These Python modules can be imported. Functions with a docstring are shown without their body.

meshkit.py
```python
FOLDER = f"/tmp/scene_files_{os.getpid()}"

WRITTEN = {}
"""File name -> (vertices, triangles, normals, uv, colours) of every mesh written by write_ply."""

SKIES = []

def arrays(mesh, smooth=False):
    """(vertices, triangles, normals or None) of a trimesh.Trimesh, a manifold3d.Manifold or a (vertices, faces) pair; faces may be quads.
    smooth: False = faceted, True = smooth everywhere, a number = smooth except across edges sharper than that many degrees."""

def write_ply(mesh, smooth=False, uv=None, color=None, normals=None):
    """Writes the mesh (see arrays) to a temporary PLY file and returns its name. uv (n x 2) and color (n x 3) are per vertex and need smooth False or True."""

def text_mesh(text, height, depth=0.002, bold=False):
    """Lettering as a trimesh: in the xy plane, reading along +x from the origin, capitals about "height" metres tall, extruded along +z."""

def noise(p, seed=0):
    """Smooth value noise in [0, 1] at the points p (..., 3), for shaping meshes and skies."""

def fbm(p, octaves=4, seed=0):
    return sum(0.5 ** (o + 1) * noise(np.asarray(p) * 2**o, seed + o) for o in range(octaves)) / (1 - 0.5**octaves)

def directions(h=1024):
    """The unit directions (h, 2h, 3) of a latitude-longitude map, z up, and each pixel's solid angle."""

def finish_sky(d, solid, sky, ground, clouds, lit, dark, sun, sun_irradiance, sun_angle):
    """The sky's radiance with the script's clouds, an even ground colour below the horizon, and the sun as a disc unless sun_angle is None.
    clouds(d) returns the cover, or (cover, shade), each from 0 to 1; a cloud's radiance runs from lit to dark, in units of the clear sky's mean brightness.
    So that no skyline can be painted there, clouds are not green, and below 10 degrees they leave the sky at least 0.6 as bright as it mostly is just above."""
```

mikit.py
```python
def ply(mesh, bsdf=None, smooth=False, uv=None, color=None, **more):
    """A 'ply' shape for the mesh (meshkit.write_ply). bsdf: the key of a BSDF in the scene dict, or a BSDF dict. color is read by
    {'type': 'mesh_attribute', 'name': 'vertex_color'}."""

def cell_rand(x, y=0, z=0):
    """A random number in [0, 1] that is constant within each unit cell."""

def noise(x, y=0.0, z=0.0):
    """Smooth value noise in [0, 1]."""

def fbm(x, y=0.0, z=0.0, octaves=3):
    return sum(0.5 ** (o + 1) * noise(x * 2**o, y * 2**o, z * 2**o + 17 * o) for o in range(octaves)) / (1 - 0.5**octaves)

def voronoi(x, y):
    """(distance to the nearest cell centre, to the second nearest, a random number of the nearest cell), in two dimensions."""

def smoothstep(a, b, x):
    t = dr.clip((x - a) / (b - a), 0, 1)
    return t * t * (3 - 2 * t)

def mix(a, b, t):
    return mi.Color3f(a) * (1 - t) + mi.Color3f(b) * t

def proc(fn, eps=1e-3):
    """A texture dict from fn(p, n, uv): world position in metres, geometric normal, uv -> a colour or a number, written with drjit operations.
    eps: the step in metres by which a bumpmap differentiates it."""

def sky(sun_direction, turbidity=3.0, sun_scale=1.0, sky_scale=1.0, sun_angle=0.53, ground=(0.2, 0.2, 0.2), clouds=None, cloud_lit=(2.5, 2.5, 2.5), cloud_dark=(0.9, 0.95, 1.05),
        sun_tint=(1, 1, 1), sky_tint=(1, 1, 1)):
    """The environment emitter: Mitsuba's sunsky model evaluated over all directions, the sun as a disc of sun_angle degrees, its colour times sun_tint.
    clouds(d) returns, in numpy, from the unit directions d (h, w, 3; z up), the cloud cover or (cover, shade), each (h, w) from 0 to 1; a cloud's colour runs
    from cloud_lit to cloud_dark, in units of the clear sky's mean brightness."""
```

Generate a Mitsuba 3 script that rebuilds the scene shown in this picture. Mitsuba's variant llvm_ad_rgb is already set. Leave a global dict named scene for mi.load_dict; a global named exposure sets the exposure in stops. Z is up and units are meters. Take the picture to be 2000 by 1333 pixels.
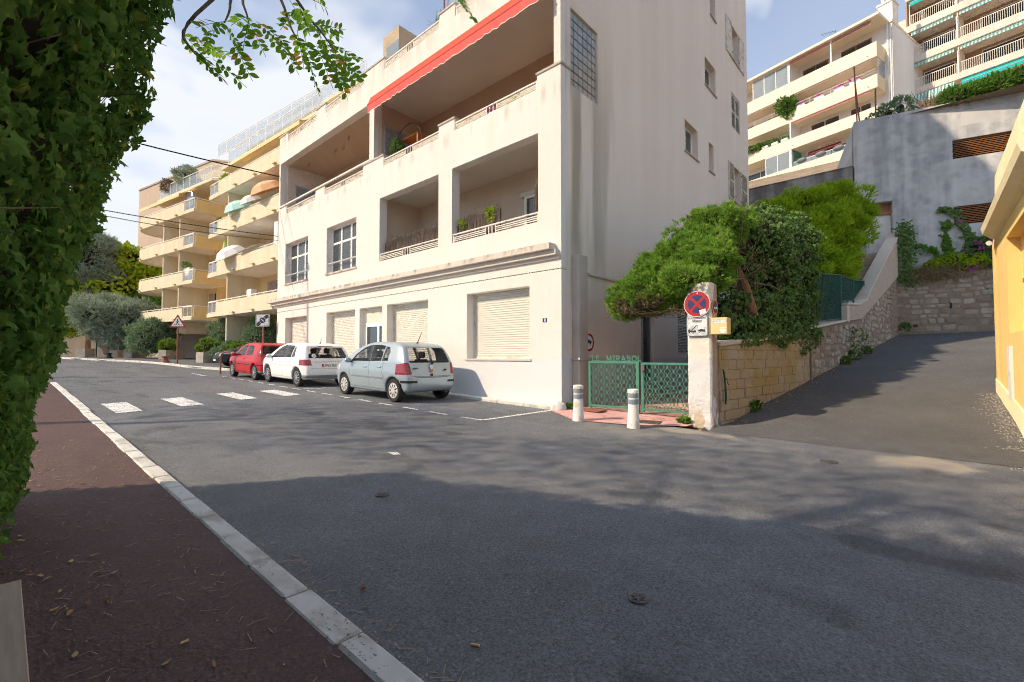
import math, random
import numpy as np, trimesh, drjit as dr, mitsuba as mi, mikit, meshkit
import manifold3d as m3
from mikit import proc, noise, fbm, voronoi, smoothstep, mix, ply
from shapely.geometry import Polygon, Point, LineString
from shapely.ops import unary_union
from shapely import affinity

T = mi.ScalarTransform4f
scene, labels = {}, {}
PI = math.pi

# ------------------------------------------------------------------ camera, sky, exposure
# world: x runs along the street's long facade (to the right), y away from the camera's side of the street, z up; metres
EYE = np.array([0.0, 0.0, 1.25])
FWD = np.array([-0.66857, 0.74291, 0.03278])
scene['camera'] = {'type': 'perspective', 'fov': 96.03, 'fov_axis': 'x', 'near_clip': 0.05, 'far_clip': 900.0,
                   'to_world': T().look_at(origin=EYE.tolist(), target=(EYE + FWD).tolist(), up=[0, 0, 1])}


def clouds(d):
    z = np.maximum(d[..., 2], 0.02)
    p = np.stack([d[..., 0] / (z + 0.25), d[..., 1] / (z + 0.25), 0 * z], -1)
    p = p + (meshkit.fbm(p * 2.0 + [3.0, 1.0, 0.0], 3, 21) - 0.5)[..., None] * 0.35
    a = meshkit.fbm(p * 1.15 + [4.3, 1.7, 0.4], 6, 3)
    b = meshkit.fbm(p * 3.45 + [1.1, 7.9, 2.2], 5, 9)
    c = np.clip((0.74 * a + 0.26 * b - 0.425) / 0.15, 0, 1)
    c = c * c * (3 - 2 * c)
    veil = 0.18 + 0.34 * np.clip(meshkit.fbm(p * 0.6 + [7.0, 2.0, 1.0], 3, 4) * 1.6 - 0.4, 0, 1)
    return np.clip(np.maximum(c, veil), 0, 0.97), np.clip((b - 0.5) * 1.6, 0, 1) * 0.5 * c


scene['sky'] = mikit.sky((-0.55, -1.0, 0.84), turbidity=3.0, sun_scale=0.9, sky_scale=1.3, sun_angle=0.9, ground=(0.22, 0.2, 0.18), clouds=clouds,
                         cloud_lit=(2.2, 2.28, 2.42), cloud_dark=(1.6, 1.72, 1.9), sun_tint=(1.0, 0.99, 0.985), sky_tint=(0.88, 1.0, 1.14))
exposure = 1.9


# ------------------------------------------------------------------ naming and mesh helpers
def uniq(key):
    if key not in scene and key not in labels and key not in USED:
        USED.add(key)
        return key
    base, n = key, COUNT.get(key, 1)
    while f'{base}_{n:03d}' in USED or f'{base}_{n:03d}' in scene:
        n += 1
    COUNT[base] = n + 1
    k = f'{base}_{n:03d}'
    USED.add(k)
    return k


USED, COUNT = set(), {}


def thing(name, label=None, cat=None, group=None, kind=None):
    k = uniq(name)
    e = {}
    if label: e['label'] = label
    if cat: e['category'] = cat
    if group: e['group'] = group
    if kind: e['kind'] = kind
    if e: labels[k] = e
    return k


def put(name, mesh, bsdf, parent=None, smooth=False, label=None, cat=None, group=None, kind=None, color=None, uv=None, flip=False):
    k = uniq(f'{parent}__{name}' if parent else name)
    scene[k] = ply(mesh, bsdf, smooth=smooth, color=color, uv=uv)
    e = {}
    if label: e['label'] = label
    if cat: e['category'] = cat
    if group: e['group'] = group
    if kind: e['kind'] = kind
    if e: labels[k] = e
    return k


def put_ref(name, shape, parent, to_world):
    k = uniq(f'{parent}__{name}' if parent else name)
    scene[k] = {**shape, 'to_world': to_world}
    return k


def mesh(v, f):
    v, f = np.asarray(v, float), np.asarray(f, int)
    if f.shape[1] == 4:
        f = np.vstack([f[:, [0, 1, 2]], f[:, [0, 2, 3]]])
    return v, f


def cat(*ms):
    vs, fs, n = [], [], 0
    for m in ms:
        if hasattr(m, 'vertices'): m = (np.asarray(m.vertices), np.asarray(m.faces))
        vs.append(m[0]); fs.append(m[1] + n); n += len(m[0])
    return np.vstack(vs), np.vstack(fs)


BV = np.array([[x, y, z] for x in (0, 1) for y in (0, 1) for z in (0, 1)], float)
BF = np.array([[0, 1, 3], [0, 3, 2], [4, 6, 7], [4, 7, 5], [0, 4, 5], [0, 5, 1], [2, 3, 7], [2, 7, 6], [0, 2, 6], [0, 6, 4], [1, 5, 7], [1, 7, 3]])


def bx(x0, x1, y0, y1, z0, z1):
    a, b = np.array([x0, y0, z0], float), np.array([x1, y1, z1], float)
    return a + BV * (b - a), BF


def cbx(x0, x1, y0, y1, z0, z1, c=0.01):
    """A box with chamfered edges."""
    lo, hi = np.array([x0, y0, z0], float), np.array([x1, y1, z1], float)
    pts = []
    for i in range(3):
        for s in np.ndindex(2, 2, 2):
            q = np.where(s, hi - c, lo + c)
            q[i] = (hi if s[i] else lo)[i]
            pts.append(q)
    h = m3.Manifold.hull_points(np.array(pts)).to_mesh()
    return np.array(h.vert_properties[:, :3], float), np.array(h.tri_verts)


class Fr:
    """A local frame: a along the face (unit e), b inward (unit n), z up."""

    def __init__(s, o, e):
        s.o = np.array(list(o) + [0.0] * (3 - len(o)), float)
        e = np.array([e[0], e[1], 0.0]); e /= np.linalg.norm(e)
        n = np.array([-e[1], e[0], 0.0])
        if n[1] < 0: n = -n
        s.e, s.n = e, n
        s.flip = np.cross(e, n)[2] < 0

    def __call__(s, m):
        v, f = m
        w = s.o + v[:, :1] * s.e + v[:, 1:2] * s.n + v[:, 2:] * np.array([0, 0, 1.0])
        return w, (f[:, ::-1] if s.flip else f)

    def p(s, a, b, z):
        return s.o + a * s.e + b * s.n + np.array([0, 0, z])


def shift(m, d):
    return m[0] + np.asarray(d, float), m[1]


def rotz(m, deg, o=(0, 0, 0)):
    c, s = math.cos(math.radians(deg)), math.sin(math.radians(deg))
    R = np.array([[c, -s, 0], [s, c, 0], [0, 0, 1.0]])
    return (m[0] - np.asarray(o)) @ R.T + np.asarray(o), m[1]


def extr(poly, t0, t1, plane='xz'):
    """Extrudes a shapely polygon drawn in (a, z) from depth t0 to t1 (plane xz), or in (x, y) from height t0 to t1 (plane xy)."""
    polys = [g for g in getattr(poly, 'geoms', [poly]) if g.area > 1e-8]
    out = []
    for g in polys:
        tm = trimesh.creation.extrude_polygon(g, abs(t1 - t0), engine='earcut')
        v, f = np.array(tm.vertices), np.array(tm.faces)
        if plane == 'xz':
            v = np.stack([v[:, 0], min(t0, t1) + v[:, 2], v[:, 1]], -1)
            f = f[:, ::-1]
        else:
            v = v + [0, 0, min(t0, t1)]
        out.append((v, f))
    return cat(*out)


def rect(a0, a1, z0, z1):
    return Polygon([(a0, z0), (a1, z0), (a1, z1), (a0, z1)])


def tube(pts, r, n=8, cap=True):
    p = np.asarray(pts, float)
    r = np.broadcast_to(r, (len(p),))
    t = np.gradient(p, axis=0)
    t /= np.linalg.norm(t, axis=1, keepdims=True) + 1e-12
    a = np.cross(t, np.where(np.abs(t[:, 2:]) < 0.9, [0, 0, 1.0], [1.0, 0, 0]))
    a /= np.linalg.norm(a, axis=1, keepdims=True) + 1e-12
    b, g = np.cross(t, a), np.arange(n) * 2 * PI / n
    v = (p[:, None] + r[:, None, None] * (np.cos(g)[None, :, None] * a[:, None] + np.sin(g)[None, :, None] * b[:, None])).reshape(-1, 3)
    i, j = np.meshgrid(np.arange(len(p) - 1), np.arange(n), indexing='ij')
    f = np.stack([i * n + j, i * n + (j + 1) % n, (i + 1) * n + (j + 1) % n, (i + 1) * n + j], -1).reshape(-1, 4)
    f = np.vstack([f[:, [0, 1, 2]], f[:, [0, 2, 3]]])
    if cap:
        k = np.arange(1, n - 1)
        f = np.vstack([f, np.stack([k * 0, k + 1, k], -1), np.stack([k * 0, k, k + 1], -1) + (len(p) - 1) * n])
    return v, f


def lathe(prof, n=24, o=(0, 0, 0)):
    """prof: (r, z) rows from bottom to top."""
    pr = np.asarray(prof, float)
    g = np.arange(n) * 2 * PI / n
    v = np.stack([pr[:, None, 0] * np.cos(g), pr[:, None, 0] * np.sin(g), np.repeat(pr[:, 1:], n, 1)], -1).reshape(-1, 3) + np.asarray(o)
    i, j = np.meshgrid(np.arange(len(pr) - 1), np.arange(n), indexing='ij')
    f = np.stack([i * n + j, i * n + (j + 1) % n, (i + 1) * n + (j + 1) % n, (i + 1) * n + j], -1).reshape(-1, 4)
    return mesh(v, f)


def disc(c, nrm, r, n=32, t=0.004):
    c, nrm = np.asarray(c, float), np.asarray(nrm, float) / np.linalg.norm(nrm)
    return tube([c - nrm * t / 2, c + nrm * t / 2], r, n)


def flat(poly, place):
    """A shapely polygon as one thin sheet; place maps (n, 2) to (n, 3)."""
    out = []
    for g in getattr(poly, 'geoms', [poly]):
        v, f = trimesh.creation.triangulate_polygon(g, engine='earcut')
        out.append((np.asarray(v), np.asarray(f)))
    v, f = cat(*out)
    return place(v), f


def chaikin(p, k=2, closed=True):
    p = np.asarray(p, float)
    for _ in range(k):
        q = np.roll(p, -1, 0) if closed else p[1:]
        b = p if closed else p[:-1]
        n = np.empty((2 * len(b), p.shape[1]))
        n[0::2], n[1::2] = 0.75 * b + 0.25 * q, 0.25 * b + 0.75 * q
        p = n if closed else np.vstack([p[:1], n, p[-1:]])
    return p


def street(x):
    x = np.asarray(x, float)
    return np.where(x > -45, -0.026 * (x + 6.4), 1.0036 + 0.004 * (-45 - x))


def ramp_z(y):
    y = np.asarray(y, float)
    return np.where(y < 9.2, -0.11, -0.11 + 0.122 * (y - 9.2))


# ------------------------------------------------------------------ materials
def mat(name, col, rough=0.85, spec=0.3, bump=None, scale=1.0, metallic=0.0, eps=2e-3, **more):
    base = proc(col) if callable(col) else {'type': 'rgb', 'value': list(col)}
    b = {'type': 'principled', 'base_color': base, 'roughness': rough, 'specular': spec, **({'metallic': metallic} if metallic else {}), **more}
    if bump: b = {'type': 'bumpmap', 'tex': proc(bump, eps), 'scale': scale, 'bsdf': b}
    scene[name] = {'type': 'twosided', 'bsdf': b}
    return name


def f1(x): return mi.Float(x)


def sharp(v, a, b): return smoothstep(a, b, v)


def asphalt(dark, lite, tint, worn=False):
    def fn(p, n, uv):
        g = noise(p.x * 95, p.y * 95, 0)
        g2 = noise(p.x * 210, p.y * 210, 3)
        big = fbm(p.x * 0.5, p.y * 0.7, 1.3, 4)
        mid = fbm(p.x * 4.3, p.y * 4.3, 7.1, 3)
        c = mix(dark, lite, 0.55 * g + 0.45 * g2)
        c = c * (0.62 + 0.5 * big + 0.3 * mid)
        peb = smoothstep(0.82, 0.94, noise(p.x * 75, p.y * 75, 9))
        c = mix(c, tint, 0.30 * peb)
        if worn:
            lane = fbm(p.x * 0.22, p.y * 1.9, 3.7, 4)
            c = c * (0.80 + 0.40 * lane)
            oil = smoothstep(0.64, 0.78, fbm(p.x * 1.3, p.y * 1.6, 12.0, 4))
            c = c * (1 - 0.35 * oil)
            dust = smoothstep(0.48, 0.70, fbm(p.x * 1.1, p.y * 1.1, 6.0, 4)) * smoothstep(6.3, 8.6, p.y) * smoothstep(-8, -3, p.x)
            c = mix(c, (.44, .38, .30), 0.55 * dust)
        return c
    return fn


def asphalt_bump(p, n, uv):
    return noise(p.x * 90, p.y * 90, 0) * 0.6 + noise(p.x * 190, p.y * 190, 5) * 0.4


mat('m_road', asphalt((.058, .061, .068), (.205, .215, .232), (.34, .345, .35), True), 0.72, 0.35, asphalt_bump, 0.006, eps=3e-3)
mat('m_ramp', asphalt((.046, .046, .049), (.140, .143, .150), (.28, .27, .26)), 0.75, 0.3, asphalt_bump, 0.005, eps=3e-3)
mat('m_walk', asphalt((.050, .027, .025), (.145, .090, .085), (.27, .21, .19)), 0.72, 0.35, asphalt_bump, 0.006, eps=3e-3)


def pave_c(p, n, uv):
    a = fbm(p.x * 2.2, p.y * 2.2, 2.0, 4)
    crack = smoothstep(0.02, 0.0, dr.abs(fbm(p.x * 1.7, p.y * 1.7, 5.5, 4) - 0.5))
    return mix(mix((.46, .24, .22), (.62, .38, .35), a), (.2, .12, .11), 0.7 * crack)


mat('m_pink', pave_c, 0.85)
mat('m_soil', lambda p, n, uv: mix((.14, .11, .08), (.26, .21, .16), fbm(p.x * 1.3, p.y * 1.3, p.z, 4)), 0.95)


def concrete(a, b, streak=0.35, fz=0.25, fr=3.0):
    def fn(p, n, uv):
        s = fbm((p.x + 0.7 * p.y) * fr, p.z * fz, 1.7, 4)
        m = fbm(p.x * 1.1, p.y * 1.1, p.z * 1.1, 4)
        g = noise(p.x * 60, p.y * 60, p.z * 60)
        return mix(a, b, dr.clip(streak * (s * 2 - 1) + m + 0.12 * (g - 0.5), 0, 1))
    return fn


def kerb_c(p, n, uv):
    a = fbm(p.x * 9, p.y * 9, p.z * 9, 4)
    pit = smoothstep(0.64, 0.74, fbm(p.x * 60, p.y * 85, p.z * 40, 3)) * smoothstep(.42, .6, fbm(p.x * 5, p.y * 9, 1.0, 3))
    dirt = smoothstep(0.50, 0.72, fbm(p.x * 3.1, p.y * 7, 3.3, 4))
    return mix(mix(mix((.50, .49, .45), (.72, .71, .67), a), (.30, .26, .21), 0.55 * dirt), (.10, .085, .07), 0.8 * pit)


mat('m_kerb', kerb_c, 0.8, 0.3, lambda p, n, uv: fbm(p.x * 22, p.y * 30, p.z * 22, 3), 0.008)


def paint_c(p, n, uv):
    w = smoothstep(0.50, 0.66, fbm(p.x * 11, p.y * 11, 3.0, 4) * 0.6 + 0.4 * noise(p.x * 60, p.y * 60, 1))
    return mix((.66, .66, .65), (.20, .20, .21), 0.85 * w)


mat('m_roadpaint', paint_c, 0.7)


def stucco(a, b, plinth=None, stain=False, fr=2.4):
    def fn(p, n, uv):
        u = p.x + p.y * 1.03
        s = fbm(u * fr, p.z * 0.10, 4.0, 4)
        s2 = noise(u * 13, p.z * 0.28, 2.0)
        m = fbm(p.x * 0.8, p.y * 0.8, p.z * 0.8, 3)
        g = noise(p.x * 75, p.y * 75, p.z * 75)
        t = dr.clip(0.95 * s + 0.22 * (s2 - 0.5) + 0.35 * (m - 0.5) + 0.10 * (g - 0.5), 0, 1)
        c = mix(a, b, t)
        if stain:
            front_ = smoothstep(8.95, 8.87, p.y)
            side = smoothstep(8.95, 9.1, p.y) * smoothstep(12.6, 9.4, p.y) * smoothstep(11.2, 7.0, p.z) * smoothstep(2.2, 4.4, p.z)
            st = side * smoothstep(0.34, 0.66, fbm(p.y * 2.4, p.z * 0.22, 8.0, 4))
            c = mix(c, (.30, .26, .19), 0.75 * st)
            und = smoothstep(8.85, 8.95, p.y) * 0 + smoothstep(0.5, 0.75, fbm(u * 5, p.z * 0.35, 6, 3)) * smoothstep(0.35, 0.0, dr.abs(p.z - 7.75))
            c = mix(c, (.44, .38, .32), 0.5 * und * front_)
            par = smoothstep(10.6, 11.9, p.z) * smoothstep(0.42, 0.7, fbm(u * 4.1, p.z * 0.25, 3.0, 4)) * smoothstep(12.6, 12.1, p.z)
            c = mix(c, (.42, .36, .30), 0.55 * par * front_)
        if plinth is not None:
            c = mix(plinth, c, smoothstep(1.185, 1.195, p.z + 0.004 * (g - 0.5)))
        return c
    return fn


def stucco_bump(p, n, uv):
    return fbm(p.x * 42, p.y * 42, p.z * 42, 2)


mat('m_facade', stucco((.76, .725, .69), (.68, .635, .59), (.68, .695, .72), True), 0.9, 0.2, stucco_bump, 0.004)
mat('m_side', stucco((.82, .72, .625), (.74, .635, .54), (.62, .60, .58), True, fr=1.5), 0.9, 0.2, stucco_bump, 0.004)  # same stucco as the front; warm tone of the shaded side put into its colour
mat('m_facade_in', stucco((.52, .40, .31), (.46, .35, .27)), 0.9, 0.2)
mat('m_cornice', lambda p, n, uv: mix((.62, .56, .50), (.30, .26, .22), smoothstep(0.45, 0.72, fbm(p.x * 6, p.y * 6, p.z * 2.0, 4)) * smoothstep(3.74, 3.95, p.z)), 0.9)
mat('m_cap', concrete((.58, .52, .46), (.36, .31, .27)), 0.9)
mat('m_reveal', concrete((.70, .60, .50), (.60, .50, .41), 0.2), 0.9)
mat('m_yellow', stucco((.80, .66, .40), (.70, .55, .31), fr=1.6), 0.85, 0.25)
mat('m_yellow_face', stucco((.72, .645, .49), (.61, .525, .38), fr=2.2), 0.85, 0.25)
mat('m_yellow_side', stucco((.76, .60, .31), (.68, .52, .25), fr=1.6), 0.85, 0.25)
mat('m_soffit', concrete((.70, .66, .60), (.60, .56, .51), 0.1), 0.9)
mat('m_cream', stucco((.84, .77, .64), (.77, .69, .56), fr=1.2), 0.85, 0.2)
mat('m_cream_side', stucco((.82, .70, .48), (.76, .63, .42), fr=1.2), 0.85, 0.2)
mat('m_whitewall', stucco((.82, .80, .77), (.74, .71, .68), fr=1.2), 0.85, 0.2)
mat('m_slab', stucco((.78, .72, .65), (.62, .55, .48), fr=2.4), 0.85, 0.2)
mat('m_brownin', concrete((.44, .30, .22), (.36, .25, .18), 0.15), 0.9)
mat('m_ochre', stucco((.85, .62, .27), (.74, .50, .19), fr=1.8), 0.85, 0.2, stucco_bump, 0.004)
mat('m_ochre_pale', stucco((.88, .78, .54), (.80, .67, .42), fr=1.8), 0.85, 0.2, stucco_bump, 0.004)
mat('m_farwall', stucco((.62, .50, .40), (.54, .43, .34), fr=0.8), 0.9, 0.2)


def grey_c(p, n, uv):
    u = p.x + 0.23 * p.y
    s = fbm(u * 3.4, p.z * 0.34, 4.0, 5)
    m = fbm(u * 0.8, p.z * 0.8, 1.0, 5)
    k = fbm(u * 3.0, p.z * 3.6, 9.0, 5)
    c = mix((.36, .37, .385), (.64, .64, .64), smoothstep(0.18, 0.82, 0.62 * s + 0.38 * m + 0.45 * (k - 0.5)))
    pale = smoothstep(0.55, 0.68, fbm(u * 1.2, p.z * 1.7, 12.0, 5))
    return mix(c, (.68, .68, .67), 0.35 * pale)


mat('m_greywall', grey_c, 0.9, 0.25, lambda p, n, uv: fbm(p.x * 9, p.y * 9, p.z * 9, 4), 0.012)
mat('m_greypatch', lambda p, n, uv: mix((.50, .50, .50), (.62, .62, .61), fbm((p.x + p.y) * 2.0, p.z * 1.2, 3.0, 4)), 0.9)
mat('m_darkwall', lambda p, n, uv: mix((.17, .16, .15), (.38, .36, .34), smoothstep(0.3, 0.7, fbm((p.x + p.y) * 2.6, p.z * 0.16, 2.0, 5) * 0.75 + 0.25 * fbm(p.x * 3, p.y * 3, p.z * 3, 3))), 0.92)


def block_c(p, n, uv):
    a = fbm(p.x * 3 + 2, p.y * 3, p.z * 3, 4)
    g = fbm(p.x * 30, p.y * 30, p.z * 30, 3)
    moss = smoothstep(0.42, 0.68, fbm(p.x * 1.4, p.y * 1.7, p.z * 1.5 + 3.1, 4))
    c = mix((.30, .235, .16), (.55, .45, .33), a * 0.6 + g * 0.4)
    return mix(c, (.36, .27, .085), 0.7 * moss * smoothstep(0.1, 0.8, p.z))


mat('m_block', block_c, 0.92, 0.2, lambda p, n, uv: fbm(p.x * 34, p.y * 34, p.z * 34, 3), 0.012)


def stone_fn(a, b, c3, seed):
    def fn(p, n, uv):
        g = fbm(p.x * 7 + seed, p.y * 7, p.z * 7, 4)
        h = fbm(p.x * 38, p.y * 38, p.z * 38 + seed, 3)
        l = smoothstep(0.5, 0.7, fbm(p.x * 2.1, p.y * 2.1, p.z * 2.1 + seed, 4))
        return mix(mix(a, b, 0.55 * g + 0.45 * h), c3, 0.6 * l)
    return fn


def rough_bump(p, n, uv): return fbm(p.x * 26, p.y * 26, p.z * 26, 3)


for i, (a, b, c) in enumerate([((.24, .18, .13), (.50, .41, .31), (.60, .55, .47)), ((.19, .145, .105), (.42, .33, .25), (.36, .27, .19)), ((.30, .25, .20), (.56, .48, .39), (.42, .30, .19))]):
    mat(f'm_stone{i}', stone_fn(a, b, c, 3.0 * i), 0.93, 0.2, rough_bump, 0.025)
mat('m_mortar', stone_fn((.20, .16, .12), (.40, .33, .26), (.30, .24, .18), 11), 0.95, 0.2, rough_bump, 0.03)
mat('m_render', stone_fn((.34, .27, .21), (.56, .47, .39), (.44, .36, .29), 21), 0.93, 0.2, rough_bump, 0.012)
mat('m_coping', stone_fn((.50, .43, .36), (.68, .61, .53), (.58, .50, .42), 5), 0.92, 0.2, rough_bump, 0.008)


def pillar_c(p, n, uv):
    g = fbm(p.x * 5, p.y * 5, p.z * 5, 4)
    c = mix((.80, .76, .70), (.70, .64, .57), g)
    c = mix(mix((.70, .71, .73), (.64, .64, .64), g), c, smoothstep(1.185, 1.195, p.z))
    edge = smoothstep(0.55, 0.60, fbm(p.x * 3 + p.y * 3, p.z * 2.6, 6.0, 5)) * smoothstep(0.35, 0.05, p.z)
    c = mix(c, (.55, .46, .36), edge)
    peel = smoothstep(9.02, 9.07, p.y) * smoothstep(0.50, 0.56, fbm(p.y * 4.1, p.z * 2.4, 2.2, 4) + 0.25 * smoothstep(1.0, 0.0, dr.abs(p.z - 1.0)))
    return mix(c, (.42, .28, .20), 0.85 * peel)


mat('m_pillar', pillar_c, 0.9, 0.2, lambda p, n, uv: fbm(p.x * 24, p.y * 24, p.z * 24, 4), 0.018)
mat('m_raw', concrete((.52, .43, .32), (.36, .29, .22), 0.2), 0.95)

# metals, paints, glass
mat('m_white', (.80, .80, .78), 0.45, 0.5)
mat('m_rail', lambda p, n, uv: mix((.74, .71, .65), (.45, .30, .18), smoothstep(0.62, 0.78, fbm(p.x * 9, p.y * 9, p.z * 22, 3))), 0.5, 0.4)
mat('m_alu', (.62, .64, .66), 0.35, 0.5, metallic=0.5)
mat('m_shutter', lambda p, n, uv: mix((.66, .64, .58), (.56, .50, .42), 0.7 * smoothstep(0.45, 0.75, fbm(p.x * 2.4, p.y, p.z * 1.2, 4)) * smoothstep(1.6, 0.9, p.z) + 0.12 * noise(p.x * 7, 0, p.z * 30)), 0.5, 0.4)
mat('m_louvre', lambda p, n, uv: mix((.66, .62, .54), (.50, .42, .32), smoothstep(0.5, 0.75, fbm(p.x * 6, p.y * 6, p.z * 6, 4))), 0.7)
mat('m_bshutter', (.42, .36, .31), 0.6, 0.3)
mat('m_dark', (.025, .025, .028), 0.6, 0.4)
mat('m_black', (.012, .012, .013), 0.45, 0.5)
mat('m_room', (.10, .095, .085), 0.9)
mat('m_curtain', (.70, .70, .68), 0.9)
mat('m_woodbrown', lambda p, n, uv: mix((.30, .14, .06), (.46, .24, .11), fbm(p.x * 2, p.y * 2, p.z * 40, 3)), 0.6)
mat('m_slatwood', lambda p, n, uv: mix((.33, .13, .05), (.52, .24, .09), fbm(p.x * 2.4, p.y * 2.4, p.z * 30, 3)), 0.6)
mat('m_rust', lambda p, n, uv: mix((.22, .085, .055), (.30, .13, .09), fbm(p.x * 14, p.y * 14, p.z * 14, 3)), 0.6)
mat('m_greenmetal', (.012, .085, .070), 0.4, 0.5)
mat('m_gate', lambda p, n, uv: mix((.030, .17, .115), (.09, .27, .19), fbm(p.x * 12, p.y * 12, p.z * 12, 3)), 0.5, 0.5)
mat('m_red', (.40, .010, .014), 0.35, 0.5)
mat('m_blue', (.018, .030, .12), 0.35, 0.5)
mat('m_navy', (.022, .028, .060), 0.5, 0.4)
mat('m_plate', lambda p, n, uv: mix((.66, .68, .69), (.40, .45, .48), 0.8 * smoothstep(0.52, 0.66, fbm(p.x * 9, p.y, p.z * 9, 4))), 0.4, 0.5)
mat('m_ink', (.03, .035, .04), 0.6)
mat('m_mailbox', (.80, .60, .28), 0.45, 0.45)
mat('m_awnred', (.62, .085, .050), 0.8, 0.2)
mat('m_awnpink', (.70, .12, .105), 0.8, 0.2)
mat('m_awnbeige', (.76, .62, .36), 0.85, 0.2)
mat('m_teal', (.02, .42, .42), 0.8, 0.2)


def stripe(p, n, uv):
    q = (p.x * 0.974 - p.y * 0.225) * 4.5
    k = dr.abs(q - dr.floor(q) - 0.5)
    return mix((.62, .74, .70), (.08, .40, .38), smoothstep(0.22, 0.28, k))


mat('m_stripe', stripe, 0.85, 0.2)
mat('m_fab_mint', (.50, .78, .72), 0.85, 0.2)
mat('m_fab_white', (.80, .80, .80), 0.85, 0.2)
mat('m_fab_orange', (.78, .46, .26), 0.85, 0.2)
mat('m_fab_lime', (.46, .62, .18), 0.85, 0.2)
mat('m_orange', (.75, .20, .03), 0.6)
mat('m_terra', (.52, .24, .14), 0.8)
mat('m_greybox', (.20, .22, .25), 0.6)
mat('m_pot', (.70, .68, .64), 0.7)
mat('m_heather', lambda p, n, uv: mix((.05, .04, .038), (.25, .20, .18), noise(p.x * 90, p.y * 90, p.z * 3)), 0.95)
mat('m_straw', lambda p, n, uv: mix((.30, .22, .13), (.48, .38, .24), noise(p.x * 30, p.y * 30, p.z * 30)), 0.95)
mat('m_planter', lambda p, n, uv: mix((.62, .58, .51), (.36, .31, .26), fbm(p.x * 4, p.y * 4, p.z * 5, 4)), 0.92)
mat('m_refl', (.24, .28, .33), 0.35, 0.6)
mat('m_bollard', lambda p, n, uv: mix((.80, .79, .75), (.52, .46, .40), 0.7 * smoothstep(0.52, 0.72, fbm(p.x * 11, p.y * 11, p.z * 7, 4))), 0.6, 0.4)
mat('m_rubber', (.028, .028, .030), 0.8, 0.3)
mat('m_gardenwall', concrete((.34, .28, .23), (.22, .18, .15), .3), 0.92)
mat('m_blockjoint', block_c, 0.95, 0.2, lambda p, n, uv: fbm(p.x * 30, p.y * 30, p.z * 30, 3), 0.02)
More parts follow.
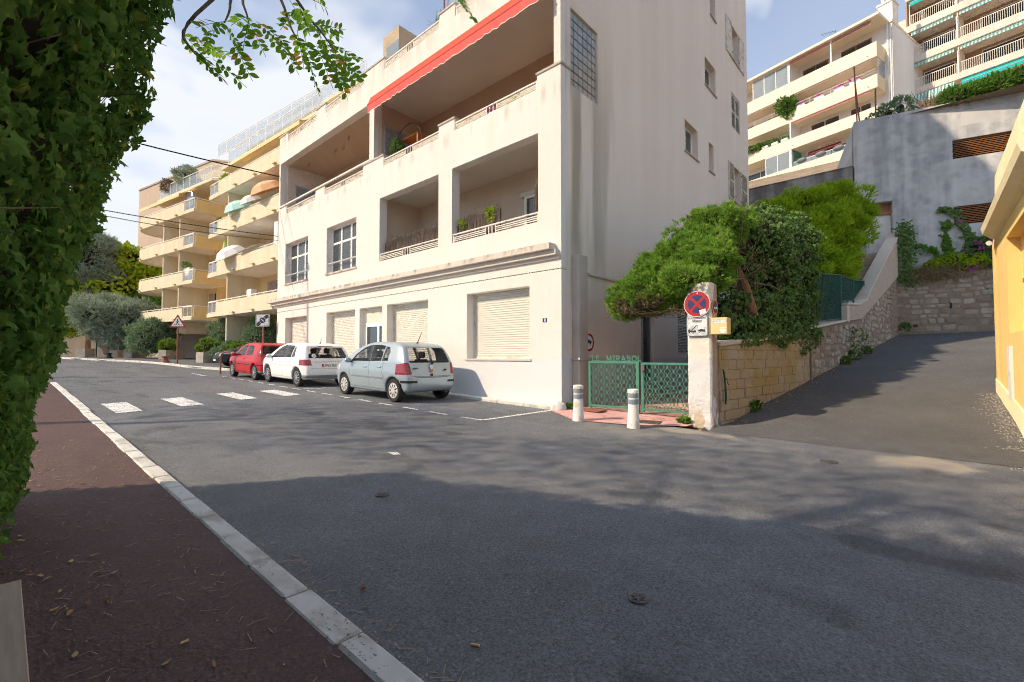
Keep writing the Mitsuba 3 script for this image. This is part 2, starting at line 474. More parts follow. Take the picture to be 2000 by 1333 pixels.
mat('m_iron', lambda p, n, uv: mix((.075, .072, .07), (.17, .155, .145), noise(p.x * 40, p.y * 40, 0)), 0.55, 0.5, metallic=0.3)
mat('m_plank', lambda p, n, uv: mix((.30, .25, .19), (.50, .43, .34), fbm(p.x * 4, p.y * 60, p.z * 40, 4)), 0.85)
mat('m_hubcap', (.62, .60, .56), 0.35, 0.5, metallic=0.35)
mat('m_alloy', (.55, .56, .58), 0.3, 0.5, metallic=0.6)
mat('m_lamp', (.26, .004, .007), 0.08, 0.7, clearcoat=1.0, clearcoat_gloss=0.95)
mat('m_lampclear', (.55, .30, .28), 0.1, 0.7, clearcoat=1.0, clearcoat_gloss=0.95)
mat('m_headlamp', (.60, .62, .64), 0.08, 0.7, metallic=0.4)
mat('m_chrome', (.72, .73, .74), 0.15, 0.5, metallic=0.9)
mat('m_seat', (.05, .052, .055), 0.9)


def carpaint(name, c, metallic):
    mat(name, c, 0.32, 0.5, metallic=metallic, clearcoat=1.0, clearcoat_gloss=0.96)


carpaint('m_paint_silver', (.38, .455, .505), 0.45)
carpaint('m_paint_white', (.74, .75, .76), 0.0)
carpaint('m_paint_red', (.42, .006, .010), 0.0)
carpaint('m_paint_navy', (.012, .022, .038), 0.25)
scene['m_glass'] = {'type': 'thindielectric', 'int_ior': 1.5}
scene['m_carglass'] = {'type': 'blendbsdf', 'weight': 0.20, 'a': {'type': 'thindielectric', 'int_ior': 1.55},
                       'b': {'type': 'twosided', 'bsdf': {'type': 'principled', 'base_color': {'type': 'rgb', 'value': [.015, .024, .024]}, 'roughness': 0.06, 'specular': 0.6}}}
scene['m_window'] = {'type': 'twosided', 'bsdf': {'type': 'principled', 'base_color': {'type': 'rgb', 'value': [.045, .055, .06]}, 'roughness': 0.05, 'specular': 0.9}}
scene['m_frost'] = {'type': 'blendbsdf', 'weight': 0.42, 'a': {'type': 'thindielectric', 'int_ior': 1.5},
                    'b': {'type': 'twosided', 'bsdf': {'type': 'principled', 'base_color': {'type': 'rgb', 'value': [.33, .42, .50]}, 'roughness': 0.2, 'specular': 0.6}}}
scene['m_smoked'] = {'type': 'blendbsdf', 'weight': 0.5, 'a': {'type': 'thindielectric', 'int_ior': 1.5},
                     'b': {'type': 'twosided', 'bsdf': {'type': 'principled', 'base_color': {'type': 'rgb', 'value': [.20, .17, .15]}, 'roughness': 0.2, 'specular': 0.6}}}


def gblock(p, n, uv):
    return mix((.17, .19, .19), (.36, .37, .35), fbm(p.y * 4, p.z * 4, p.x * 4, 4)) * (0.75 + 0.5 * noise(p.x * 30, p.y * 30, p.z * 30))


mat('m_gblock', gblock, 0.14, 0.7)


# foliage
def leaf(name, a, b, trans=0.55, c=None, f=14.0, rough=0.55, spec=0.35, cthr=(0.72, 0.82), thin=True):
    def fn(p, n, uv):
        k = noise(p.x * f, p.y * f, p.z * f)
        k2 = noise(p.x * f * 2.7, p.y * f * 2.7, p.z * f * 2.7)
        col = mix(a, b, dr.clip(0.6 * k + 0.4 * k2, 0, 1))
        if c is not None: col = mix(col, c, smoothstep(*cthr, noise(p.x * f * 1.9 + 7, p.y * f * 1.9, p.z * f * 1.9)))
        return col
    if thin:
        scene[name] = {'type': 'principledthin', 'base_color': proc(fn), 'roughness': rough, 'diff_trans': trans, 'eta': 1.4, 'spec_trans': 0.0}
    else:
        mat(name, fn, rough, spec)


leaf('m_ivy', (.055, .145, .030), (.22, .38, .085), 0.75, (.42, .48, .09), 13, 0.42, cthr=(.80, .86))
leaf('m_ivy2', (.055, .13, .04), (.23, .36, .12), 0.55, (.42, .25, .07), 8, 0.5, cthr=(.82, .9))
leaf('m_juniper', (.11, .24, .03), (.33, .52, .09), 0.55, (.10, .075, .04), 6, 0.7, cthr=(.78, .9))
leaf('m_thuja', (.24, .40, .02), (.52, .68, .05), 0.6, (.16, .13, .03), 4, 0.7, cthr=(.82, .92))
leaf('m_olive', (.26, .33, .23), (.50, .57, .46), 0.35, None, 6, 0.6)
leaf('m_oleander', (.11, .20, .095), (.32, .43, .27), 0.5, (.62, .58, .52), 5, 0.55, cthr=(.78, .9))
leaf('m_boxwood', (.12, .23, .025), (.30, .43, .07), 0.5, None, 7, 0.6)
leaf('m_yellowleaf', (.20, .34, .02), (.62, .64, .06), 0.6, None, 1.2, 0.6)
leaf('m_robinia', (.13, .30, .02), (.26, .46, .06), 1.1, (.72, .38, .06), 10, 0.5, cthr=(.74, .79))
leaf('m_vine', (.05, .14, .03), (.17, .32, .05), 0.55, None, 5, 0.55)
leaf('m_lime', (.18, .32, .015), (.42, .54, .03), 0.6, None, 4, 0.6)
leaf('m_blossom', (.50, .06, .42), (.62, .14, .55), 0.6, None, 9, 0.7)
leaf('m_drygrass', (.20, .14, .08), (.36, .27, .16), 0.3, None, 9, 0.9)
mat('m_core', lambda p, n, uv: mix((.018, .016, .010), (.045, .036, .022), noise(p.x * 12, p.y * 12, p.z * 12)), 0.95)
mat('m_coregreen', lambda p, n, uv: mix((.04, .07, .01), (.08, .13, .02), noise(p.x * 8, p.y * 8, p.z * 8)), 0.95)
mat('m_twig', lambda p, n, uv: mix((.12, .080, .055), (.30, .22, .16), noise(p.x * 25, p.y * 25, p.z * 25)), 0.9)
mat('m_bark', lambda p, n, uv: mix((.16, .09, .05), (.36, .22, .13), fbm(p.x * 18, p.y * 18, p.z * 5, 3)), 0.95)
mat('m_deadleaf', lambda p, n, uv: mix((.32, .17, .05), (.62, .46, .22), noise(p.x * 9, p.y * 9, 0)), 0.8)
# ------------------------------------------------------------------ ground, road, kerbs
def sheet(poly, zf, dz=0.0, step=1.0):
    """A polygon laid on the ground function zf(x, y), cut into squares of about step metres."""
    x0, y0, x1, y1 = poly.bounds
    vs, fs, n = [], [], 0
    for gx in np.arange(x0, x1, step):
        strip = poly.intersection(Polygon([(gx, y0 - 1), (gx + step, y0 - 1), (gx + step, y1 + 1), (gx, y1 + 1)]))
        for gy in np.arange(y0, y1, step * 2):
            c = strip.intersection(Polygon([(gx - 1, gy), (gx + step + 1, gy), (gx + step + 1, gy + step * 2), (gx - 1, gy + step * 2)]))
            for g in getattr(c, 'geoms', [c]):
                if g.geom_type != 'Polygon' or g.area < 1e-6: continue
                v, f = trimesh.creation.triangulate_polygon(g, engine='earcut')
                if len(f) == 0: continue
                v = np.asarray(v)
                vs.append(np.column_stack([v, zf(v[:, 0], v[:, 1]) + dz])); fs.append(np.asarray(f) + n); n += len(v)
    return np.vstack(vs), np.vstack(fs)


def st(x, y): return street(x)


ground_poly = Polygon([(-260, -160), (200, -160), (200, 29), (-260, 29)])
gx = np.unique(np.concatenate([np.linspace(-260, -60, 12), np.linspace(-60, 20, 41), np.linspace(20, 200, 8)]))
gv = np.array([[x, y, float(street(max(min(x, 30), -60))) - 0.10] for x in gx for y in (-160, -40, -5, 1, 9, 29, 120)])
ny = 7
gf = np.array([[i * ny + j, (i + 1) * ny + j, (i + 1) * ny + j + 1, i * ny + j + 1] for i in range(len(gx) - 1) for j in range(ny - 1)])
put('ground', mesh(gv, gf), 'm_soil', kind='structure', label='bare earth ground under the street and gardens', cat='ground')

road_poly = Polygon([(-90, 1.1), (-20, 1.1), (-1.0, 1.1), (14, 1.1), (14, 9.3), (0.9, 8.83), (-2.95, 8.46), (-6.4, 8.7), (-23.2, 8.75), (-24, 8.2), (-29.2, 6.95), (-36, 6.55), (-40, 5.7), (-42, 4.6), (-46, 3.6), (-62, 3.2), (-90, 2.6)])
put('road', sheet(road_poly, st), 'm_road', kind='structure', label='grey asphalt street running past the pale apartment building', cat='road')
# right end of the crossing, in front of the ochre house
W0, WD = np.array([-3.0, 9.25]), np.array([0.1045, 0.9945])
def wpt(y): return W0[0] + (y - W0[1]) * WD[0] / WD[1]
def rz(x, y):
    s = np.clip((y - 8.6) / 2.6, 0, 1); s = s * s * (3 - 2 * s)
    return street(x) * (1 - s) + ramp_z(y) * s
ramp_poly = Polygon([(-2.95, 8.46), (0.9, 8.83), (6, 9.0), (6, 12), (6, 32), (-0.5, 32), (wpt(31.2), 31.2), (wpt(9.3), 9.3)])
put('ramp', sheet(ramp_poly, rz, 0.003, 0.7), 'm_ramp', kind='structure', label='steep dark asphalt side lane climbing beside the stone wall', cat='lane')
put('forecourt', sheet(Polygon([(-6.36, 8.40), (-5.25, 7.66), (-4.15, 8.02), (-3.36, 8.62), (-3.36, 9.2), (-3.06, 9.2), (-2.2, 17), (-2.2, 24), (-6.4, 24), (-6.4, 9.0)]), lambda x, y: np.maximum(street(x), 0.0 * x - 0.07) + np.clip((y - 8.6) * 0.02, 0, 0.1), 0.012),
    'm_pink', kind='structure', label='cracked pink painted concrete forecourt in front of the green gates', cat='forecourt')

side_poly = Polygon([(-20.2, 1.09), (-20.2, -3), (16, -3), (16, 1.06), (-11.8, 1.06)])
put('pavement', sheet(side_poly, st, 0.050), 'm_walk', kind='structure', label='dark red-brown asphalt pavement in the left foreground', cat='pavement')
far_walk = Polygon([(-24, 8.2), (-29.2, 6.95), (-36, 6.55), (-40, 5.7), (-42, 4.6), (-46, 3.6), (-62, 3.2), (-90, 2.6), (-90, 14), (-40, 14), (-24, 13.5)])
put('far_pavement', sheet(far_walk, st, 0.07), 'm_road', kind='structure', label='grey asphalt pavement in front of the yellow apartment block', cat='pavement')

# near kerb: one stone after another
rng = np.random.default_rng(5)
kerb = thing('kerb', 'row of pale pitted kerb stones edging the red-brown pavement', 'kerb', kind='structure')
x = 1.6
while x > -20.0:
    L = 0.52 + rng.uniform(-0.05, 0.06)
    yo = 0.0 if x > -11.8 else 0.03
    j = rng.uniform(-0.008, 0.008, 2)
    a, b = x - L, x - 0.014
    v, f = cbx(a, b, 1.045 + yo + j[0], 1.195 + yo + j[1], -0.10, 0.062 + rng.uniform(-0.004, 0.004), 0.016)
    v = v.copy(); v[:, 2] += street(v[:, 0])
    put('stone', (v, f), 'm_kerb', kerb)
    x -= L
put('mortar', sheet(Polygon([(-20, 1.06), (-11.8, 1.06), (1.6, 1.05), (1.6, 1.185), (-20, 1.20)]), st, 0.047), 'm_mortar', kerb)
kerb2 = thing('wall_kerb', 'low stained kerb stones along the foot of the pale apartment building', 'kerb', kind='structure')
x = -6.42
while x > -23.2:
    L = 0.9 + rng.uniform(-0.1, 0.1)
    v, f = cbx(x - L, x - 0.012, 8.585 + rng.uniform(-.006, .006), 8.845, -0.1, 0.085, 0.02)
    v = v.copy(); v[:, 2] += street(v[:, 0])
    put('stone', (v, f), 'm_kerb', kerb2); x -= L
v, f = lathe([(0.001, -0.1), (0.17, -0.1), (0.19, 0.05), (0.15, 0.15), (0.06, 0.19), (0.001, 0.195)], 18, (-6.36, 8.68, 0))
put('corner_stone', (v, f), 'm_pillar', kerb2, smooth=40)
# far kerb
kerb3 = thing('far_kerb', 'white painted kerb stones curving round the far pavement', 'kerb', kind='structure')
path = chaikin([(-24, 8.2), (-29.2, 6.95), (-33, 6.75), (-36, 6.55), (-40, 5.7), (-42, 4.6), (-46, 3.6), (-58, 3.25)], 2, False)
ln = LineString(path)
for k in range(int(ln.length / 0.95)):
    p0, p1 = np.array(ln.interpolate(k * 0.95).coords[0]), np.array(ln.interpolate(k * 0.95 + 0.93).coords[0])
    d = (p1 - p0) / np.linalg.norm(p1 - p0)
    fr = Fr((p0[0], p0[1], float(street(p0[0]))), d)
    put('stone', fr(cbx(0, 0.93, -0.02, 0.17, -0.1, 0.13, 0.015)), 'm_kerb', kerb3)

# painted markings, children of the road
def mark(name, pts, dz=0.006):
    put(name, sheet(Polygon(pts), st, dz, 0.6), 'm_roadpaint', 'road')
for (x0, x1, y0, y1, sk) in [(-13.62, -11.70, 1.52, 1.97, .1), (-14.0, -12.1, 2.66, 3.13, .1), (-14.55, -12.68, 4.0, 4.46, .1), (-14.72, -12.9, 5.15, 5.66, .1)]:
    mark('crossing_stripe', [(x0, y0), (x1, y0 + .02), (x1 - sk, y1), (x0 - sk, y1)])
for k in range(16):
    xa = -6.45 - k * 0.998
    mark('parking_dash', [(xa, 6.22 + .06 * (k == 0)), (xa - 0.58, 6.22), (xa - 0.58, 6.30), (xa, 6.30 + .06 * (k == 0))])
mark('bay_line', [(-6.50, 6.36), (-6.40, 6.36), (-6.40, 8.5), (-6.50, 8.5)])
mark('bay_line', [(-24.6, 5.75), (-22.4, 5.72), (-22.4, 5.82), (-24.6, 5.85)])
mark('bay_line', [(-14.62, 6.36), (-14.52, 6.36), (-14.52, 8.4), (-14.62, 8.4)])
mark('paint_scrap', [(-5.33, 3.46), (-5.16, 3.44), (-5.12, 3.53), (-5.28, 3.56)])
def cover(name, x, y, r, label, zf=street):
    t = thing(name, label, 'manhole cover')
    z = float(zf(x)) + 0.004
    put('frame_ring', lathe([(r * .86, 0.0), (r * .86, .007), (r, .007), (r * 1.02, -.004)], 28, (x, y, z)), 'm_iron', t)
    put('lid', cat(lathe([(r * .84, 0), (r * .84, .006), (r * .6, .006), (r * .58, .003), (r * .4, .003), (r * .38, .008), (.001, .008)], 28, (x, y, z)),
                   *[rotz(bx(x - r * .8, x + r * .8, y - .004, y + .004, z + .004, z + .010), q, (x, y, 0)) for q in (0, 60, 120)]), 'm_iron', t)
cover('manhole_cover', -1.25, 2.46, 0.055, 'small round iron cover in the shaded foreground asphalt, lower right')
cover('manhole_cover', -3.86, 2.45, 0.062, 'small round iron cover left of the middle of the shaded road')
cover('manhole_cover', -0.99, 7.34, 0.10, 'flat round cover in the sunlit road near the foot of the side lane')
t = thing('drain_cover', 'square rusty iron cover set in the pink forecourt beside the gate', 'drain cover')
put('plate', rotz(cbx(-5.95, -5.35, 8.80, 9.15, 0.02, 0.045, .005), -3, (-5.6, 9, 0)), 'm_rust', t)
t = thing('drain_grate', 'iron mesh grating behind the right white bollard', 'grating')
put('frame', rotz(cat(bx(-4.45, -3.85, 8.32, 8.36, -.05, -.028), bx(-4.45, -3.85, 8.66, 8.70, -.05, -.028), bx(-4.45, -4.41, 8.36, 8.66, -.05, -.028), bx(-3.89, -3.85, 8.36, 8.66, -.05, -.028)), 12, (-4.1, 8.5, 0)), 'm_iron', t)
for k in range(14):
    put('bar', rotz(bx(-4.40 + k * .038, -4.385 + k * .038, 8.36, 8.66, -.05, -.032), 12, (-4.1, 8.5, 0)), 'm_iron', t)
for k in range(7):
    put('bar', rotz(bx(-4.41, -3.89, 8.385 + k * .04, 8.397 + k * .04, -.05, -.034), 12, (-4.1, 8.5, 0)), 'm_iron', t)
# ------------------------------------------------------------------ the pale apartment building
B = thing('apartment_building', 'pale stuccoed apartment building with red awning and rolled-down ground floor shutters', 'building')
YF, XC, XL = 8.86, -6.40, -23.15


def front(poly, d0, d1): return extr(poly, YF + d0, YF + d1, 'xz')


def side(poly, d0, d1):
    v, f = extr(poly, d0, d1, 'xz')
    return np.column_stack([XC - v[:, 1], v[:, 0], v[:, 2]]), f


def sbx(y0, y1, z0, z1, d0, d1): return bx(XC - d1, XC - d0, y0, y1, z0, z1)


SH = [(-22.19, -19.94, 1.18, 3.02), (-18.14, -15.88, 1.18, 3.02), (-13.75, -11.48, 0.5, 3.02), (-9.70, -7.38, 1.18, 3.02)]
DOOR = (-15.55, -14.05, 0.12, 3.01)
WIN = [(-22.29, -19.92, 4.60, 6.5), (-18.2, -15.86, 4.60, 6.5)]
LOG = [(-14.27, -11.0, 4.58, 6.82), (-10.37, -7.10, 4.58, 6.82)]
ground_wall = rect(XL, XC, -0.3, 3.33).difference(unary_union([rect(*s) for s in SH + [DOOR]]))
put('wall', front(ground_wall, 0, 0.30), 'm_facade', B)
put('string_line', bx(XL, XC - .01, YF + .02, YF + .2, 3.32, 3.36), 'm_core', B)
up = rect(XL, XC, 3.35, 7.93)
piers = [(-23.15, -22.23), (-19.28, -18.45), (-15.42, -14.05), (-11.0, -10.27), (-7.13, -6.4)]
up = unary_union([up] + [rect(a, b, 7.9, 8.30) for a, b in piers] + [rect(-23.15, -23.0, 8.2, 10.6), rect(-15.0, -14.69, 8.2, 10.6), rect(-6.60, -6.4, 8.2, 10.6), rect(XL, XC, 10.5, 11.40)] +
                 [rect(a, b, 11.3, 11.80) for a, b in piers])
up = up.difference(unary_union([rect(*s) for s in WIN + LOG]))
put('wall', front(up, 0, 0.30), 'm_facade', B)
# cornice
put('cornice', cat(bx(-23.75, -6.56, YF - .27, YF + .02, 3.79, 3.94), bx(-23.58, -6.46, YF - .15, YF + .02, 3.66, 3.79), bx(-23.46, -6.42, YF - .06, YF + .02, 3.58, 3.66)), 'm_cornice', B)
# side wall with its openings
SIDE_OPEN = [(16.55, 17.85, 8.76, 9.93), (18.74, 20.0, 12.2, 13.36), (19.06, 19.62, 8.78, 9.96), (19.44, 20.1, 15.49, 17.2), (22.22, 23.3, 15.02, 16.62), (22.14, 23.4, 11.74, 13.38), (22.26, 23.3, 8.34, 9.97), (16.6, 17.8, 5.2, 6.42),
             (12.95, 13.85, 0.08, 2.55), (15.7, 16.9, 1.30, 3.4)]
GB = (9.28, 10.55, 7.96, 9.93)
sidep = Polygon([(YF + .3, -.3), (24.72, -.3), (24.72, 23), (11.6, 23), (11.6, 11.8), (YF + .3, 11.8)]).difference(unary_union([rect(*s) for s in SIDE_OPEN + [GB]]))
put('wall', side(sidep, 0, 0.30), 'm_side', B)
put('wall', cat(bx(XL, XL + .25, YF + .3, 24.7, -.3, 10.7), bx(XL, XC - .3, 24.42, 24.7, -.3, 10.7), bx(-13.0, -12.75, 11.6, 24.42, 10.75, 23), bx(-12.75, XC - .3, 11.6, 11.85, 10.75, 23), bx(-12.75, XC - .3, 24.42, 24.7, 10.75, 23)), 'm_facade', B)
put('roof', cat(bx(XL + .25, XC - .3, YF + .3, 24.4, 10.62, 10.75), bx(-13.05, XC - .01, 11.62, 24.7, 23.0, 23.2)), 'm_cap', B)
put('ledge', cat(sbx(10.0, 24.7, 3.32, 3.38, -.055, .0), sbx(YF + .01, 9.28, 3.335, 3.355, -.001, .0)), 'm_cornice', B)
put('pilaster', cat(cbx(XC, XC + .22, 9.28, 9.68, -.15, 3.72, .02), bx(XC, XC + .26, 9.24, 9.95, 1.16, 1.21)), 'm_cap', B)
# caps
for z, nm in ((8.30, 'cap'), (11.80, 'cap')):
    for a, b in piers[(0 if z > 9 else 2):]:
        put('coping', bx(a - .02, b + .02 + (.02 if b > -6.5 else 0), YF - .03, YF + .36, z, z + .055), 'm_cap', B)
put('handrail', bx(-23.2, -14.98, YF - .02, YF + .06, 8.37, 8.43), 'm_rail', B)


def railing(x0, x1, z0, z1, mid=True):
    r = put('railing', cat(bx(x0, x1, YF + .02, YF + .07, z1 - .035, z1), bx(x0, x1, YF + .025, YF + .065, z0 + .01, z0 + .035)), 'm_rail', B)
    w = x1 - x0
    h = z1 - z0
    c = x0 + w * .48
    def bar(a, b, zz0, zz1, d=.03): put('bar', bx(a, b, YF + d, YF + d + .025, zz0, zz1), 'm_rail', r)
    for q in range(4): bar(c - .21 + q * .13, c - .185 + q * .13, z0 + .035, z1 - .035)
    for a in (x0 + .02, x1 - .05): bar(a, a + .03, z0 + .035, z1 - .035)
    for k in range(3):
        zz = z0 + .035 + (h - .07) * (k + 1) / 4.2
        bar(x0 + .05, c - .21, zz - .011, zz + .011, .034); bar(c + .205, x1 - .05, zz - .011, zz + .011, .034)


for a, b in zip(piers[:-1], piers[1:]):
    railing(a[1], b[0], 7.93, 8.19)
    railing(a[1], b[0], 11.40, 11.70)
for l in LOG: railing(l[0], l[1], 4.56, 4.85)
# loggia rooms
def room(name, x0, x1, y1, z0, z1, m, mc):
    put(name, cat(bx(x0, x1, y1, y1 + .1, z0, z1), bx(x0 - .1, x0, YF + .3, y1 + .1, z0, z1), bx(x1, x1 + .1, YF + .3, y1 + .1, z0, z1)), m, B)
    put('ceiling', bx(x0, x1, YF + .3, y1, z1, z1 + .1), mc, B)
    put('balcony_floor', bx(x0, x1, YF + .3, y1, z0 - .1, z0), 'm_cap', B)


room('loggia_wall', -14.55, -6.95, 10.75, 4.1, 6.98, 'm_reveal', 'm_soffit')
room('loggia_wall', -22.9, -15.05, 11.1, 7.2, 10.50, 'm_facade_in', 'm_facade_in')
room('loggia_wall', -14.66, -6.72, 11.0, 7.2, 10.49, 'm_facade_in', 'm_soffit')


def front_window(w, cols, mid, depth=.24):
    x0, x1, z0, z1 = w
    y = YF + depth
    fr = .07
    bars = [bx(x0, x1, y, y + .06, z0, z0 + fr), bx(x0, x1, y, y + .06, z1 - fr, z1), bx(x0, x0 + fr, y, y + .06, z0 + fr, z1 - fr), bx(x1 - fr, x1, y, y + .06, z0 + fr, z1 - fr)]
    xs = [x0 + (x1 - x0) * k / cols for k in range(cols + 1)]
    for q in xs[1:-1]: bars.append(bx(q - .05, q + .05, y - .004, y + .056, z0 + fr, z1 - fr))
    bars += [bx(xs[k] + (fr if k == 0 else .05), xs[k + 1] - (fr if k == cols - 1 else .05), y + .003, y + .05, mid - .04, mid + .04) for k in range(cols)]
    wk = put('window', cat(*bars), 'm_white', B)
    for k in range(cols):
        for (a, b) in ((z0 + fr, mid - .04), (mid + .04, z1 - fr)):
            put('pane', bx(xs[k] + .05, xs[k + 1] - .05, y + .02, y + .032, a, b), 'm_window', wk)
    put('sill', bx(x0 - .05, x1 + .05, YF - .05, YF + .01, z0 - .05, z0 + .004), 'm_cornice', wk)
    put('guard_rail', tube([(x0 - .0, YF + .08, z0 + .42), (x1, YF + .08, z0 + .42)], .03, 10), 'm_alu', wk)
    put('room', bx(x0 + .02, x1 - .02, y + .3, y + .35, z0, z1), 'm_room', wk)


front_window(WIN[0], 3, 5.85); front_window(WIN[1], 3, 5.85)


def corrugated(x0, x1, z0, z1, y, pitch=.062, d=.026):
    n = int((z1 - z0) / pitch)
    pr = []
    for k in range(n):
        a = z0 + k * (z1 - z0) / n; h = (z1 - z0) / n
        pr += [(y + d, a), (y + d * .2, a + h * .18), (y, a + h * .45), (y + d * .15, a + h * .75), (y + d * .9, a + h * .97)]
    pr.append((y + d, z1))
    pr = np.array(pr)
    v = np.vstack([np.column_stack([np.full(len(pr), xx), pr[:, 0], pr[:, 1]]) for xx in (x0, x1)])
    i = np.arange(len(pr) - 1); m = len(pr)
    return mesh(v, np.stack([i, i + m, i + m + 1, i + 1], -1))


for k, s in enumerate(SH):
    x0, x1, z0, z1 = s
    rs = put('roller_shutter', cat(bx(x0, x0 + .045, YF + .255, YF + .30, z0, z1), bx(x1 - .045, x1, YF + .255, YF + .30, z0, z1), bx(x0 + .045, x1 - .045, YF + .262, YF + .298, z0, z0 + .07)), 'm_louvre', B)
    put('slat', corrugated(x0 + .045, x1 - .045, z0 + .07, z1, YF + .272), 'm_shutter', rs, kind='stuff')
    put('sill', bx(x0 - .06, x1 + .05, YF - .035, YF + .25, z0 - .05, z0), 'm_cornice', rs)
# street door
x0, x1, z0, z1 = DOOR
d = put('door', cat(bx(x0, x0 + .08, YF + .2, YF + .27, z0, z1), bx(x1 - .08, x1, YF + .2, YF + .27, z0, z1), bx(x0 + .08, x1 - .08, YF + .2, YF + .27, 2.32, 2.46), bx(x0 + .88, x0 + 1.0, YF + .2, YF + .27, z0, 2.32),
                    bx(x0 + .08, x0 + .18, YF + .2, YF + .26, z0, 2.32), bx(x0 + .18, x0 + .88, YF + .2, YF + .26, z0, .4)), 'm_white', B)
put('pane', bx(x0 + .18, x0 + .88, YF + .225, YF + .235, .4, 2.32), 'm_window', d)
put('pane', bx(x0 + 1.0, x1 - .08, YF + .225, YF + .235, z0, 2.32), 'm_window', d)
put('transom', bx(x0 + .08, x1 - .08, YF + .22, YF + .24, 2.46, z1), 'm_louvre', d)
# house number
h = thing('house_number', 'small blue enamel plaque with a white figure eight beside the right-hand shutter', 'house number')
put('plaque', cbx(-6.96, -6.83, YF - .008, YF - .001, 2.075, 2.175, .002), 'm_blue', h)
tv, tf = (lambda m: (np.array(m.vertices), np.array(m.faces)))(meshkit.text_mesh('8', .07, .002, True))
put('figure', (np.column_stack([tv[:, 0] - 6.92, YF - .0085 - tv[:, 2], tv[:, 1] + 2.09]), tf[:, ::-1]), 'm_white', h)

# side windows
def side_window(o, depth=.24, sill=True, cols=1, frame='m_white'):
    y0, y1, z0, z1 = o
    fr = .06
    q = [sbx(y0, y1, z0, z0 + fr, depth, depth + .05), sbx(y0, y1, z1 - fr, z1, depth, depth + .05), sbx(y0, y0 + fr, z0 + fr, z1 - fr, depth, depth + .05), sbx(y1 - fr, y1, z0 + fr, z1 - fr, depth, depth + .05)]
    for k in range(1, cols): q.append(sbx(y0 + (y1 - y0) * k / cols - .03, y0 + (y1 - y0) * k / cols + .03, z0 + fr, z1 - fr, depth - .003, depth + .047))
    w = put('window', cat(*q), frame, B)
    put('pane', sbx(y0 + fr, y1 - fr, z0 + fr, z1 - fr, depth + .02, depth + .03), 'm_window', w)
    if sill: put('sill', sbx(y0 - .05, y1 + .06, z0 - .05, z0 + .004, -.05, .02), 'm_bshutter', w)
    return w


for i in (0, 1, 2, 3, 7): side_window(SIDE_OPEN[i], cols=2 if i < 2 else 1)
w4, w6, w5 = side_window(SIDE_OPEN[4], cols=2), side_window(SIDE_OPEN[6], cols=2), put('window', sbx(22.14, 23.4, 11.74, 13.38, .12, .14), 'm_dark', B)


def louvre(parent, y0, y1, z0, z1, d0, m='m_louvre', solid=False):
    f = .06
    fr = cat(sbx(y0, y0 + f, z0, z1, d0, d0 + .04), sbx(y1 - f, y1, z0, z1, d0, d0 + .04), sbx(y0 + f, y1 - f, z0, z0 + f, d0, d0 + .04), sbx(y0 + f, y1 - f, z1 - f, z1, d0, d0 + .04), sbx(y0 + f, y1 - f, (z0 + z1) / 2 - .04, (z0 + z1) / 2 + .04, d0 + .002, d0 + .038))
    s = put('shutter', fr, m, parent)
    if solid:
        put('panel', cat(sbx(y0 + f, y1 - f, z0 + f, (z0 + z1) / 2 - .04, d0 + .012, d0 + .026), sbx(y0 + f, y1 - f, (z0 + z1) / 2 + .04, z1 - f, d0 + .012, d0 + .026)), m, s)
    else:
        sl = []
        for a, b in ((z0 + f, (z0 + z1) / 2 - .04), ((z0 + z1) / 2 + .04, z1 - f)):
            for zz in np.arange(a, b - .03, .055):
                v, fc = sbx(y0 + f, y1 - f, zz, zz + .010, d0 + .004, d0 + .036)
                v = v.copy(); v[:, 2] += (XC - d0 - v[:, 0]) * 0.9
                sl.append((v, fc))
        put('slat', cat(*sl), m, s, kind='stuff')
    for zz in (z0 + .2, z1 - .25): put('hinge', sbx(y0 - .03 if y0 > 23 else y1 - .03, y0 + .03 if y0 > 23 else y1 + .03, zz, zz + .05, d0 - .012, d0 - .001), 'm_dark', s)


louvre(w4, 21.42, 22.2, 15.0, 16.62, -.05, solid=True); louvre(w4, 23.32, 24.12, 15.0, 16.62, -.05, solid=True)
louvre(w6, 21.5, 22.24, 8.3, 9.99, -.05); louvre(w6, 23.32, 24.3, 8.3, 9.99, -.05)
louvre(w5, 22.16, 22.76, 11.76, 13.36, .02); louvre(w5, 22.78, 23.38, 11.76, 13.36, .02)
# glass block window
g = put('glass_block_window', sbx(GB[0], GB[1], GB[2], GB[3], .10, .12), 'm_cap', B)
ny_, nz_ = 6, 9
for i in range(ny_):
    for j in range(nz_):
        a, b = GB[0] + (GB[1] - GB[0]) * i / ny_, GB[2] + (GB[3] - GB[2]) * j / nz_
        q = cbx(XC - .105, XC - .055, a + .010, a + (GB[1] - GB[0]) / ny_ - .010, b + .010, b + (GB[3] - GB[2]) / nz_ - .010, .012)
        put('block', q, 'm_gblock', g)
# entrance at the side, behind the gates
y0, y1, z0, z1 = SIDE_OPEN[8]
d = put('entrance_door', cat(sbx(y0, y0 + .07, z0, z1, .10, .16), sbx(y1 - .07, y1, z0, z1, .10, .16), sbx(y0 + .07, y1 - .07, z1 - .07, z1, .10, .16), sbx(y0 + .25, y0 + .33, z0, z1 - .07, .10, .16)), 'm_alu', B)
put('pane', sbx(y0 + .07, y1 - .07, z0, z1 - .07, .125, .135), 'm_window', d)
louvre(put('window', sbx(15.7, 16.9, 1.3, 3.4, .14, .16), 'm_dark', B), 15.72, 16.88, 1.3, 3.38, .03)
for k in range(3): put('step', cbx(XC + .02, XC + .9 - .28 * k, 12.2 + .12 * k, 14.4 - .12 * k, 0.02 + .15 * k, .02 + .15 * (k + 1) - .004, .015), 'm_cap', B)
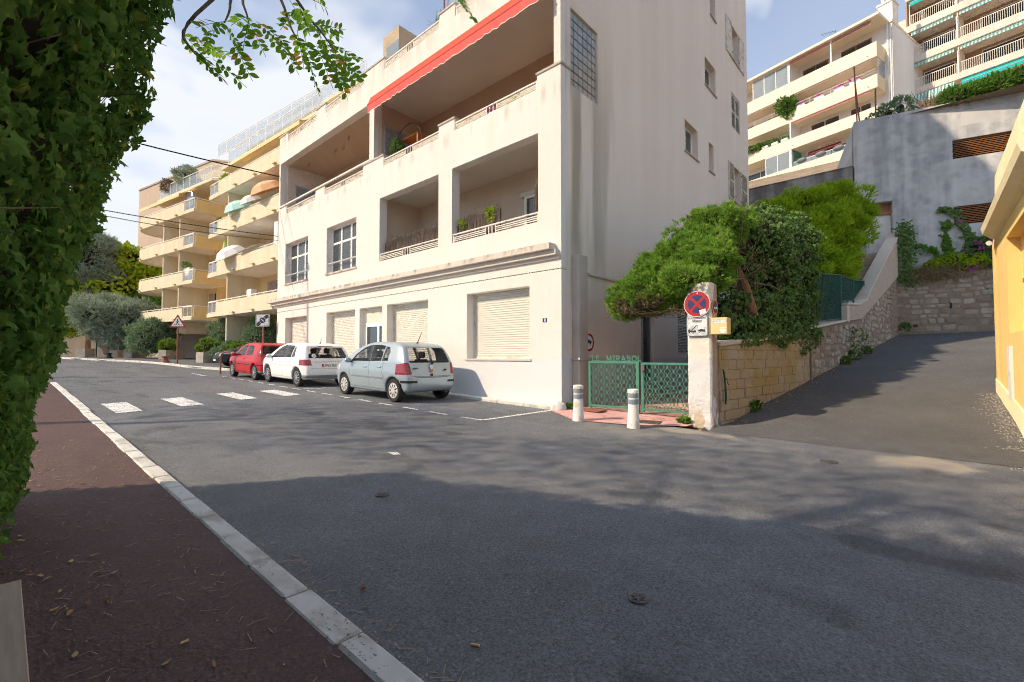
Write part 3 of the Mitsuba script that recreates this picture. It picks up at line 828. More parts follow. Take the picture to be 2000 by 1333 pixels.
# pair of big loggia fittings
w = put('loggia_window', cat(bx(-9.05, -8.97, 10.62, 10.72, 4.1, 6.12), bx(-7.3, -7.22, 10.62, 10.72, 4.1, 6.12), bx(-8.97, -7.3, 10.62, 10.72, 6.04, 6.12), bx(-8.2, -8.1, 10.62, 10.72, 4.1, 6.04)), 'm_white', B)
put('pane', bx(-8.97, -7.3, 10.66, 10.67, 4.1, 6.04), 'm_window', w)
put('lintel', bx(-9.2, -7.1, 10.60, 10.745, 6.125, 6.25), 'm_louvre', w)
w = put('loggia_window', bx(-12.7, -10.9, 10.70, 10.74, 4.1, 5.85), 'm_dark', B)
put('shutter', corrugated(-12.72, -10.88, 5.2, 6.05, 10.66), 'm_louvre', w)
w = put('loggia_window', bx(-22.888, -22.87, 9.55, 10.85, 8.0, 9.6), 'm_frost', B)
put('frame', cat(bx(-22.89, -22.85, 9.5, 9.55, 7.95, 9.65), bx(-22.89, -22.85, 10.85, 10.9, 7.95, 9.65), bx(-22.89, -22.85, 9.55, 10.85, 9.6, 9.65)), 'm_alu', w)
w = put('loggia_window', bx(-14.655, -14.63, 9.25, 10.45, 8.0, 9.72), 'm_cap', B)
for i in range(5):
    for j in range(8):
        put('block', cbx(-14.632, -14.60, 9.26 + .237 * i, 9.48 + .237 * i, 8.02 + .212 * j, 8.215 + .212 * j, .01), 'm_frost', w)
for (xx, zz, yy) in [(-21.9, 10.5, 9.7), (-19.4, 10.5, 9.8), (-18.9, 10.5, 9.9), (-17.9, 10.5, 9.6), (-15.7, 10.5, 9.5)]:
    put('ceiling_hook', tube([(xx, yy, zz), (xx, yy - .03, zz - .14), (xx + .05, yy - .02, zz - .2), (xx + .1, yy, zz - .12), (xx + .1, yy, zz)], .012, 6), 'm_rust', B)

# things on the loggias
a = thing('awning', 'long red awning with a scalloped pink valance under the third-floor parapet', 'awning')
xa, xb = -14.5, -6.72
put('roller', tube([(xa, YF - .16, 10.36), (xb, YF - .16, 10.36)], .125, 18), 'm_awnred', a, smooth=40)
v = np.array([[xa, YF - .27, 10.42], [xb, YF - .27, 10.42], [xb, YF - .38, 10.15], [xa, YF - .38, 10.15]])
put('fabric', cat((v, np.array([[0, 1, 2], [0, 2, 3]])), (v + [0, .0, -.006], np.array([[0, 2, 1], [0, 3, 2]]))), 'm_awnred', a)
put('front_bar', cbx(xa - .02, xb + .02, YF - .40, YF - .35, 10.09, 10.15, .012), 'm_awnpink', a)
n = 260
xs = np.linspace(xa, xb, n)
bot = 10.09 - .225 - .035 * np.abs(np.sin((xs - xa) * PI / .31)) ** .8
wav = .012 * np.sin(xs * 9) + .008 * np.sin(xs * 23 + 1)
vv = np.vstack([np.column_stack([xs, np.full(n, YF - .385), np.full(n, 10.09)]), np.column_stack([xs, YF - .385 + wav, bot]), np.column_stack([xs, YF - .386 + wav, bot - .014])])
i = np.arange(n - 1)
put('valance', mesh(vv[:2 * n], np.stack([i, i + 1, i + 1 + n, i + n], -1)), 'm_awnpink', a, smooth=True)
put('hem', mesh(vv[n:], np.stack([i, i + 1, i + 1 + n, i + n], -1)), 'm_white', a)
for xx in (-13.2, -11.4, -9.6, -7.9):
    put('arm', tube([(xx, YF - .02, 10.22), (xx, YF - .35, 10.12)], .014, 6), 'm_white', a)
# heather screens
def brush(name, x0, x1, z0, z1, y, label, n, seed, taper=None):
    r = np.random.default_rng(seed)
    t = thing(name, label, 'brush screen')
    xs = r.uniform(x0, x1, n); h = z1 + r.normal(0, .035, n) + .04 * np.sin(xs * 5)
    if taper is not None: h += taper * (xs - x0) / (x1 - x0)
    yy = y + r.uniform(-.03, .03, n)
    lean = r.normal(0, .02, n)
    w = .006
    v = np.stack([np.column_stack([xs - w, yy, np.full(n, z0)]), np.column_stack([xs + w, yy, np.full(n, z0)]), np.column_stack([xs + lean, yy - .01, h]), np.column_stack([xs, yy + .012, np.full(n, z0)])], 1).reshape(-1, 3)
    b = np.arange(n)[:, None] * 4
    f = np.vstack([b + [0, 1, 2], b + [1, 3, 2], b + [3, 0, 2]])
    put('twigs', (v, f), 'm_heather', t)
    put('backing', bx(x0, x1, y + .03, y + .04, z0, z1 - .05), 'm_heather', t)
brush('brush_screen', -14.2, -11.05, 4.6, 5.36, YF + .22, 'grey heather screen behind the left loggia railing of the first floor', 2600, 1, .06)
brush('brush_screen', -10.32, -8.6, 4.6, 5.36, YF + .22, 'grey heather screen with yellow-green plants at the right first-floor loggia', 1600, 2, .1)
brush('brush_screen', -7.72, -7.25, 4.6, 6.0, 9.5, 'tall narrow bundle of heather in front of the right loggia window', 260, 3)
# ------------------------------------------------------------------ the yellow apartment block further along the street
Y = thing('yellow_apartment_block', 'yellow apartment block with two stacks of long concrete balconies and glass roof terraces', 'building')
FR, FL = Fr((-26.4, 10.2), (-0.997, -0.077)), Fr((-40.1, 9.4), (-0.985, -0.167))
LEVELS = [4.92, 7.62, 10.32, 12.98]


def rail_run(fr, pts, z, parent, posts=1.1, drop=.12, r=.028):
    """A rail over the local points (a, b), with short posts down to the parapet."""
    w = [fr.p(a, b, z) for a, b in pts]
    k = put('railing', cat(*[tube([p, q], r, 6) for p, q in zip(w[:-1], w[1:])]), 'm_white', parent)
    ln = LineString([(a, b) for a, b in pts])
    for s in np.arange(.15, ln.length, posts):
        a, b = ln.interpolate(s).coords[0]
        put('post', fr(bx(a - .02, a + .02, b - .02, b + .02, z - drop, z - .005)), 'm_white', k)


def glass_run(fr, pts, z0, z1, parent, m='m_frost', step=1.15):
    ln = LineString(pts)
    n = max(1, int(round(ln.length / step)))
    w = [ln.interpolate(ln.length * i / n).coords[0] for i in range(n + 1)]
    k = put('glass_railing', cat(*[tube([fr.p(*p, z1), fr.p(*q, z1)], .03, 6) for p, q in zip(w[:-1], w[1:])], *[tube([fr.p(*p, z0), fr.p(*q, z0)], .022, 6) for p, q in zip(w[:-1], w[1:])],
                                 *[tube([fr.p(*p, z0 - .1), fr.p(*p, z1)], .02, 6) for p in w]), 'm_white', parent)
    for p, q in zip(w[:-1], w[1:]):
        a, b = np.array(p), np.array(q)
        a2, b2 = a + (b - a) * .05, b - (b - a) * .05
        v = np.array([fr.p(*a2, z0 + .03), fr.p(*b2, z0 + .03), fr.p(*b2, z1 - .12), fr.p(*a2, z1 - .12)])
        put('pane', (v, np.array([[0, 1, 2], [0, 2, 3]])), m, k)


def ribbon(fr, pts, z0, z1, t=.12):
    """A parapet wall following local points."""
    ln = LineString(pts)
    return fr(extr(ln.buffer(t / 2, cap_style=2, join_style=2), z0, z1, 'xy'))


# right-hand stack
put('wall', FR(cat(bx(-2.7, 10.2, 2.1, 12, 3.7, 14.5), bx(-2.7, 12.0, 3.0, 12, .3, 3.7))), 'm_yellow', Y)
for li, R in enumerate(LEVELS):
    zb, zt = R - 1.03, R - .12
    put('balcony_slab', FR(extr(Polygon([(-2.7, -.02), (10.03, -.02), (10.03, 2.1), (-2.7, 2.1)]), zb, zb + .18, 'xy')), 'm_soffit', Y)
    bal = put('balcony', cat(FR(bx(-2.7, 8.55, -.06, .08, zb - .02, zt)), FR(bx(8.56, 10.05, -.06, .08, zb - .02, zb + .22)), FR(bx(9.93, 10.05, .09, 2.1, zb - .02, zb + .22))), 'm_yellow_face', Y)
    for a in (.4, 2.9, 5.6): put('spout', FR(bx(a, a + .34, -.20, -.07, zb + .10, zb + .15)), 'm_yellow_side', bal)
    rail_run(FR, [(-2.7, .02), (10.0, .02), (10.0, 2.0)], R, bal)
    glass_run(FR, [(8.62, .0), (9.98, .0)], zb + .27, R - .04, bal, 'm_frost' if li else 'm_smoked', .7)
    put('fin', FR(bx(7.3, 7.42, .14, 2.1, zb - 1.75 if li else 1.0, zb - .001)), 'm_yellow_face', Y)
    put('fin', FR(bx(.7, .84, .35, 2.1, zb - 1.75 if li else 1.0, zb - .001)), 'm_yellow_face', Y)
    if li < 3:
        z0 = R - .9
        for a in (2.2, 4.6):
            w = put('window', FR(bx(a, a + 1.3, 2.06, 2.09, z0, z0 + 2.15)), 'm_dark', Y)
            put('shutter', FR(corrugated(a, a + 1.3, z0 + (.0 if li == 0 else .8), z0 + 2.15, 2.03)), 'm_bshutter', w)
# left-hand stack, its far end rounded
rnd = [(0, 0), (9.2, 0)] + [(9.2 + 2.1 * math.sin(q), 2.1 - 2.1 * math.cos(q)) for q in np.linspace(.12, PI / 2, 10)]
put('wall', FL(cat(bx(1.2, 9.6, 2.2, 12, 3.7, 14.5), bx(0.2, 9.2, 3.2, 12, .4, 3.7), bx(-3.6, 1.2, 3.6, 12, .4, 14.5))), 'm_yellow', Y)
for q in (-3.15, -2.8): put('drain_pipe', tube([FL.p(q, 3.5, 1), FL.p(q, 3.5, 14.5)], .06, 8), 'm_terra', Y)
for li, R in enumerate(LEVELS):
    R += .06
    zb, zt = R - 1.03, R - .12
    put('balcony_slab', FL(extr(Polygon([(0, 0)] + rnd[1:] + [(11.3, 3.2), (0, 2.2)]), zb, zb + .18, 'xy')), 'm_soffit', Y)
    bal = put('balcony', cat(ribbon(FL, [(1.5, 0)] + rnd[1:] + [(11.3, 3.4)], zb - .02, zt, .14), FL(bx(-.02, 1.49, -.07, .07, zb - .02, zb + .2))), 'm_yellow_face', Y)
    put('side_panel', FL(bx(-.05, .07, .071, 2.2, zb - .02, zt)), 'm_yellow_side', bal)
    for a in (2.6, 6.0, 9.2): put('spout', FL(bx(a, a + .34, -.20, -.072, zb + .10, zb + .15)), 'm_yellow_side', bal)
    rail_run(FL, rnd, R, bal); rail_run(FL, [(0, 0), (0, 2.2)], R, bal)
    glass_run(FL, [(.05, 0), (1.45, 0)], zb + .24, R - .05, bal, 'm_frost' if li else 'm_smoked', .7)
    for a in (2.6, 5.4): put('fin', FL(bx(a, a + .12, .12, 2.2, zb - 1.75 if li else 3.0, zb - .001)), 'm_yellow_face', Y)
    if li < 3:
        z0 = R - .9
        w = put('window', FL(bx(1.3, 2.3, 2.14, 2.19, z0, z0 + 2.15)), 'm_dark', Y)
        put('shutter', FL(corrugated(1.3, 2.3, z0 + (0 if li < 1 else 1.1), z0 + 2.15, 2.11)), 'm_bshutter', w)
        w = put('window', FL(bx(-1.9, -.7, 3.54, 3.59, z0, z0 + 2.1)), 'm_dark', Y)
        put('shutter', FL(corrugated(-1.9, -.7, z0 + .3, z0 + 2.1, 3.51)), 'm_bshutter', w)
for z0 in (7.62, 10.32):
    w = put('lattice', FL(cat(*[bx(6.0 + .0, 6.03, 1.0 + k * .17, 1.03 + k * .17, z0 - .9, z0 + .75) for k in range(5)], *[bx(6.031, 6.05, 1.0, 1.73, z0 - .85 + k * .2, z0 - .82 + k * .2) for k in range(8)])), 'm_white', Y)
# ground floor entrance
d = put('entrance_door', FL(bx(-.2, 1.6, 3.10, 3.18, 1.05, 3.4)), 'm_black', Y)
put('pane', FL(cat(bx(-.1, .62, 3.07, 3.08, 1.15, 3.3), bx(.8, 1.5, 3.07, 3.08, 1.15, 3.3))), 'm_window', d)
put('frame', FL(cat(bx(-.28, -.2, 2.9, 3.18, 1.0, 3.6), bx(1.6, 1.7, 2.9, 3.18, 1.0, 3.6))), 'm_yellow', d)
put('pillar', FL(bx(-.9, -.45, 1.2, 1.65, .6, 3.9)), 'm_yellow', Y)
put('wall', FL(bx(3.0, 9.0, 3.0, 3.19, .8, 3.7)), 'm_farwall', Y)
# roof terraces
put('penthouse', cat(FR(bx(-2.7, 10.6, 3.6, 11, 14.5, 17.3)), FL(bx(-.6, 8.6, 3.4, 11, 14.5, 17.3)), FR(bx(-2.7, 14, 6.2, 11, 17.3, 18.0))), 'm_yellow', Y)
put('terrace_floor', cat(FR(bx(-2.75, 10.7, .9, 12, 14.5, 14.66)), FL(extr(Polygon([(-3.7, 3.0), (-.5, .9), (9.0, .9), (10.2, 1.6), (10.6, 3), (10.6, 11), (-3.7, 11)]), 14.5, 14.66, 'xy')), FR(bx(-2.75, 12.5, 3.3, 11, 17.3, 17.45))), 'm_yellow_face', Y)
glass_run(FL, [(-3.2, 2.6), (-.6, 1.0), (8.8, 1.0), (9.9, 1.6), (10.4, 2.8)], 14.75, 15.72, Y)
glass_run(FR, [(-2.4, 1.05), (9.9, 1.05)], 14.75, 15.72, Y)
glass_run(FR, [(-2.7, 3.5), (16.2, 2.6)], 17.55, 18.5, Y, 'm_frost', 1.6)
def awn(fr, a0, a1, b0, b1, z0, z1, label):
    t = thing('beige_awning', label, 'awning')
    v = np.array([fr.p(a0, b0, z0), fr.p(a1, b0, z0), fr.p(a1, b1, z1), fr.p(a0, b1, z1)])
    put('fabric', cat((v, np.array([[0, 1, 2], [0, 2, 3]])), (v - [0, 0, .02], np.array([[0, 2, 1], [0, 3, 2]]))), 'm_awnbeige', t)
    v = np.array([fr.p(a0, b1, z1), fr.p(a1, b1, z1), fr.p(a1, b1, z1 - .22), fr.p(a0, b1, z1 - .22)])
    put('valance', cat((v, np.array([[0, 1, 2], [0, 2, 3]]))), 'm_awnbeige', t)
awn(FR, -1.6, 7.2, 1.2, .15, 14.42, 13.95, 'long beige awning under the glass terrace of the right-hand balcony stack')
awn(FL, 2.4, 10.3, 1.3, -.1, 14.45, 13.75, 'long beige awning at the top of the left-hand balcony stack')
awn(FL, -1.9, .9, 2.6, 1.6, 14.42, 14.0, 'short beige awning between the two balcony stacks')
t = thing('roof_block', 'ochre chimney block with glazed side on the roof of the yellow block', 'chimney')
put('body', cat(bx(-23.3, -21.7, 14.6, 16.4, 17.4, 19.9), bx(-22.4, -21.0, 16.9, 18.6, 17.4, 20.6)), 'm_raw', t)
put('pane', bx(-22.9, -21.66, 14.56, 14.59, 17.6, 19.1), 'm_frost', t)
t = thing('vent_block', 'small ochre ventilation block standing on the yellow roof line', 'chimney')
put('body', FR(bx(3.2, 4.3, 6.4, 7.6, 17.9, 20.4)), 'm_raw', t)
# satellite dish, parasols and other things on the balconies
def parasol(name, fr, a, b, z, r, h, tilt, m, label, grp=None):
    t = thing(name, label, 'parasol')
    n = 8
    pr = [(.01, h), (r * .35, h - .05 * h), (r * .7, h - .22 * h), (r, h - .62 * h)]
    v, f = lathe([(q, zz) for q, zz in pr[::-1]], n)
    ang = math.radians(tilt)
    c, s = math.cos(ang), math.sin(ang)
    v = np.column_stack([v[:, 0], v[:, 1] * c - v[:, 2] * s, v[:, 1] * s + v[:, 2] * c])
    put('canopy', fr((v + [a, b, z], f)), m, t)
    put('pole', tube([fr.p(a, b, z - .9), fr.p(a, b - h * s * .9, z + h * c * .9)], .02, 6), 'm_alu', t)
parasol('parasol', FR, 5.9, .35, 10.25, .95, .9, 28, 'm_fab_mint', 'pale mint parasol tilted over the third-floor balcony rail')
parasol('parasol', FR, 4.4, .40, 10.55, .70, .65, 30, 'm_fab_white', 'small white parasol beside the mint one on the balcony')
parasol('parasol', FR, 2.0, .35, 10.60, 1.05, .9, 30, 'm_fab_orange', 'peach orange parasol at the right end of the third-floor balcony')
parasol('parasol', FR, 6.5, .20, 7.45, 1.05, .85, 34, 'm_fab_white', 'white parasol hanging over the second-floor balcony rail')
t = thing('sunshade', 'flat white sunshade tilted over the second-floor balcony rail', 'sunshade')
v = np.array([FR.p(2.6, -.25, 7.75), FR.p(4.9, -.3, 7.6), FR.p(4.7, .9, 8.15), FR.p(2.4, .95, 8.3)])
put('cloth', cat((v, np.array([[0, 1, 2], [0, 2, 3]])), (v - [0, 0, .03], np.array([[0, 2, 1], [0, 3, 2]]))), 'm_fab_white', t)
put('pole', tube([FR.p(3.6, .4, 6.7), FR.p(3.6, .4, 7.95)], .025, 6), 'm_alu', t)
t = thing('closed_parasol', 'folded lime green parasol standing upright on a yellow balcony', 'parasol')
put('cloth', FR(lathe([(.10, 7.35), (.30, 7.45), (.24, 8.2), (.13, 8.9), (.07, 9.05), (.05, 9.15)], 9, (8.5, .45, 0))), 'm_fab_lime', t)
put('pole', tube([FR.p(8.5, .45, 6.6), FR.p(8.5, .45, 9.3)], .02, 6), 'm_alu', t)
t = thing('trellis', 'dark wooden lattice screen beside the folded green parasol', 'trellis')
put('laths', FR(cat(*[bx(9.55 + k * .001, 9.57 + k * .001, .2 + k * .19, .24 + k * .19, 6.8, 8.5) for k in range(8)], *[bx(9.575, 9.59, .2, 1.6, 6.9 + k * .2, 6.94 + k * .2) for k in range(8)])), 'm_woodbrown', t)
t = thing('satellite_dish', 'grey satellite dish on the top balcony of the left stack', 'satellite dish')
put('dish', disc(FL.p(2.5, .6, 13.75), (.5, -.8, .25), .42, 24, .05), 'm_alu', t)
put('arm', tube([FL.p(2.5, .7, 12.9), FL.p(2.5, .65, 13.7)], .025, 6), 'm_dark', t)
t = thing('screen_box', 'dark grey screen panel on the top left balcony', 'screen')
put('panel', FL(cbx(1.1, 2.3, .35, .9, 12.7, 13.5, .02)), 'm_greybox', t)
t = thing('white_cabinet', 'tall white cabinet standing at the right end of a yellow balcony', 'cabinet')
put('body', FR(cbx(.95, 1.4, .3, .8, 6.8, 9.0, .02)), 'm_white', t)
t = thing('balcony_planter', 'white planter trough standing on the left second balcony', 'planter')
put('trough', FL(cbx(1.6, 3.2, .4, .8, 7.4, 8.05, .02)), 'm_white', t)
t = thing('white_box', 'small white appliance behind the lowest balcony rail', 'box')
put('body', FR(cbx(4.1, 4.7, .25, .6, 4.6, 5.35, .02)), 'm_white', t)
# blank gable far behind
t = thing('far_house', 'plain brown-beige gable wall of a house behind the yellow block', 'building')
f = Fr((-58.0, 20.0), (-.93, -.36))
put('wall', f(extr(Polygon([(-6, 0), (22, 0), (22, 23.5), (8, 25.5), (-6, 22.3)]), 0, 8, 'xz')), 'm_farwall', t)
put('roof_edge', f(extr(Polygon([(-6.1, 22.3), (8, 25.5), (22, 23.5), (22, 23.7), (8, 25.72), (-6.1, 22.52)]), -.1, 8, 'xz')), 'm_cap', t)
# ------------------------------------------------------------------ gate pillar, walls and steps beside the climbing lane
P = thing('gate_pillar', 'peeling whitewashed gate pillar carrying the round no-stopping sign', 'pillar')
pv, pf = cbx(-3.46, -3.02, 8.95, 9.34, -.25, 2.66, .025)
tm = trimesh.Trimesh(*trimesh.remesh.subdivide_to_size(pv, pf, .06), process=True)
q = tm.vertices + 0
nn = meshkit.fbm(q * 5.0, 4, 3)[:, None] - .5
q = q + tm.vertex_normals * nn * .035 * np.clip(1.4 - q[:, 2:], .25, 1.6)
put('shaft', (q, tm.faces), 'm_pillar', P)
r = np.random.default_rng(8)
for k in range(9):
    c = np.array([r.uniform(-3.45, -2.85), r.uniform(8.85, 9.3) - (.1 if k % 2 else 0), -.09])
    put('rubble', shift((lambda s: (s.vertices * r.uniform(.03, .07) * [1.3, 1, .7], s.faces))(trimesh.creation.icosphere(1)), c), 'm_render', P)
tube_pts = [(-3.47, 8.94, 2.25), (-3.5, 8.93, 2.0), (-3.47, 8.94, 1.95)]
put('cable', tube(tube_pts, .008, 6), 'm_dark', P)

Wf = Fr((-3.0, 9.25), (.1045, .9945))
def ya(y): return (y - 9.25) / .9945
W = thing('block_wall', 'low wall of mossy yellowish concrete blocks beside the gate pillar', 'wall')
top = lambda a: 1.44 + (1.86 - 1.44) * a / 5.75
put('core', Wf(cat(extr(Polygon([(.06, -.5), (5.72, -.5), (5.72, 1.84), (.06, 1.43)]), .018, .3, 'xz'))), 'm_blockjoint', W)
v, f = cbx(0.06, 5.76, -.03, .34, 0, .085, .012)
v = v.copy(); v[:, 2] += np.interp(v[:, 0], [0, 5.76], [1.43, 1.85])
put('coping', Wf((v, f)), 'm_coping', W)
r = np.random.default_rng(4)
clip = Polygon([(.07, -.3), (5.7, .45), (5.7, 1.845), (.07, 1.425)])
for row in range(11):
    z0 = -.22 + row * .2
    a = .07 - (row % 2) * .2 - (.1 if row in (2, 7) else 0)
    while a < 5.7:
        L = .40 if row > 3 else r.uniform(.26, .40)
        g = rect(max(a, .07) + .007, min(a + L, 5.7) - .007, z0 + .006, z0 + .194).intersection(clip)
        if g.area > .01 and g.geom_type == 'Polygon':
            out = r.uniform(-.004, .006) + (.022 * r.random() if row < 4 else 0)
            base = list(g.exterior.coords)[:-1]
            inn = g.buffer(-.012)
            if inn.geom_type == 'Polygon' and not inn.is_empty:
                put('block', Wf(extr(g, -out, .06, 'xz')), 'm_block', W)
        a += L


def rubble(fr, poly, sx, sz, b0, seed, parent, limit, near_first):
    """Rough-squared stones in wandering courses over a polygon of the wall face; b0 = mortar plane."""
    r = np.random.default_rng(seed)
    x0, z0, x1, z1 = poly.bounds
    stones = []
    z = z0
    while z < z1:
        h = sz * r.uniform(.65, 1.35)
        a = x0 - r.uniform(0, sx)
        while a < x1:
            w = sx * r.uniform(.5, 1.7)
            hh = h * r.uniform(.82, 1.0)
            lift = .05 * math.sin(a * 1.3 + z * 2) + .03 * math.sin(a * 3.7)
            n = 8
            ang = np.linspace(0, 2 * PI, n, endpoint=False) + PI / 8
            px = np.sign(np.cos(ang)) * np.abs(np.cos(ang)) ** .38 * w * .5 * r.uniform(.74, 1.04, n)
            pz = np.sign(np.sin(ang)) * np.abs(np.sin(ang)) ** .38 * hh * .5 * r.uniform(.74, 1.04, n)
            c = np.array([a + w / 2, z + h / 2 + lift])
            if poly.contains(Point(*c)) and poly.contains(Point(c[0], c[1] + hh * .4)):
                out = r.uniform(.006, .034)
                ring0 = np.column_stack([c[0] + px, np.full(n, b0 + .03), c[1] + pz])
                ring1 = np.column_stack([c[0] + px * .96, np.full(n, b0 - out * .55), c[1] + pz * .95])
                ring2 = np.column_stack([c[0] + px * .72, b0 - out * r.uniform(.8, 1.15, n), c[1] + pz * .72])
                cc = np.array([[c[0] + w * r.uniform(-.1, .1), b0 - out, c[1]]])
                v = np.vstack([ring0, ring1, ring2, cc])
                i = np.arange(n); j = (i + 1) % n
                f = np.vstack([np.stack([i, j, j + n], -1), np.stack([i, j + n, i + n], -1), np.stack([i + n, j + n, j + 2 * n], -1), np.stack([i + n, j + 2 * n, i + 2 * n], -1), np.stack([i + 2 * n, j + 2 * n, i * 0 + 3 * n], -1)])
                stones.append((near_first(c), (v, f)))
            a += w + .012
        z += h + .008
    stones.sort(key=lambda s: s[0])
    for k, (_, m) in enumerate(stones[:limit]): put('stone', fr(m), f'm_stone{k * 7 % 3}', parent)
    if len(stones) > limit: put('stone', fr(cat(*[m for _, m in stones[limit:]])), 'm_stone1', parent, kind='stuff')


V = thing('rubble_wall', 'tall rubble stone stair wall with sloping pale coping beside the side lane', 'wall')
yy = lambda y: ya(y)
outer = Polygon([(5.76, -.3), (yy(31.5), 1.5), (yy(31.5), 7.45), (yy(29.6), 7.42), (yy(22.5), 3.78), (yy(21.8), 3.35), (yy(20.6), 3.08), (yy(18.9), 2.96), (yy(18.88), 2.40), (yy(15.9), 2.09), (5.76, 1.99)])
put('core', Wf(extr(outer, .03, .34, 'xz')), 'm_mortar', V)
rend = Polygon([(yy(18.9), 2.42), (yy(21.0), 2.62), (yy(25), 3.9), (yy(31.4), 6.0), (yy(31.4), 7.44), (yy(29.6), 7.41), (yy(22.5), 3.77), (yy(21.8), 3.34), (yy(20.6), 3.07), (yy(18.9), 2.95)])
put('render_coat', Wf(extr(rend, -.045, .028, 'xz')), 'm_render', V)
cop = []
for (y0, z0), (y1, z1) in zip([(18.86, 2.96), (20.6, 3.08), (21.8, 3.35), (22.5, 3.78)], [(20.6, 3.08), (21.8, 3.35), (22.5, 3.78), (29.65, 7.43)]):
    v, f = cbx(yy(y0), yy(y1), -.07, .40, 0, .07, .01)
    v = v.copy(); v[:, 2] += np.interp(v[:, 0], [yy(y0), yy(y1)], [z0, z1])
    cop.append(Wf((v, f)))
put('coping', cat(*cop), 'm_coping', V)
v, f = cbx(5.77, yy(18.84), -.055, .38, 0, .05, .012)
v = v.copy(); v[:, 2] += np.interp(v[:, 0], [5.77, yy(15.9), yy(18.84)], [1.99, 2.09, 2.40])
put('coping', Wf((v, f)), 'm_coping', V)
put('end_post', Wf(cbx(yy(18.84), yy(19.15), -.06, .36, 2.40, 2.94, .015)), 'm_coping', V)
put('joint_post', Wf(cbx(5.70, 5.80, -.05, .3, -.1, 1.84, .01)), 'm_mortar', V)
sp = Polygon([(5.82, .42), (yy(31.2), 2.25), (yy(31.2), 6.0), (yy(25), 3.88), (yy(21.0), 2.60), (yy(18.9), 2.39), (yy(15.9), 2.07), (5.82, 1.97)])
rubble(Wf, sp, .30, .21, .03, 3, V, 290, lambda c: c[0])

steps = thing('stone_steps', 'worn grey stone steps climbing behind the sloping wall to the white door', 'steps')
for k in range(24):
    y = 19.6 + k * .365
    put('step', Wf(cbx(ya(y), ya(y + .40), .38, 1.75, 2.2 + .0 * k, 2.42 + .158 * (k + 1), .015)), f'm_stone{2 if k % 3 else 0}', steps)
put('landing', Wf(cbx(ya(28.34), ya(29.3), .38, 2.2, 5.0, 6.215, .02)), 'm_cap', steps)
put('lower_landing', Wf(bx(ya(15.6), ya(19.6), .34, 2.0, 1.2, 2.40)), 'm_cap', steps)
t = thing('handrail', 'green metal handrail leaning up the left side of the stone steps', 'handrail')
put('rail', tube([Wf.p(ya(19.6), 1.6, 3.3), Wf.p(ya(24.5), 1.55, 5.5)], .022, 8), 'm_greenmetal', t)
for y in (19.8, 22.2, 24.4): put('post', tube([Wf.p(ya(y), 1.6, 2.3 + (y - 19.6) * .44), Wf.p(ya(y), 1.6, 3.3 + (y - 19.6) * .449)], .018, 6), 'm_greenmetal', t)
F_ = thing('green_fence', 'dark green steel bar gate and railing at the foot of the stone steps', 'fence')
def panel(y0, y1, t0, t1, b0, b1, n, d):
    a0, a1 = ya(y0), ya(y1)
    k = put('panel_frame', cat(tube([Wf.p(a0, d, t0), Wf.p(a1, d, t1)], .024, 6), tube([Wf.p(a0, d, b0), Wf.p(a1, d, b1)], .024, 6), tube([Wf.p(a0, d, b0 - .12), Wf.p(a0, d, t0)], .028, 6), tube([Wf.p(a1, d, b1 - .05), Wf.p(a1, d, t1)], .028, 6)), 'm_greenmetal', F_)
    for i in range(1, n):
        s = i / n
        a = a0 + (a1 - a0) * s
        put('bar', Wf(bx(a - .011, a + .011, d - .011, d + .011, b0 + (b1 - b0) * s, t0 + (t1 - t0) * s)), 'm_greenmetal', k)
panel(16.2, 18.86, 3.70, 3.98, 2.28, 2.50, 22, .12)
panel(18.9, 20.7, 3.98, 4.02, 3.1, 3.28, 13, .14)
panel(20.75, 22.5, 4.02, 4.19, 3.30, 4.05, 13, .16)
# raised garden bed behind the walls
bed = Polygon([(-3.45, 9.45), (-3.55, 10.2), (-4.1, 12), (-4.6, 15), (-4.9, 18), (-5.0, 28.8), (-2.9, 28.8), (wpt(27) - 1.9, 27), (wpt(19) - 1.9, 19), (wpt(17) - .4, 17), (wpt(9.5) - .32, 9.5)])
gm = sheet(bed, lambda x, y: 1.35 + np.clip((y - 10) * .03, 0, .3) + np.clip((y - 16) * .31, 0, 3.6), 0, .8)
bl = []
co = list(bed.exterior.coords)
for p, q in zip(co[:-1], co[1:]):
    zf = lambda y: 1.35 + min(max((y - 10) * .03, 0), .3) + min(max((y - 16) * .31, 0), 3.6)
    bl.append((np.array([[p[0], p[1], -.3], [q[0], q[1], -.3], [q[0], q[1], zf(q[1])], [p[0], p[1], zf(p[1])]]), np.array([[0, 1, 2], [0, 2, 3]])))
put('garden_bed', cat(gm, *bl), 'm_soil', kind='structure', label='raised bed of bare soil under the hedges', cat='flower bed')

# ------------------------------------------------------------------ grey concrete building above the lane
G = Fr((-1.8, 28.9), (.974, .225))
GB_ = thing('grey_building', 'blotchy grey rendered building with brown slatted openings and a white door', 'building')
door = (-.34, .73, 6.2, 8.87)
vents = [(2.98, 5.3, 10.45, 11.34), (2.96, 5.3, 7.34, 8.21)]
gp = rect(-.71, 9, 1.5, 13.14).difference(unary_union([rect(*door)] + [rect(*q) for q in vents]))
put('wall', G(extr(gp, 0, .45, 'xz')), 'm_greywall', GB_)
put('wall', G(cat(bx(-.71, -.35, .45, 9, 1.5, 13.14), bx(-.71, 9, 9, 9.3, 1.5, 13.14))), 'm_greywall', GB_)
put('roof', G(bx(-.36, 9, .45, 9, 12.85, 13.0)), 'm_cap', GB_)
put('repair_patch', G(cat(bx(3.3, 4.6, -.004, .0, 11.95, 12.65))), 'm_greypatch', GB_)
d = put('door', G(cbx(-.30, .71, .32, .38, 6.2, 8.40, .01)), 'm_whitewall', GB_)
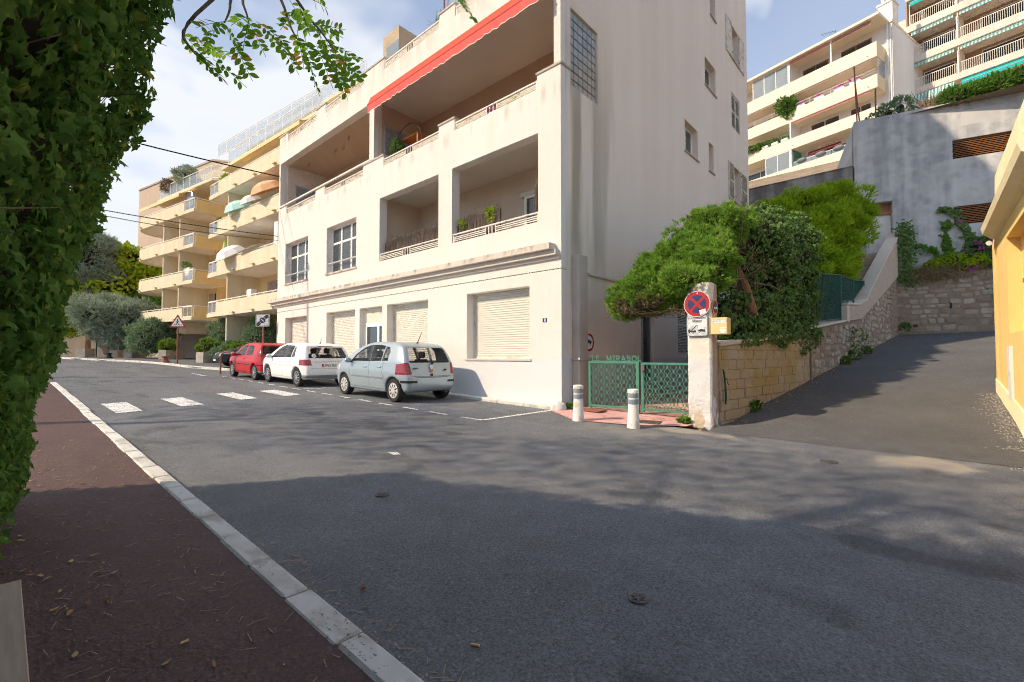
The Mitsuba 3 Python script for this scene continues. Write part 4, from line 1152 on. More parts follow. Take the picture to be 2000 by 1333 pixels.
put('lintel', G(cat(bx(-.31, .72, .22, .32, 8.27, 8.40), bx(-.34, .73, .40, .44, 8.4, 8.87))), 'm_woodbrown', d)
put('grille', G(bx(-.22, .25, .34, .39, 8.45, 8.74)), 'm_bshutter', d)
for (a0, a1, z0, z1) in vents:
    s = put('vent_opening', G(cat(bx(a0, a1, .42, .44, z0, z1), bx(a0, a0 + .04, .1, .2, z0, z1))), 'm_dark', GB_)
    n = 11
    for k in range(n):
        z = z0 + (z1 - z0) * k / n
        v, f = bx(a0 + .04, a1, .08, .20, z + .012, z + .034)
        v = v.copy(); v[:, 2] += (v[:, 1] - .08) * .35
        put('slat', G((v, f)), 'm_slatwood', s)
D_ = thing('retaining_wall', 'long dark streaked concrete retaining wall behind the bright conifer hedge', 'wall')
put('wall', cat(bx(-12, -2.62, 29.0, 29.35, 0, 10.96)), 'm_darkwall', D_)
put('coping', bx(-12, -2.6, 28.96, 29.39, 10.96, 11.0), 'm_darkwall', D_)
S_ = thing('stone_wall', 'rough grey stone retaining wall closing the top of the side lane', 'wall')
put('core', G(bx(.7, 9, -.40, -.02, 1.5, 5.12)), 'm_mortar', S_)
rubble(G, rect(.75, 8.9, 2.35, 5.14), .36, .25, -.40, 14, S_, 280, lambda c: c[0])
put('drain_hole', G(cat(bx(2.6, 2.68, -.42, -.395, 3.45, 3.75), bx(1.3, 1.45, -.43, -.395, 2.62, 2.74), bx(4.3, 4.5, -.43, -.395, 3.0, 3.12))), 'm_dark', S_)
hx = np.array([-40, -12, -2.64, -2.62, 6, 14, 60.0]); hy = np.array([29.2, 33, 46, 52, 120.0])
hv = np.array([[x, y + (1.2 if x > 6 and y < 30 else 0), (10.8 if x <= -2.63 else 12.98) + (17.4 - (10.8 if x <= -2.63 else 12.98)) * min(max((y - 34) / 12, 0), 1)] for x in hx for y in hy])
hf = np.array([[i * 5 + j, (i + 1) * 5 + j, (i + 1) * 5 + j + 1, i * 5 + j + 1] for i in range(6) for j in range(4)])
put('hillside', mesh(hv, hf), 'm_soil', kind='structure', label='terraced hillside behind the grey building', cat='hillside')

# ------------------------------------------------------------------ cream apartment building on the hill
C = Fr((-2.5, 47.2), (-.961, .277))
CB = thing('cream_building', 'cream apartment building on the hill with long plain balconies and red awnings', 'building')
put('wall', C(bx(-.5, 24, 1.7, 12, 10, 28.9)), 'm_whitewall', CB)
put('roof', C(cat(bx(-.3, 24, -.35, 12, 28.9, 29.12), bx(-.55, -.31, 1.6, 12, 28.9, 29.1))), 'm_cream', CB)
LV = [(25.72, 26.95), (23.15, 24.25), (20.60, 21.60), (17.90, 18.9)]
for z0, z1 in LV:
    k = put('balcony', C(bx(0, 24, 0, .12, z0, z1)), 'm_cream', CB)
    put('side_panel', C(bx(0, .12, .121, 1.69, z0, z1)), 'm_cream_side', k)
    put('slab', C(bx(.121, 24, .121, 1.69, z0, z0 + .16)), 'm_cream', k)
    for a in (.6, 6.6, 12): put('spout', tube([C.p(a, 0, z0 + .25), C.p(a, -.25, z0 + .22)], .02, 6), 'm_dark', k)
for z0, z1, ws in ((26.2, 28.4, [(.9, 3.2), (4.2, 6.4)]), (23.3, 25.2, [(6.0, 7.5), (8.0, 9.8)]), (23.0, 25.3, [(11.2, 12.6)]), (20.6, 22.9, [(1.0, 2.6), (3.4, 5.8)]), (20.6, 22.7, [(8.6, 10.8)]), (17.9, 20.2, [(9.3, 12.0), (1.8, 4.6)])):
    for a, b in ws:
        w = put('window', C(bx(a, b, 1.64, 1.69, z0, z1)), 'm_woodbrown' if z0 > 23.2 else 'm_white', CB)
        put('pane', C(bx(a + .08, (a + b) / 2 - .04, 1.625, 1.635, z0, z1 - .1)), 'm_window', w)
        put('pane', C(bx((a + b) / 2 + .04, b - .08, 1.625, 1.635, z0, z1 - .1)), 'm_window', w)
for z0, z1 in ((26.95, 28.9), (24.25, 25.72), (21.6, 23.15), (18.9, 20.6)):
    put('post', C(cbx(6.78, 6.9, .02, .14, z0, z1, .01)), 'm_white', CB)
put('post', C(cbx(3.28, 3.38, .02, .12, 26.95, 28.9, .01)), 'm_white', CB)
put('divider', C(cat(bx(6.8, 6.9, .15, 1.69, 17.9, 20.6), bx(6.8, 6.9, .15, 1.69, 20.6, 23.15), bx(6.8, 6.9, .15, 1.69, 26.95, 28.9))), 'm_white', CB)
for z0, z1, a0, a1, n in ((26.95, 28.85, 6.95, 12.6, 5), (18.9, 20.58, 6.95, 9.2, 2), (24.25, 25.70, -.02, .0, 0)):
    if n:
        g = put('glazed_balcony', C(cat(*[bx(a0 + (a1 - a0) * k / n - .03, a0 + (a1 - a0) * k / n + .03, .02, .08, z0, z1) for k in range(n + 1)], bx(a0, a1, .025, .075, z1 - .06, z1))), 'm_white', CB)
        for k in range(n):
            if n == 5 and k == 3: continue
            put('pane', C(bx(a0 + (a1 - a0) * k / n + .03, a0 + (a1 - a0) * (k + 1) / n - .03, .045, .055, z0, z1 - .06)), 'm_frost', g)
        if n == 5:
            for a in (7.3, 8.6): put('curtain', C((np.array([[a, .12, 27.0], [a + .9, .12, 27.0], [a + .75, .12, 28.75], [a - .1, .12, 28.75]]), np.array([[0, 1, 2], [0, 2, 3]]))), 'm_curtain', g)
put('side_glass', C(cat(bx(.02, .04, .2, 1.6, 24.3, 25.68))), 'm_frost', CB)
put('green_screen', C(bx(6.70, 6.78, .3, 1.69, 18.9, 20.55)), 'm_gate', CB)
g = put('glass_railing', C(cat(bx(.3, 6.6, .05, .07, 19.28, 19.32))), 'm_alu', CB)
for k in range(4): put('pane', C(bx(.3 + k * 1.6, 1.85 + k * 1.6, .05, .06, 18.9, 19.28)), 'm_frost', g)
put('railing', C(cat(*[bx(-.0 + k * 1.7, .03 + k * 1.7, .05, .08, 24.25, 24.75) for k in range(1, 8)], bx(.1, 13, .05, .08, 24.72, 24.75), bx(.1, 13, .05, .08, 24.5, 24.515))), 'm_white', CB)
put('drain_pipe', cat(tube([C.p(-.22, 1.6, 12), C.p(-.22, 1.6, 28.9)], .07, 8), tube([C.p(-.4, 1.62, 12), C.p(-.4, 1.62, 28.6)], .05, 8)), 'm_white', CB)
ch = put('chimney', C(cat(bx(-.4, .6, 2.2, 3.4, 29.1, 31.0), bx(-.5, .7, 2.1, 3.5, 31.0, 31.15))), 'm_whitewall', CB)
put('flue', cat(tube([C.p(-.1, 2.8, 31.1), C.p(-.1, 2.8, 32.8)], .16, 10), tube([C.p(.4, 2.8, 31.1), C.p(.4, 2.8, 31.8)], .17, 10)), 'm_alu', ch)
def hanging(fr, a0, a1, b, z, h, m, label, slope=.18, scallop=.0, name='awning'):
    t = thing(name, label, 'awning')
    n = int((a1 - a0) * 6)
    s = np.linspace(a0, a1, n)
    sc = scallop * np.abs(np.sin(np.arange(n) * 1.3))
    rows = [np.column_stack([s, np.full(n, b + .25), np.full(n, z)]), np.column_stack([s, np.full(n, b), np.full(n, z - slope)]), np.column_stack([s, np.full(n, b - .01), z - slope - h + sc])]
    v = np.vstack(rows); i = np.arange(n - 1)
    put('fabric', fr(mesh(v[:2 * n], np.stack([i, i + 1, i + 1 + n, i + n], -1))), m, t)
    put('valance', fr(mesh(v[n:], np.stack([i, i + 1, i + 1 + n, i + n], -1))), m, t)
    put('bar', tube([fr.p(a0, b, z - slope), fr.p(a1, b, z - slope)], .03, 6), 'm_alu', t)
hanging(C, .4, 3.2, .0, 28.88, .16, 'm_red', 'bright red awning under the right end of the cream building roof', .12, .05)
hanging(C, 3.4, 6.75, .0, 28.88, .16, 'm_awnpink', 'faded pink awning under the middle of the cream building roof', .12, .05)
hanging(C, .3, 6.6, .05, 25.7, .03, 'm_terra', 'rolled brown awning under the second balcony of the cream building', .1)
hanging(C, 7.0, 13, .05, 25.7, .03, 'm_terra', 'rolled brown awning at the left end below the glazed balcony', .1)
hanging(C, .5, 6.6, .05, 23.12, .05, 'm_awnpink', 'rolled pale pink awning under the third balcony of the cream building', .14)
for a0, a1, lb in ((1.0, 2.6, 'short red awning over a window at the lowest cream balcony, right one'), (3.2, 5.9, 'long red awning over a window at the lowest cream balcony')):
    hanging(C, a0, a1, 1.1, 20.3, .10, 'm_red', lb, .3)
t = thing('roof_antenna', 'thin television antenna on the cream building roof', 'antenna')
put('mast', tube([C.p(3.5, 1.5, 29.1), C.p(3.5, 1.5, 30.6)], .02, 6), 'm_dark', t)
put('boom', cat(tube([C.p(3.5, 1.5, 30.5), C.p(4.6, 1.2, 30.7)], .014, 5), *[tube([C.p(3.7 + .2 * k, 1.15, 30.5 + .04 * k), C.p(3.7 + .2 * k, 1.75, 30.5 + .04 * k)], .01, 4) for k in range(5)]), 'm_dark', t)
for a, lb in ((2.9, 'far right one'), (4.3, 'middle one'), (5.9, 'left one')):
    t = thing('hanging_box', f'grey oval planter on glass rail of lowest cream balcony, {lb}', 'planter')
    put('bowl', C(shift((lambda s: (s.vertices * [.42, .2, .2], s.faces))(trimesh.creation.icosphere(2)), (a, -.02, 19.25))), 'm_greybox', t)

# ------------------------------------------------------------------ building with turquoise awnings
Q = Fr((-.6, 53.17), (.974, -.225))
QB = thing('turquoise_awning_building', 'apartment building with white baluster balconies and turquoise striped awnings', 'building')
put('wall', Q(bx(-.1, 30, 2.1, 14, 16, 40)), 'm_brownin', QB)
put('wall', Q(bx(-.95, -.2, .5, 14, 16, 31.5)), 'm_slab', QB)
for z0, z1 in ((32.75, 33.3), (29.9, 30.46), (26.98, 27.55), (24.15, 24.65), (21.3, 21.85)):
    k = put('balcony', Q(bx(-.15, 30, 0, 2.08, z0, z1)), 'm_slab', QB)
    if z0 < 22 or z0 > 32: continue
    rl = put('railing', Q(cat(bx(.1, 3.0, .06, .10, z1 + .86, z1 + .90), bx(3.3, 9.6, .06, .10, z1 + .86, z1 + .90), bx(.1, 3.0, .06, .10, z1 + .05, z1 + .08), bx(3.3, 9.6, .06, .10, z1 + .05, z1 + .08))), 'm_white', QB)
    for a in np.concatenate([np.arange(.12, 3.0, .125), np.arange(3.34, 7.4 if z0 > 28 else 9.0, .125)]):
        put('baluster', Q(bx(a, a + .028, .066, .094, z1 + .08, z1 + .86)), 'm_rail', rl)
    put('post', Q(cat(bx(3.08, 3.16, .02, .1, z1, z1 + 1.9), bx(.0, .06, .3, .36, z1, z1 + 2.2))), 'm_white', QB)
    put('divider', Q(bx(3.12, 3.2, .12, 2.08, z1, z1 + 2.25)), 'm_slab', QB)
    w = put('window', Q(bx(.5, 2.6, 2.04, 2.07, z1, z1 + 2.1)), 'm_white', QB)
    put('pane', Q(bx(.6, 2.5, 2.02, 2.03, z1 + .1, z1 + 2.0)), 'm_window', w)
    w = put('window', Q(bx(4.2, 7.4, 2.04, 2.07, z1, z1 + 2.1)), 'm_white', QB)
    put('pane', Q(bx(4.3, 7.3, 2.02, 2.03, z1 + .1, z1 + 2.0)), 'm_window', w)
    put('fin', Q(bx(-.15, -.05, .02, 2.08, z1, z1 + 2.33)), 'm_brownin', QB)
    put('ceiling_lamp', Q(shift((lambda s: (s.vertices * [.16, .16, .09], s.faces))(trimesh.creation.icosphere(2)), (1.6, 1.2, z1 + 2.28))), 'm_white', QB)
hanging(Q, .15, 2.9, -.02, 32.72, .25, 'm_teal', 'turquoise awning at the topmost visible left bay', .3)
for i, z in enumerate((29.88, 26.96)):
    hanging(Q, .2, 2.9, -.02, z, .22, 'm_stripe', f'turquoise striped awning of the left bay, {("upper", "lower")[i]} one', .20, .03)
    hanging(Q, 3.3, 9.8, -.02, z, .22, 'm_stripe', f'turquoise striped awning of the right bay, {("upper", "lower")[i]} one', .20, .03)
hanging(Q, 3.3, 9.8, -.05, 24.13, .25, 'm_teal', 'plain turquoise awning above the oleander hedge', .35, .02)
hanging(Q, .1, 2.9, -.4, 24.0, .2, 'm_stripe', 'turquoise striped awning lowest on the left, behind bare twigs', .7, .02)

# ------------------------------------------------------------------ ochre house at the right edge
H = thing('ochre_house', 'ochre yellow rendered house with a flared parapet at the right edge', 'building')
wl = rect(8.6, 14.1, -.4, 3.8).difference(rect(8.7, 12.0, 1.65, 3.36))
def hside(poly, d0, d1):
    v, f = extr(poly, d0, d1, 'xz')
    return np.column_stack([1.1 + v[:, 1], v[:, 0], v[:, 2]]), f[:, ::-1]
put('wall', hside(wl, 0, .3), 'm_ochre', H)
put('wall', cat(bx(1.28, 1.4, 8.7, 12.0, 1.6, 3.4), bx(1.4, 7, 13.8, 14.1, -.4, 3.8), bx(1.4, 7, 8.6, 8.9, -.6, 3.8)), 'm_ochre', H)
put('corner_strip', bx(1.085, 1.11, 13.72, 14.11, -.2, 3.66), 'm_ochre', H)
prof = Polygon([(1.12, 3.62), (1.02, 3.66), (.90, 3.73), (.87, 3.84), (.93, 3.96), (1.04, 4.08), (1.10, 4.24), (1.12, 4.95), (1.34, 4.95), (1.34, 3.62)])
v, f = extr(prof, 0, 1, 'xz')
ypar = np.where(v[:, 1] > .5, 13.62, 8.2) - np.where((v[:, 1] > .5), np.clip((1.1 - v[:, 0]) * 1.2, 0, .3), 0)
put('parapet', (np.column_stack([v[:, 0], ypar, v[:, 2]]), f), 'm_ochre_pale', H)
put('parapet', bx(1.34, 7, 13.3, 13.6, 3.62, 4.95), 'm_ochre_pale', H)
put('roof', bx(1.3, 7, 8.3, 14.1, 3.62, 3.9), 'm_ochre', H)
put('plinth', hside(Polygon([(8.6, -.4), (14.12, .1), (14.12, .78), (13.0, .66), (8.6, .2)]), -.03, .01), 'm_ochre_pale', H)
w = put('window', bx(1.22, 1.28, 9.5, 10.38, 2.45, 3.12), 'm_dark', H)
put('sill', bx(1.12, 1.28, 9.4, 10.5, 2.38, 2.44), 'm_woodbrown', w)
put('frame', bx(1.2, 1.25, 10.30, 10.40, 2.45, 3.14), 'm_woodbrown', w)
put('meter_box', cat(cbx(1.06, 1.1, 11.56, 11.98, .5, 1.42, .008), bx(1.05, 1.062, 11.6, 11.94, .95, 1.36)), 'm_pot', H)
put('lamp', tube([(1.0, 13.5, 3.58), (.99, 13.36, 3.54)], [.03, .05], 12), 'm_white', H)
# ------------------------------------------------------------------ cars
def poly_sdf(poly, X, Z):
    """Signed distance (negative inside) of the points to a closed polygon."""
    p = np.asarray(poly, float)
    d = np.full(X.shape, 1e9); inside = np.zeros(X.shape, bool)
    for a, b in zip(p, np.roll(p, -1, 0)):
        e = b - a
        wx, wz = X - a[0], Z - a[1]
        t = np.clip((wx * e[0] + wz * e[1]) / (e @ e + 1e-12), 0, 1)
        d = np.minimum(d, (wx - t * e[0]) ** 2 + (wz - t * e[1]) ** 2)
        c = (a[1] <= Z) != (b[1] <= Z)
        with np.errstate(divide='ignore', invalid='ignore'):
            xi = a[0] + (Z - a[1]) * e[0] / (e[1] if e[1] != 0 else 1e-12)
        inside ^= c & (X < xi)
    d = np.sqrt(d)
    return np.where(inside, -d, d)


def surface_nets(F, lo, h):
    """A closed surface through the zero of the grid F."""
    s = F < 0
    n = np.array(F.shape)
    corners = [np.array(c) for c in np.ndindex(2, 2, 2)]
    sl = lambda c: tuple(slice(c[i], n[i] - 1 + c[i]) for i in range(3))
    cnt = sum(s[sl(c)].astype(int) for c in corners)
    act = (cnt > 0) & (cnt < 8)
    idx = np.full(act.shape, -1); idx[act] = np.arange(act.sum())
    acc = np.zeros((act.sum(), 3)); num = np.zeros(act.sum())
    for a in corners:
        for ax in range(3):
            if a[ax]: continue
            b = a.copy(); b[ax] = 1
            fa, fb = F[sl(a)][act], F[sl(b)][act]
            x = (fa < 0) != (fb < 0)
            t = np.where(x, fa / np.where(x, fa - fb, 1), 0)
            q = np.tile(a.astype(float), (len(fa), 1)); q[:, ax] += t
            acc += q * x[:, None]; num += x
    V = np.argwhere(act) + acc / num[:, None]
    faces = []
    for ax in range(3):
        o = [i for i in range(3) if i != ax]
        A = [slice(1, n[i] - 1) for i in range(3)]; A[ax] = slice(0, n[ax] - 1)
        Bs = list(A); Bs[ax] = slice(1, n[ax])
        fa, fb = s[tuple(A)], s[tuple(Bs)]
        x = np.argwhere(fa != fb)
        inn = fa[tuple(x.T)]
        g = x.copy(); g[:, o[0]] += 1; g[:, o[1]] += 1
        def cell(d0, d1):
            c = g.copy(); c[:, o[0]] += d0; c[:, o[1]] += d1
            return idx[tuple(c.T)]
        q = np.stack([cell(-1, -1), cell(0, -1), cell(0, 0), cell(-1, 0)], -1)
        fl = inn if ax != 1 else ~inn
        q = np.where(fl[:, None], q, q[:, ::-1])
        faces.append(q)
    Q_ = np.vstack(faces)
    return np.asarray(lo) + V * h, np.vstack([Q_[:, [0, 1, 2]], Q_[:, [0, 2, 3]]])


def mani(m): return m3.Manifold(m3.Mesh(vert_properties=np.ascontiguousarray(m[0], np.float32), tri_verts=np.ascontiguousarray(m[1], np.uint32)))
def unmani(m):
    q = m.to_mesh()
    return np.array(q.vert_properties[:, :3], float), np.array(q.tri_verts)
def prism_y(pts, y0, y1):
    v, f = extr(Polygon(pts), y0, y1, 'xz')
    return mani((v, f))
def prism_x(pts, x0, x1):
    v, f = extr(Polygon(pts), x0, x1, 'xz')           # (a, depth, z) -> x = depth, y = a
    return mani((np.column_stack([v[:, 1], v[:, 0], v[:, 2]]), f[:, ::-1]))


def smax(a, b, k):
    h = np.clip(.5 + .5 * (a - b) / k, 0, 1)
    return b + (a - b) * h + k * h * (1 - h)


def build_car(name, label, at, heading, s):
    """Car frame: x from the rear bumper forwards, y to the left, z up from the ground."""
    h = .026
    L, Wd = s['L'], s['W'] / 2
    lo = np.array([-.12, -Wd - .12, .10]); hi = np.array([L + .12, Wd + .12, s['H'] + .12])
    n = np.ceil((hi - lo) / h).astype(int) + 1
    xs, ys, zs = (lo[i] + np.arange(n[i]) * h for i in range(3))
    X2, Z2 = np.meshgrid(xs, zs, indexing='ij')
    sil = chaikin(s['sil'], 2)
    d2 = poly_sdf(sil, X2, Z2)
    wy = Wd - .015 * np.clip((X2 - .75) / .5, -1, 0) ** 2 * 0 - s.get('rt', .11) * np.clip((.62 - X2) / .62, 0, 1) ** 2.2 - s.get('ft', .20) * np.clip((X2 - (L - .85)) / .85, 0, 1) ** 2.2
    wy = wy - s.get('tumble', .21) * np.clip((Z2 - s['belt']) / (s['H'] - s['belt']), 0, 1.2) ** 1.25 - .035 * np.clip((s['belt'] - .28 - Z2) / .4, 0, 1) ** 2 - .022 * np.clip((Z2 - s['belt'] + .22) / .22, 0, 1)
    wy = wy - .012 * np.exp(-((Z2 - s.get('crease', .60)) / .05) ** 2) * (X2 > .6) * (X2 < L - .7)
    base = smax(d2[:, None, :], (np.abs(ys)[None, :, None] - wy[:, None, :]) * .92, .085)
    arch = np.full(base.shape, 1e9)
    Xg, Yg, Zg = xs[:, None, None], ys[None, :, None], zs[None, None, :]
    for wx in s['wx']:
        cyl = np.sqrt((Xg - wx) ** 2 + (Zg - s['r']) ** 2) - (s['r'] + .050)
        arch = np.minimum(arch, np.maximum(cyl, (Wd - .34) - np.abs(Yg)))
    body = np.maximum(base, -arch)
    O, I = surface_nets(body, lo, h), surface_nets(np.maximum(base + .055, -(arch - .03)), lo, h)
    P_ = surface_nets(np.maximum(base - .006, -arch), lo, h)
    O, I, P_ = mani(O), mani(I), mani(P_)
    shell, proud = O - I, P_ - I
    fw = np.array([math.cos(heading), math.sin(heading), 0]); lf = np.array([-fw[1], fw[0], 0])
    pitch = s.get('pitch', 0.0)
    def place(m):
        v, f = m
        c = v - [s['mx'], 0, 0]
        z = c[:, 2] + c[:, 0] * pitch
        return np.asarray(at) + c[:, :1] * fw + c[:, 1:2] * lf + np.column_stack([0 * z, 0 * z, z]), f
    t = thing(name, label, 'car')
    def outer_faces(m):
        v, f = unmani(m)
        c = v[f].mean(1)
        g = np.clip(((c - lo) / h), 0, n - 1.001); i0 = g.astype(int)
        d = base[tuple(i0.T)]
        keep = d > -.028
        nn = np.cross(v[f[:, 1]] - v[f[:, 0]], v[f[:, 2]] - v[f[:, 0]]); ar = np.linalg.norm(nn, axis=1)
        keep &= ar > 1e-10
        return v, f[keep]
    cut = []
    panes = []
    for pts in s['side_glass']:
        for sg in (1, -1):
            pr = prism_y(pts, .35 * sg, 1.1 * sg)
            panes.append(shell ^ pr); cut.append(pr)
    for x0, x1, pts in s['end_glass']:
        pr = prism_x(pts, x0, x1)
        panes.append(shell ^ pr); cut.append(pr)
    lampm, black = [], []
    for x0, x1, pts, sides, m in s['lamps']:
        for sg in sides:
            pr = prism_x([(sg * a, z) for a, z in pts], x0, x1)
            lampm.append((proud ^ pr, m)); cut.append(pr)
    for pts, m in s.get('side_lamps', []):
        for sg in (1, -1):
            pr = prism_y(pts, .45 * sg, 1.1 * sg)
            lampm.append((proud ^ pr, m)); cut.append(pr)
    strips = []
    for kind, a, b, pts, m in s['trim']:
        if kind == 'y':
            for sg in (1, -1): strips.append((proud ^ prism_y(pts, a * sg, b * sg), m))
        else:
            strips.append((proud ^ prism_x(pts, a, b), m))
    for kind, pts in s['gaps']:
        for p, q in zip(pts[:-1], pts[1:]):
            p, q = np.array(p, float), np.array(q, float); e = (q - p) / np.linalg.norm(q - p); w = np.array([-e[1], e[0]]) * .0055
            rp = [tuple(p - e * .003 + w), tuple(q + e * .003 + w), tuple(q + e * .003 - w), tuple(p - e * .003 - w)]
            if kind == 'y':
                for sg in (1, -1): cut.append(prism_y(rp, .5 * sg, 1.1 * sg))
            else: cut.append(prism_x(rp, -.3, .6))
    bodym = shell
    for c in cut: bodym = bodym - c
    put('body', place(unmani(bodym)), s['paint'], t, smooth=38)
    put('lining', place(unmani(mani(surface_nets(np.maximum(np.maximum(base + .060, -(arch - .035)), Zg - s['belt'] + .02), lo, h)))), 'm_seat', t)
    for m in panes:
        v, f = outer_faces(m)
        if len(f): put('window', place((v, f)), 'm_carglass', t, smooth=True)
    nm = {'m_lamp': 'tail_lamp', 'm_headlamp': 'headlight', 'm_lampclear': 'tail_lamp'}
    for m, mt in lampm:
        if m.num_tri(): put(nm.get(mt, 'lamp'), place(unmani(m)), mt, t, smooth=38)
    for m, mt in strips:
        if m.num_tri(): put('trim', place(unmani(m)), mt, t, smooth=38)
    # wheels
    for wx in s['wx']:
        for sg in (1, -1):
            yo = sg * (Wd - .035)
            R = s['r']
            tv, tf = lathe([(R * .62, -.085), (R * .93, -.095), (R, -.07), (R, .07), (R * .93, .095), (R * .68, .092), (R * .62, .075), (R * .62, -.085)], 40)
            def wheel(m, d=0.0):
                v, f = m
                return place((np.column_stack([wx + v[:, 0], yo + sg * (v[:, 2] - .095 + d), R + v[:, 1]]), f))
            w = put('wheel', wheel((tv, tf)), 'm_rubber', t, smooth=35)
            hub = unary_union([Point(0, 0).buffer(R * .67, 48)]).difference(unary_union(s['holes'](R)))
            hv, hf = extr(hub, .072, .086, 'xy')
            rr = np.linalg.norm(hv[:, :2], axis=1); hv = hv.copy(); hv[:, 2] += .016 * np.clip(1 - rr / (R * .67), 0, 1)
            put('rim', wheel((hv, hf)), s['rim'], w)
            put('brake', wheel(lathe([(.001, .03), (R * .66, .03), (R * .66, .035), (.001, .04)], 24)), 'm_dark', w)
    # fittings
    yl = lambda x, z: float(np.interp(x, xs, wy[:, np.argmin(np.abs(zs - z))]))
    for hx, hz in s['handles']:
        for sg in (1, -1):
            y = yl(hx, hz)
            put('handle', place(cbx(hx - .085, hx + .085, *sorted((sg * (y - .012), sg * (y + .022))), hz - .016, hz + .016, .007)), s.get('handle_mat', s['paint']), t)
    mx, mz = s['mirror']
    for sg in (1, -1):
        y = yl(mx, s['belt'] - .05)
        sp = trimesh.creation.icosphere(2)
        put('mirror', place((sp.vertices * [.075, .105, .075] + [mx, sg * (y + .10), mz], sp.faces)), s.get('mirror_mat', s['paint']), t, smooth=True)
        put('mirror_arm', place(cbx(mx - .03, mx + .03, *sorted((sg * (y - .05), sg * (y + .05))), mz - .06, mz - .02, .008)), 'm_black', t)
    ax, az = s['antenna']
    put('antenna', place(tube([(ax, 0, az), (ax - .03, 0, az + .03), (ax - s.get('alen', .28), .0, az + s.get('alen', .28) * 1.5)], [.022, .012, .004], 8)), 'm_black', t)
    # seats with head rests, steering wheel
    for x0, yc in ((1.95 * s['L'] / 3.75, .36), (1.95 * s['L'] / 3.75, -.36), (1.02 * s['L'] / 3.75, .38), (1.02 * s['L'] / 3.75, -.38)):
        put('seat', place(cat(cbx(x0 - .10, x0 + .06, yc - .22, yc + .22, .45, 1.06, .05), cbx(x0 - .10, x0 - .01, yc - .11, yc + .11, 1.09, 1.27, .035))), 'm_seat', t)
    return t, place


def holes10(R):
    out = []
    for k in range(9):
        a = 2 * PI * k / 9
        e = affinity.scale(Point(0, 0).buffer(1, 12), R * .175, R * .062)
        out.append(affinity.rotate(affinity.translate(e, R * .42, 0), math.degrees(a), origin=(0, 0)))
    return out
def holes5(R):
    out = []
    for k in range(5):
        a = 2 * PI * k / 5
        for s_ in (-.31, .31):
            g = Polygon([(R * .20, -.012), (R * .60, -R * .14), (R * .60, R * .14), (R * .20, .012)])
            out.append(affinity.rotate(g, math.degrees(a + s_ * .98), origin=(0, 0)))
    return out


def floor_at(x, y=7.4): return float(street(x))


silver = dict(L=3.75, W=1.695, H=1.53, belt=.98, r=.295, wx=(.56, 3.02), mx=.56, paint='m_paint_silver', rim='m_hubcap', holes=holes10, crease=.0, pitch=-.0 + .026,
    sil=[(.10, .26), (.02, .34), (-.01, .50), (.0, .64), (.05, .80), (.10, .98), (.19, 1.17), (.31, 1.38), (.44, 1.46), (.75, 1.505), (1.35, 1.53), (1.9, 1.50), (2.30, 1.40), (2.72, 1.20), (3.08, 1.01), (3.35, .92), (3.58, .80), (3.72, .62), (3.75, .45), (3.70, .26), (3.3, .21), (.5, .22)],
    side_glass=[[(.80, 1.03), (1.06, 1.02), (1.05, 1.40), (.88, 1.38), (.79, 1.27)], [(1.09, 1.02), (1.60, 1.0), (1.66, 1.43), (1.30, 1.435), (1.08, 1.41)], [(1.71, .995), (2.60, .975), (2.38, 1.18), (2.08, 1.35), (1.86, 1.415), (1.75, 1.425)]],
    end_glass=[(-.2, .56, [(-.64, 1.02), (-.60, 1.0), (.60, 1.0), (.64, 1.02), (.575, 1.34), (.53, 1.385), (-.53, 1.385), (-.575, 1.34)]), (2.35, 3.2, [(-.60, 1.04), (.60, 1.04), (.50, 1.36), (-.50, 1.36)])],
    lamps=[(-.2, .42, [(.62, .72), (.90, .70), (.90, .90), (.76, 1.0), (.66, 1.0)], (1, -1), 'm_lamp'), (3.2, 3.9, [(.45, .68), (.9, .72), (.9, .9), (.5, .82)], (1, -1), 'm_headlamp')],
    trim=[('y', .5, 1.1, [(.98, .555), (2.55, .555), (2.55, .60), (.98, .60)], 'm_greybox'), ('y', .3, 1.1, [(1.615, 1.0), (1.70, .995), (1.745, 1.43), (1.67, 1.435)], 'm_black'), ('x', -.2, .25, [(.48, .50), (.92, .50), (.92, .56), (.48, .56)], 'm_black'), ('x', -.2, .25, [(-.92, .50), (-.48, .50), (-.48, .56), (-.92, .56)], 'm_black'),
          ('x', -.2, .2, [(-.5, .625), (.5, .625), (.5, .645), (-.5, .645)], 'm_greybox')],
    gaps=[('y', [(1.655, 1.0), (1.64, .30)]), ('y', [(2.60, .98), (2.66, .62), (2.60, .30)]), ('y', [(1.655, .30), (2.60, .30)]), ('y', [(1.64, .30), (.98, .30)]), ('y', [(.98, .99), (1.02, .72), (.92, .60)]), ('x', [(-.62, .66), (.62, .66)])],
    handles=[(1.85, .84), (1.16, .86)], mirror=(2.58, 1.0), antenna=(.66, 1.50), alen=.2)
t, pl = build_car('silver_car', 'pale silver-green hatchback with red tail lamps, nearest of the parked cars', (-9.98, 7.43, floor_at(-9.98)), PI, silver)
put('wiper', pl(cat(tube([(.06, -.02, 1.0), (.09, -.25, 1.05), (.10, -.5, 1.03)], .014, 6), tube([(.035, 0, .985), (.06, -.02, 1.0)], .03, 8))), 'm_black', t)
put('sticker', pl(cat(disc((.035, .02, .90), (-1, 0, .2), .045, 16, .012), disc((.025, .02, .855), (-1, 0, .2), .022, 10, .014))), 'm_white', t)
put('sticker', pl(disc((.015, .02, .80), (-1, 0, .15), .036, 14, .014)), 'm_orange', t)
put('sticker', pl(disc((.0, .02, .70), (-1, 0, .1), .034, 14, .014)), 'm_black', t)
put('badge', pl(cat(cbx(.0, .04, .44, .58, .862, .878, .002), cbx(.005, .045, -.46, -.40, .80, .835, .002))), 'm_dark', t)
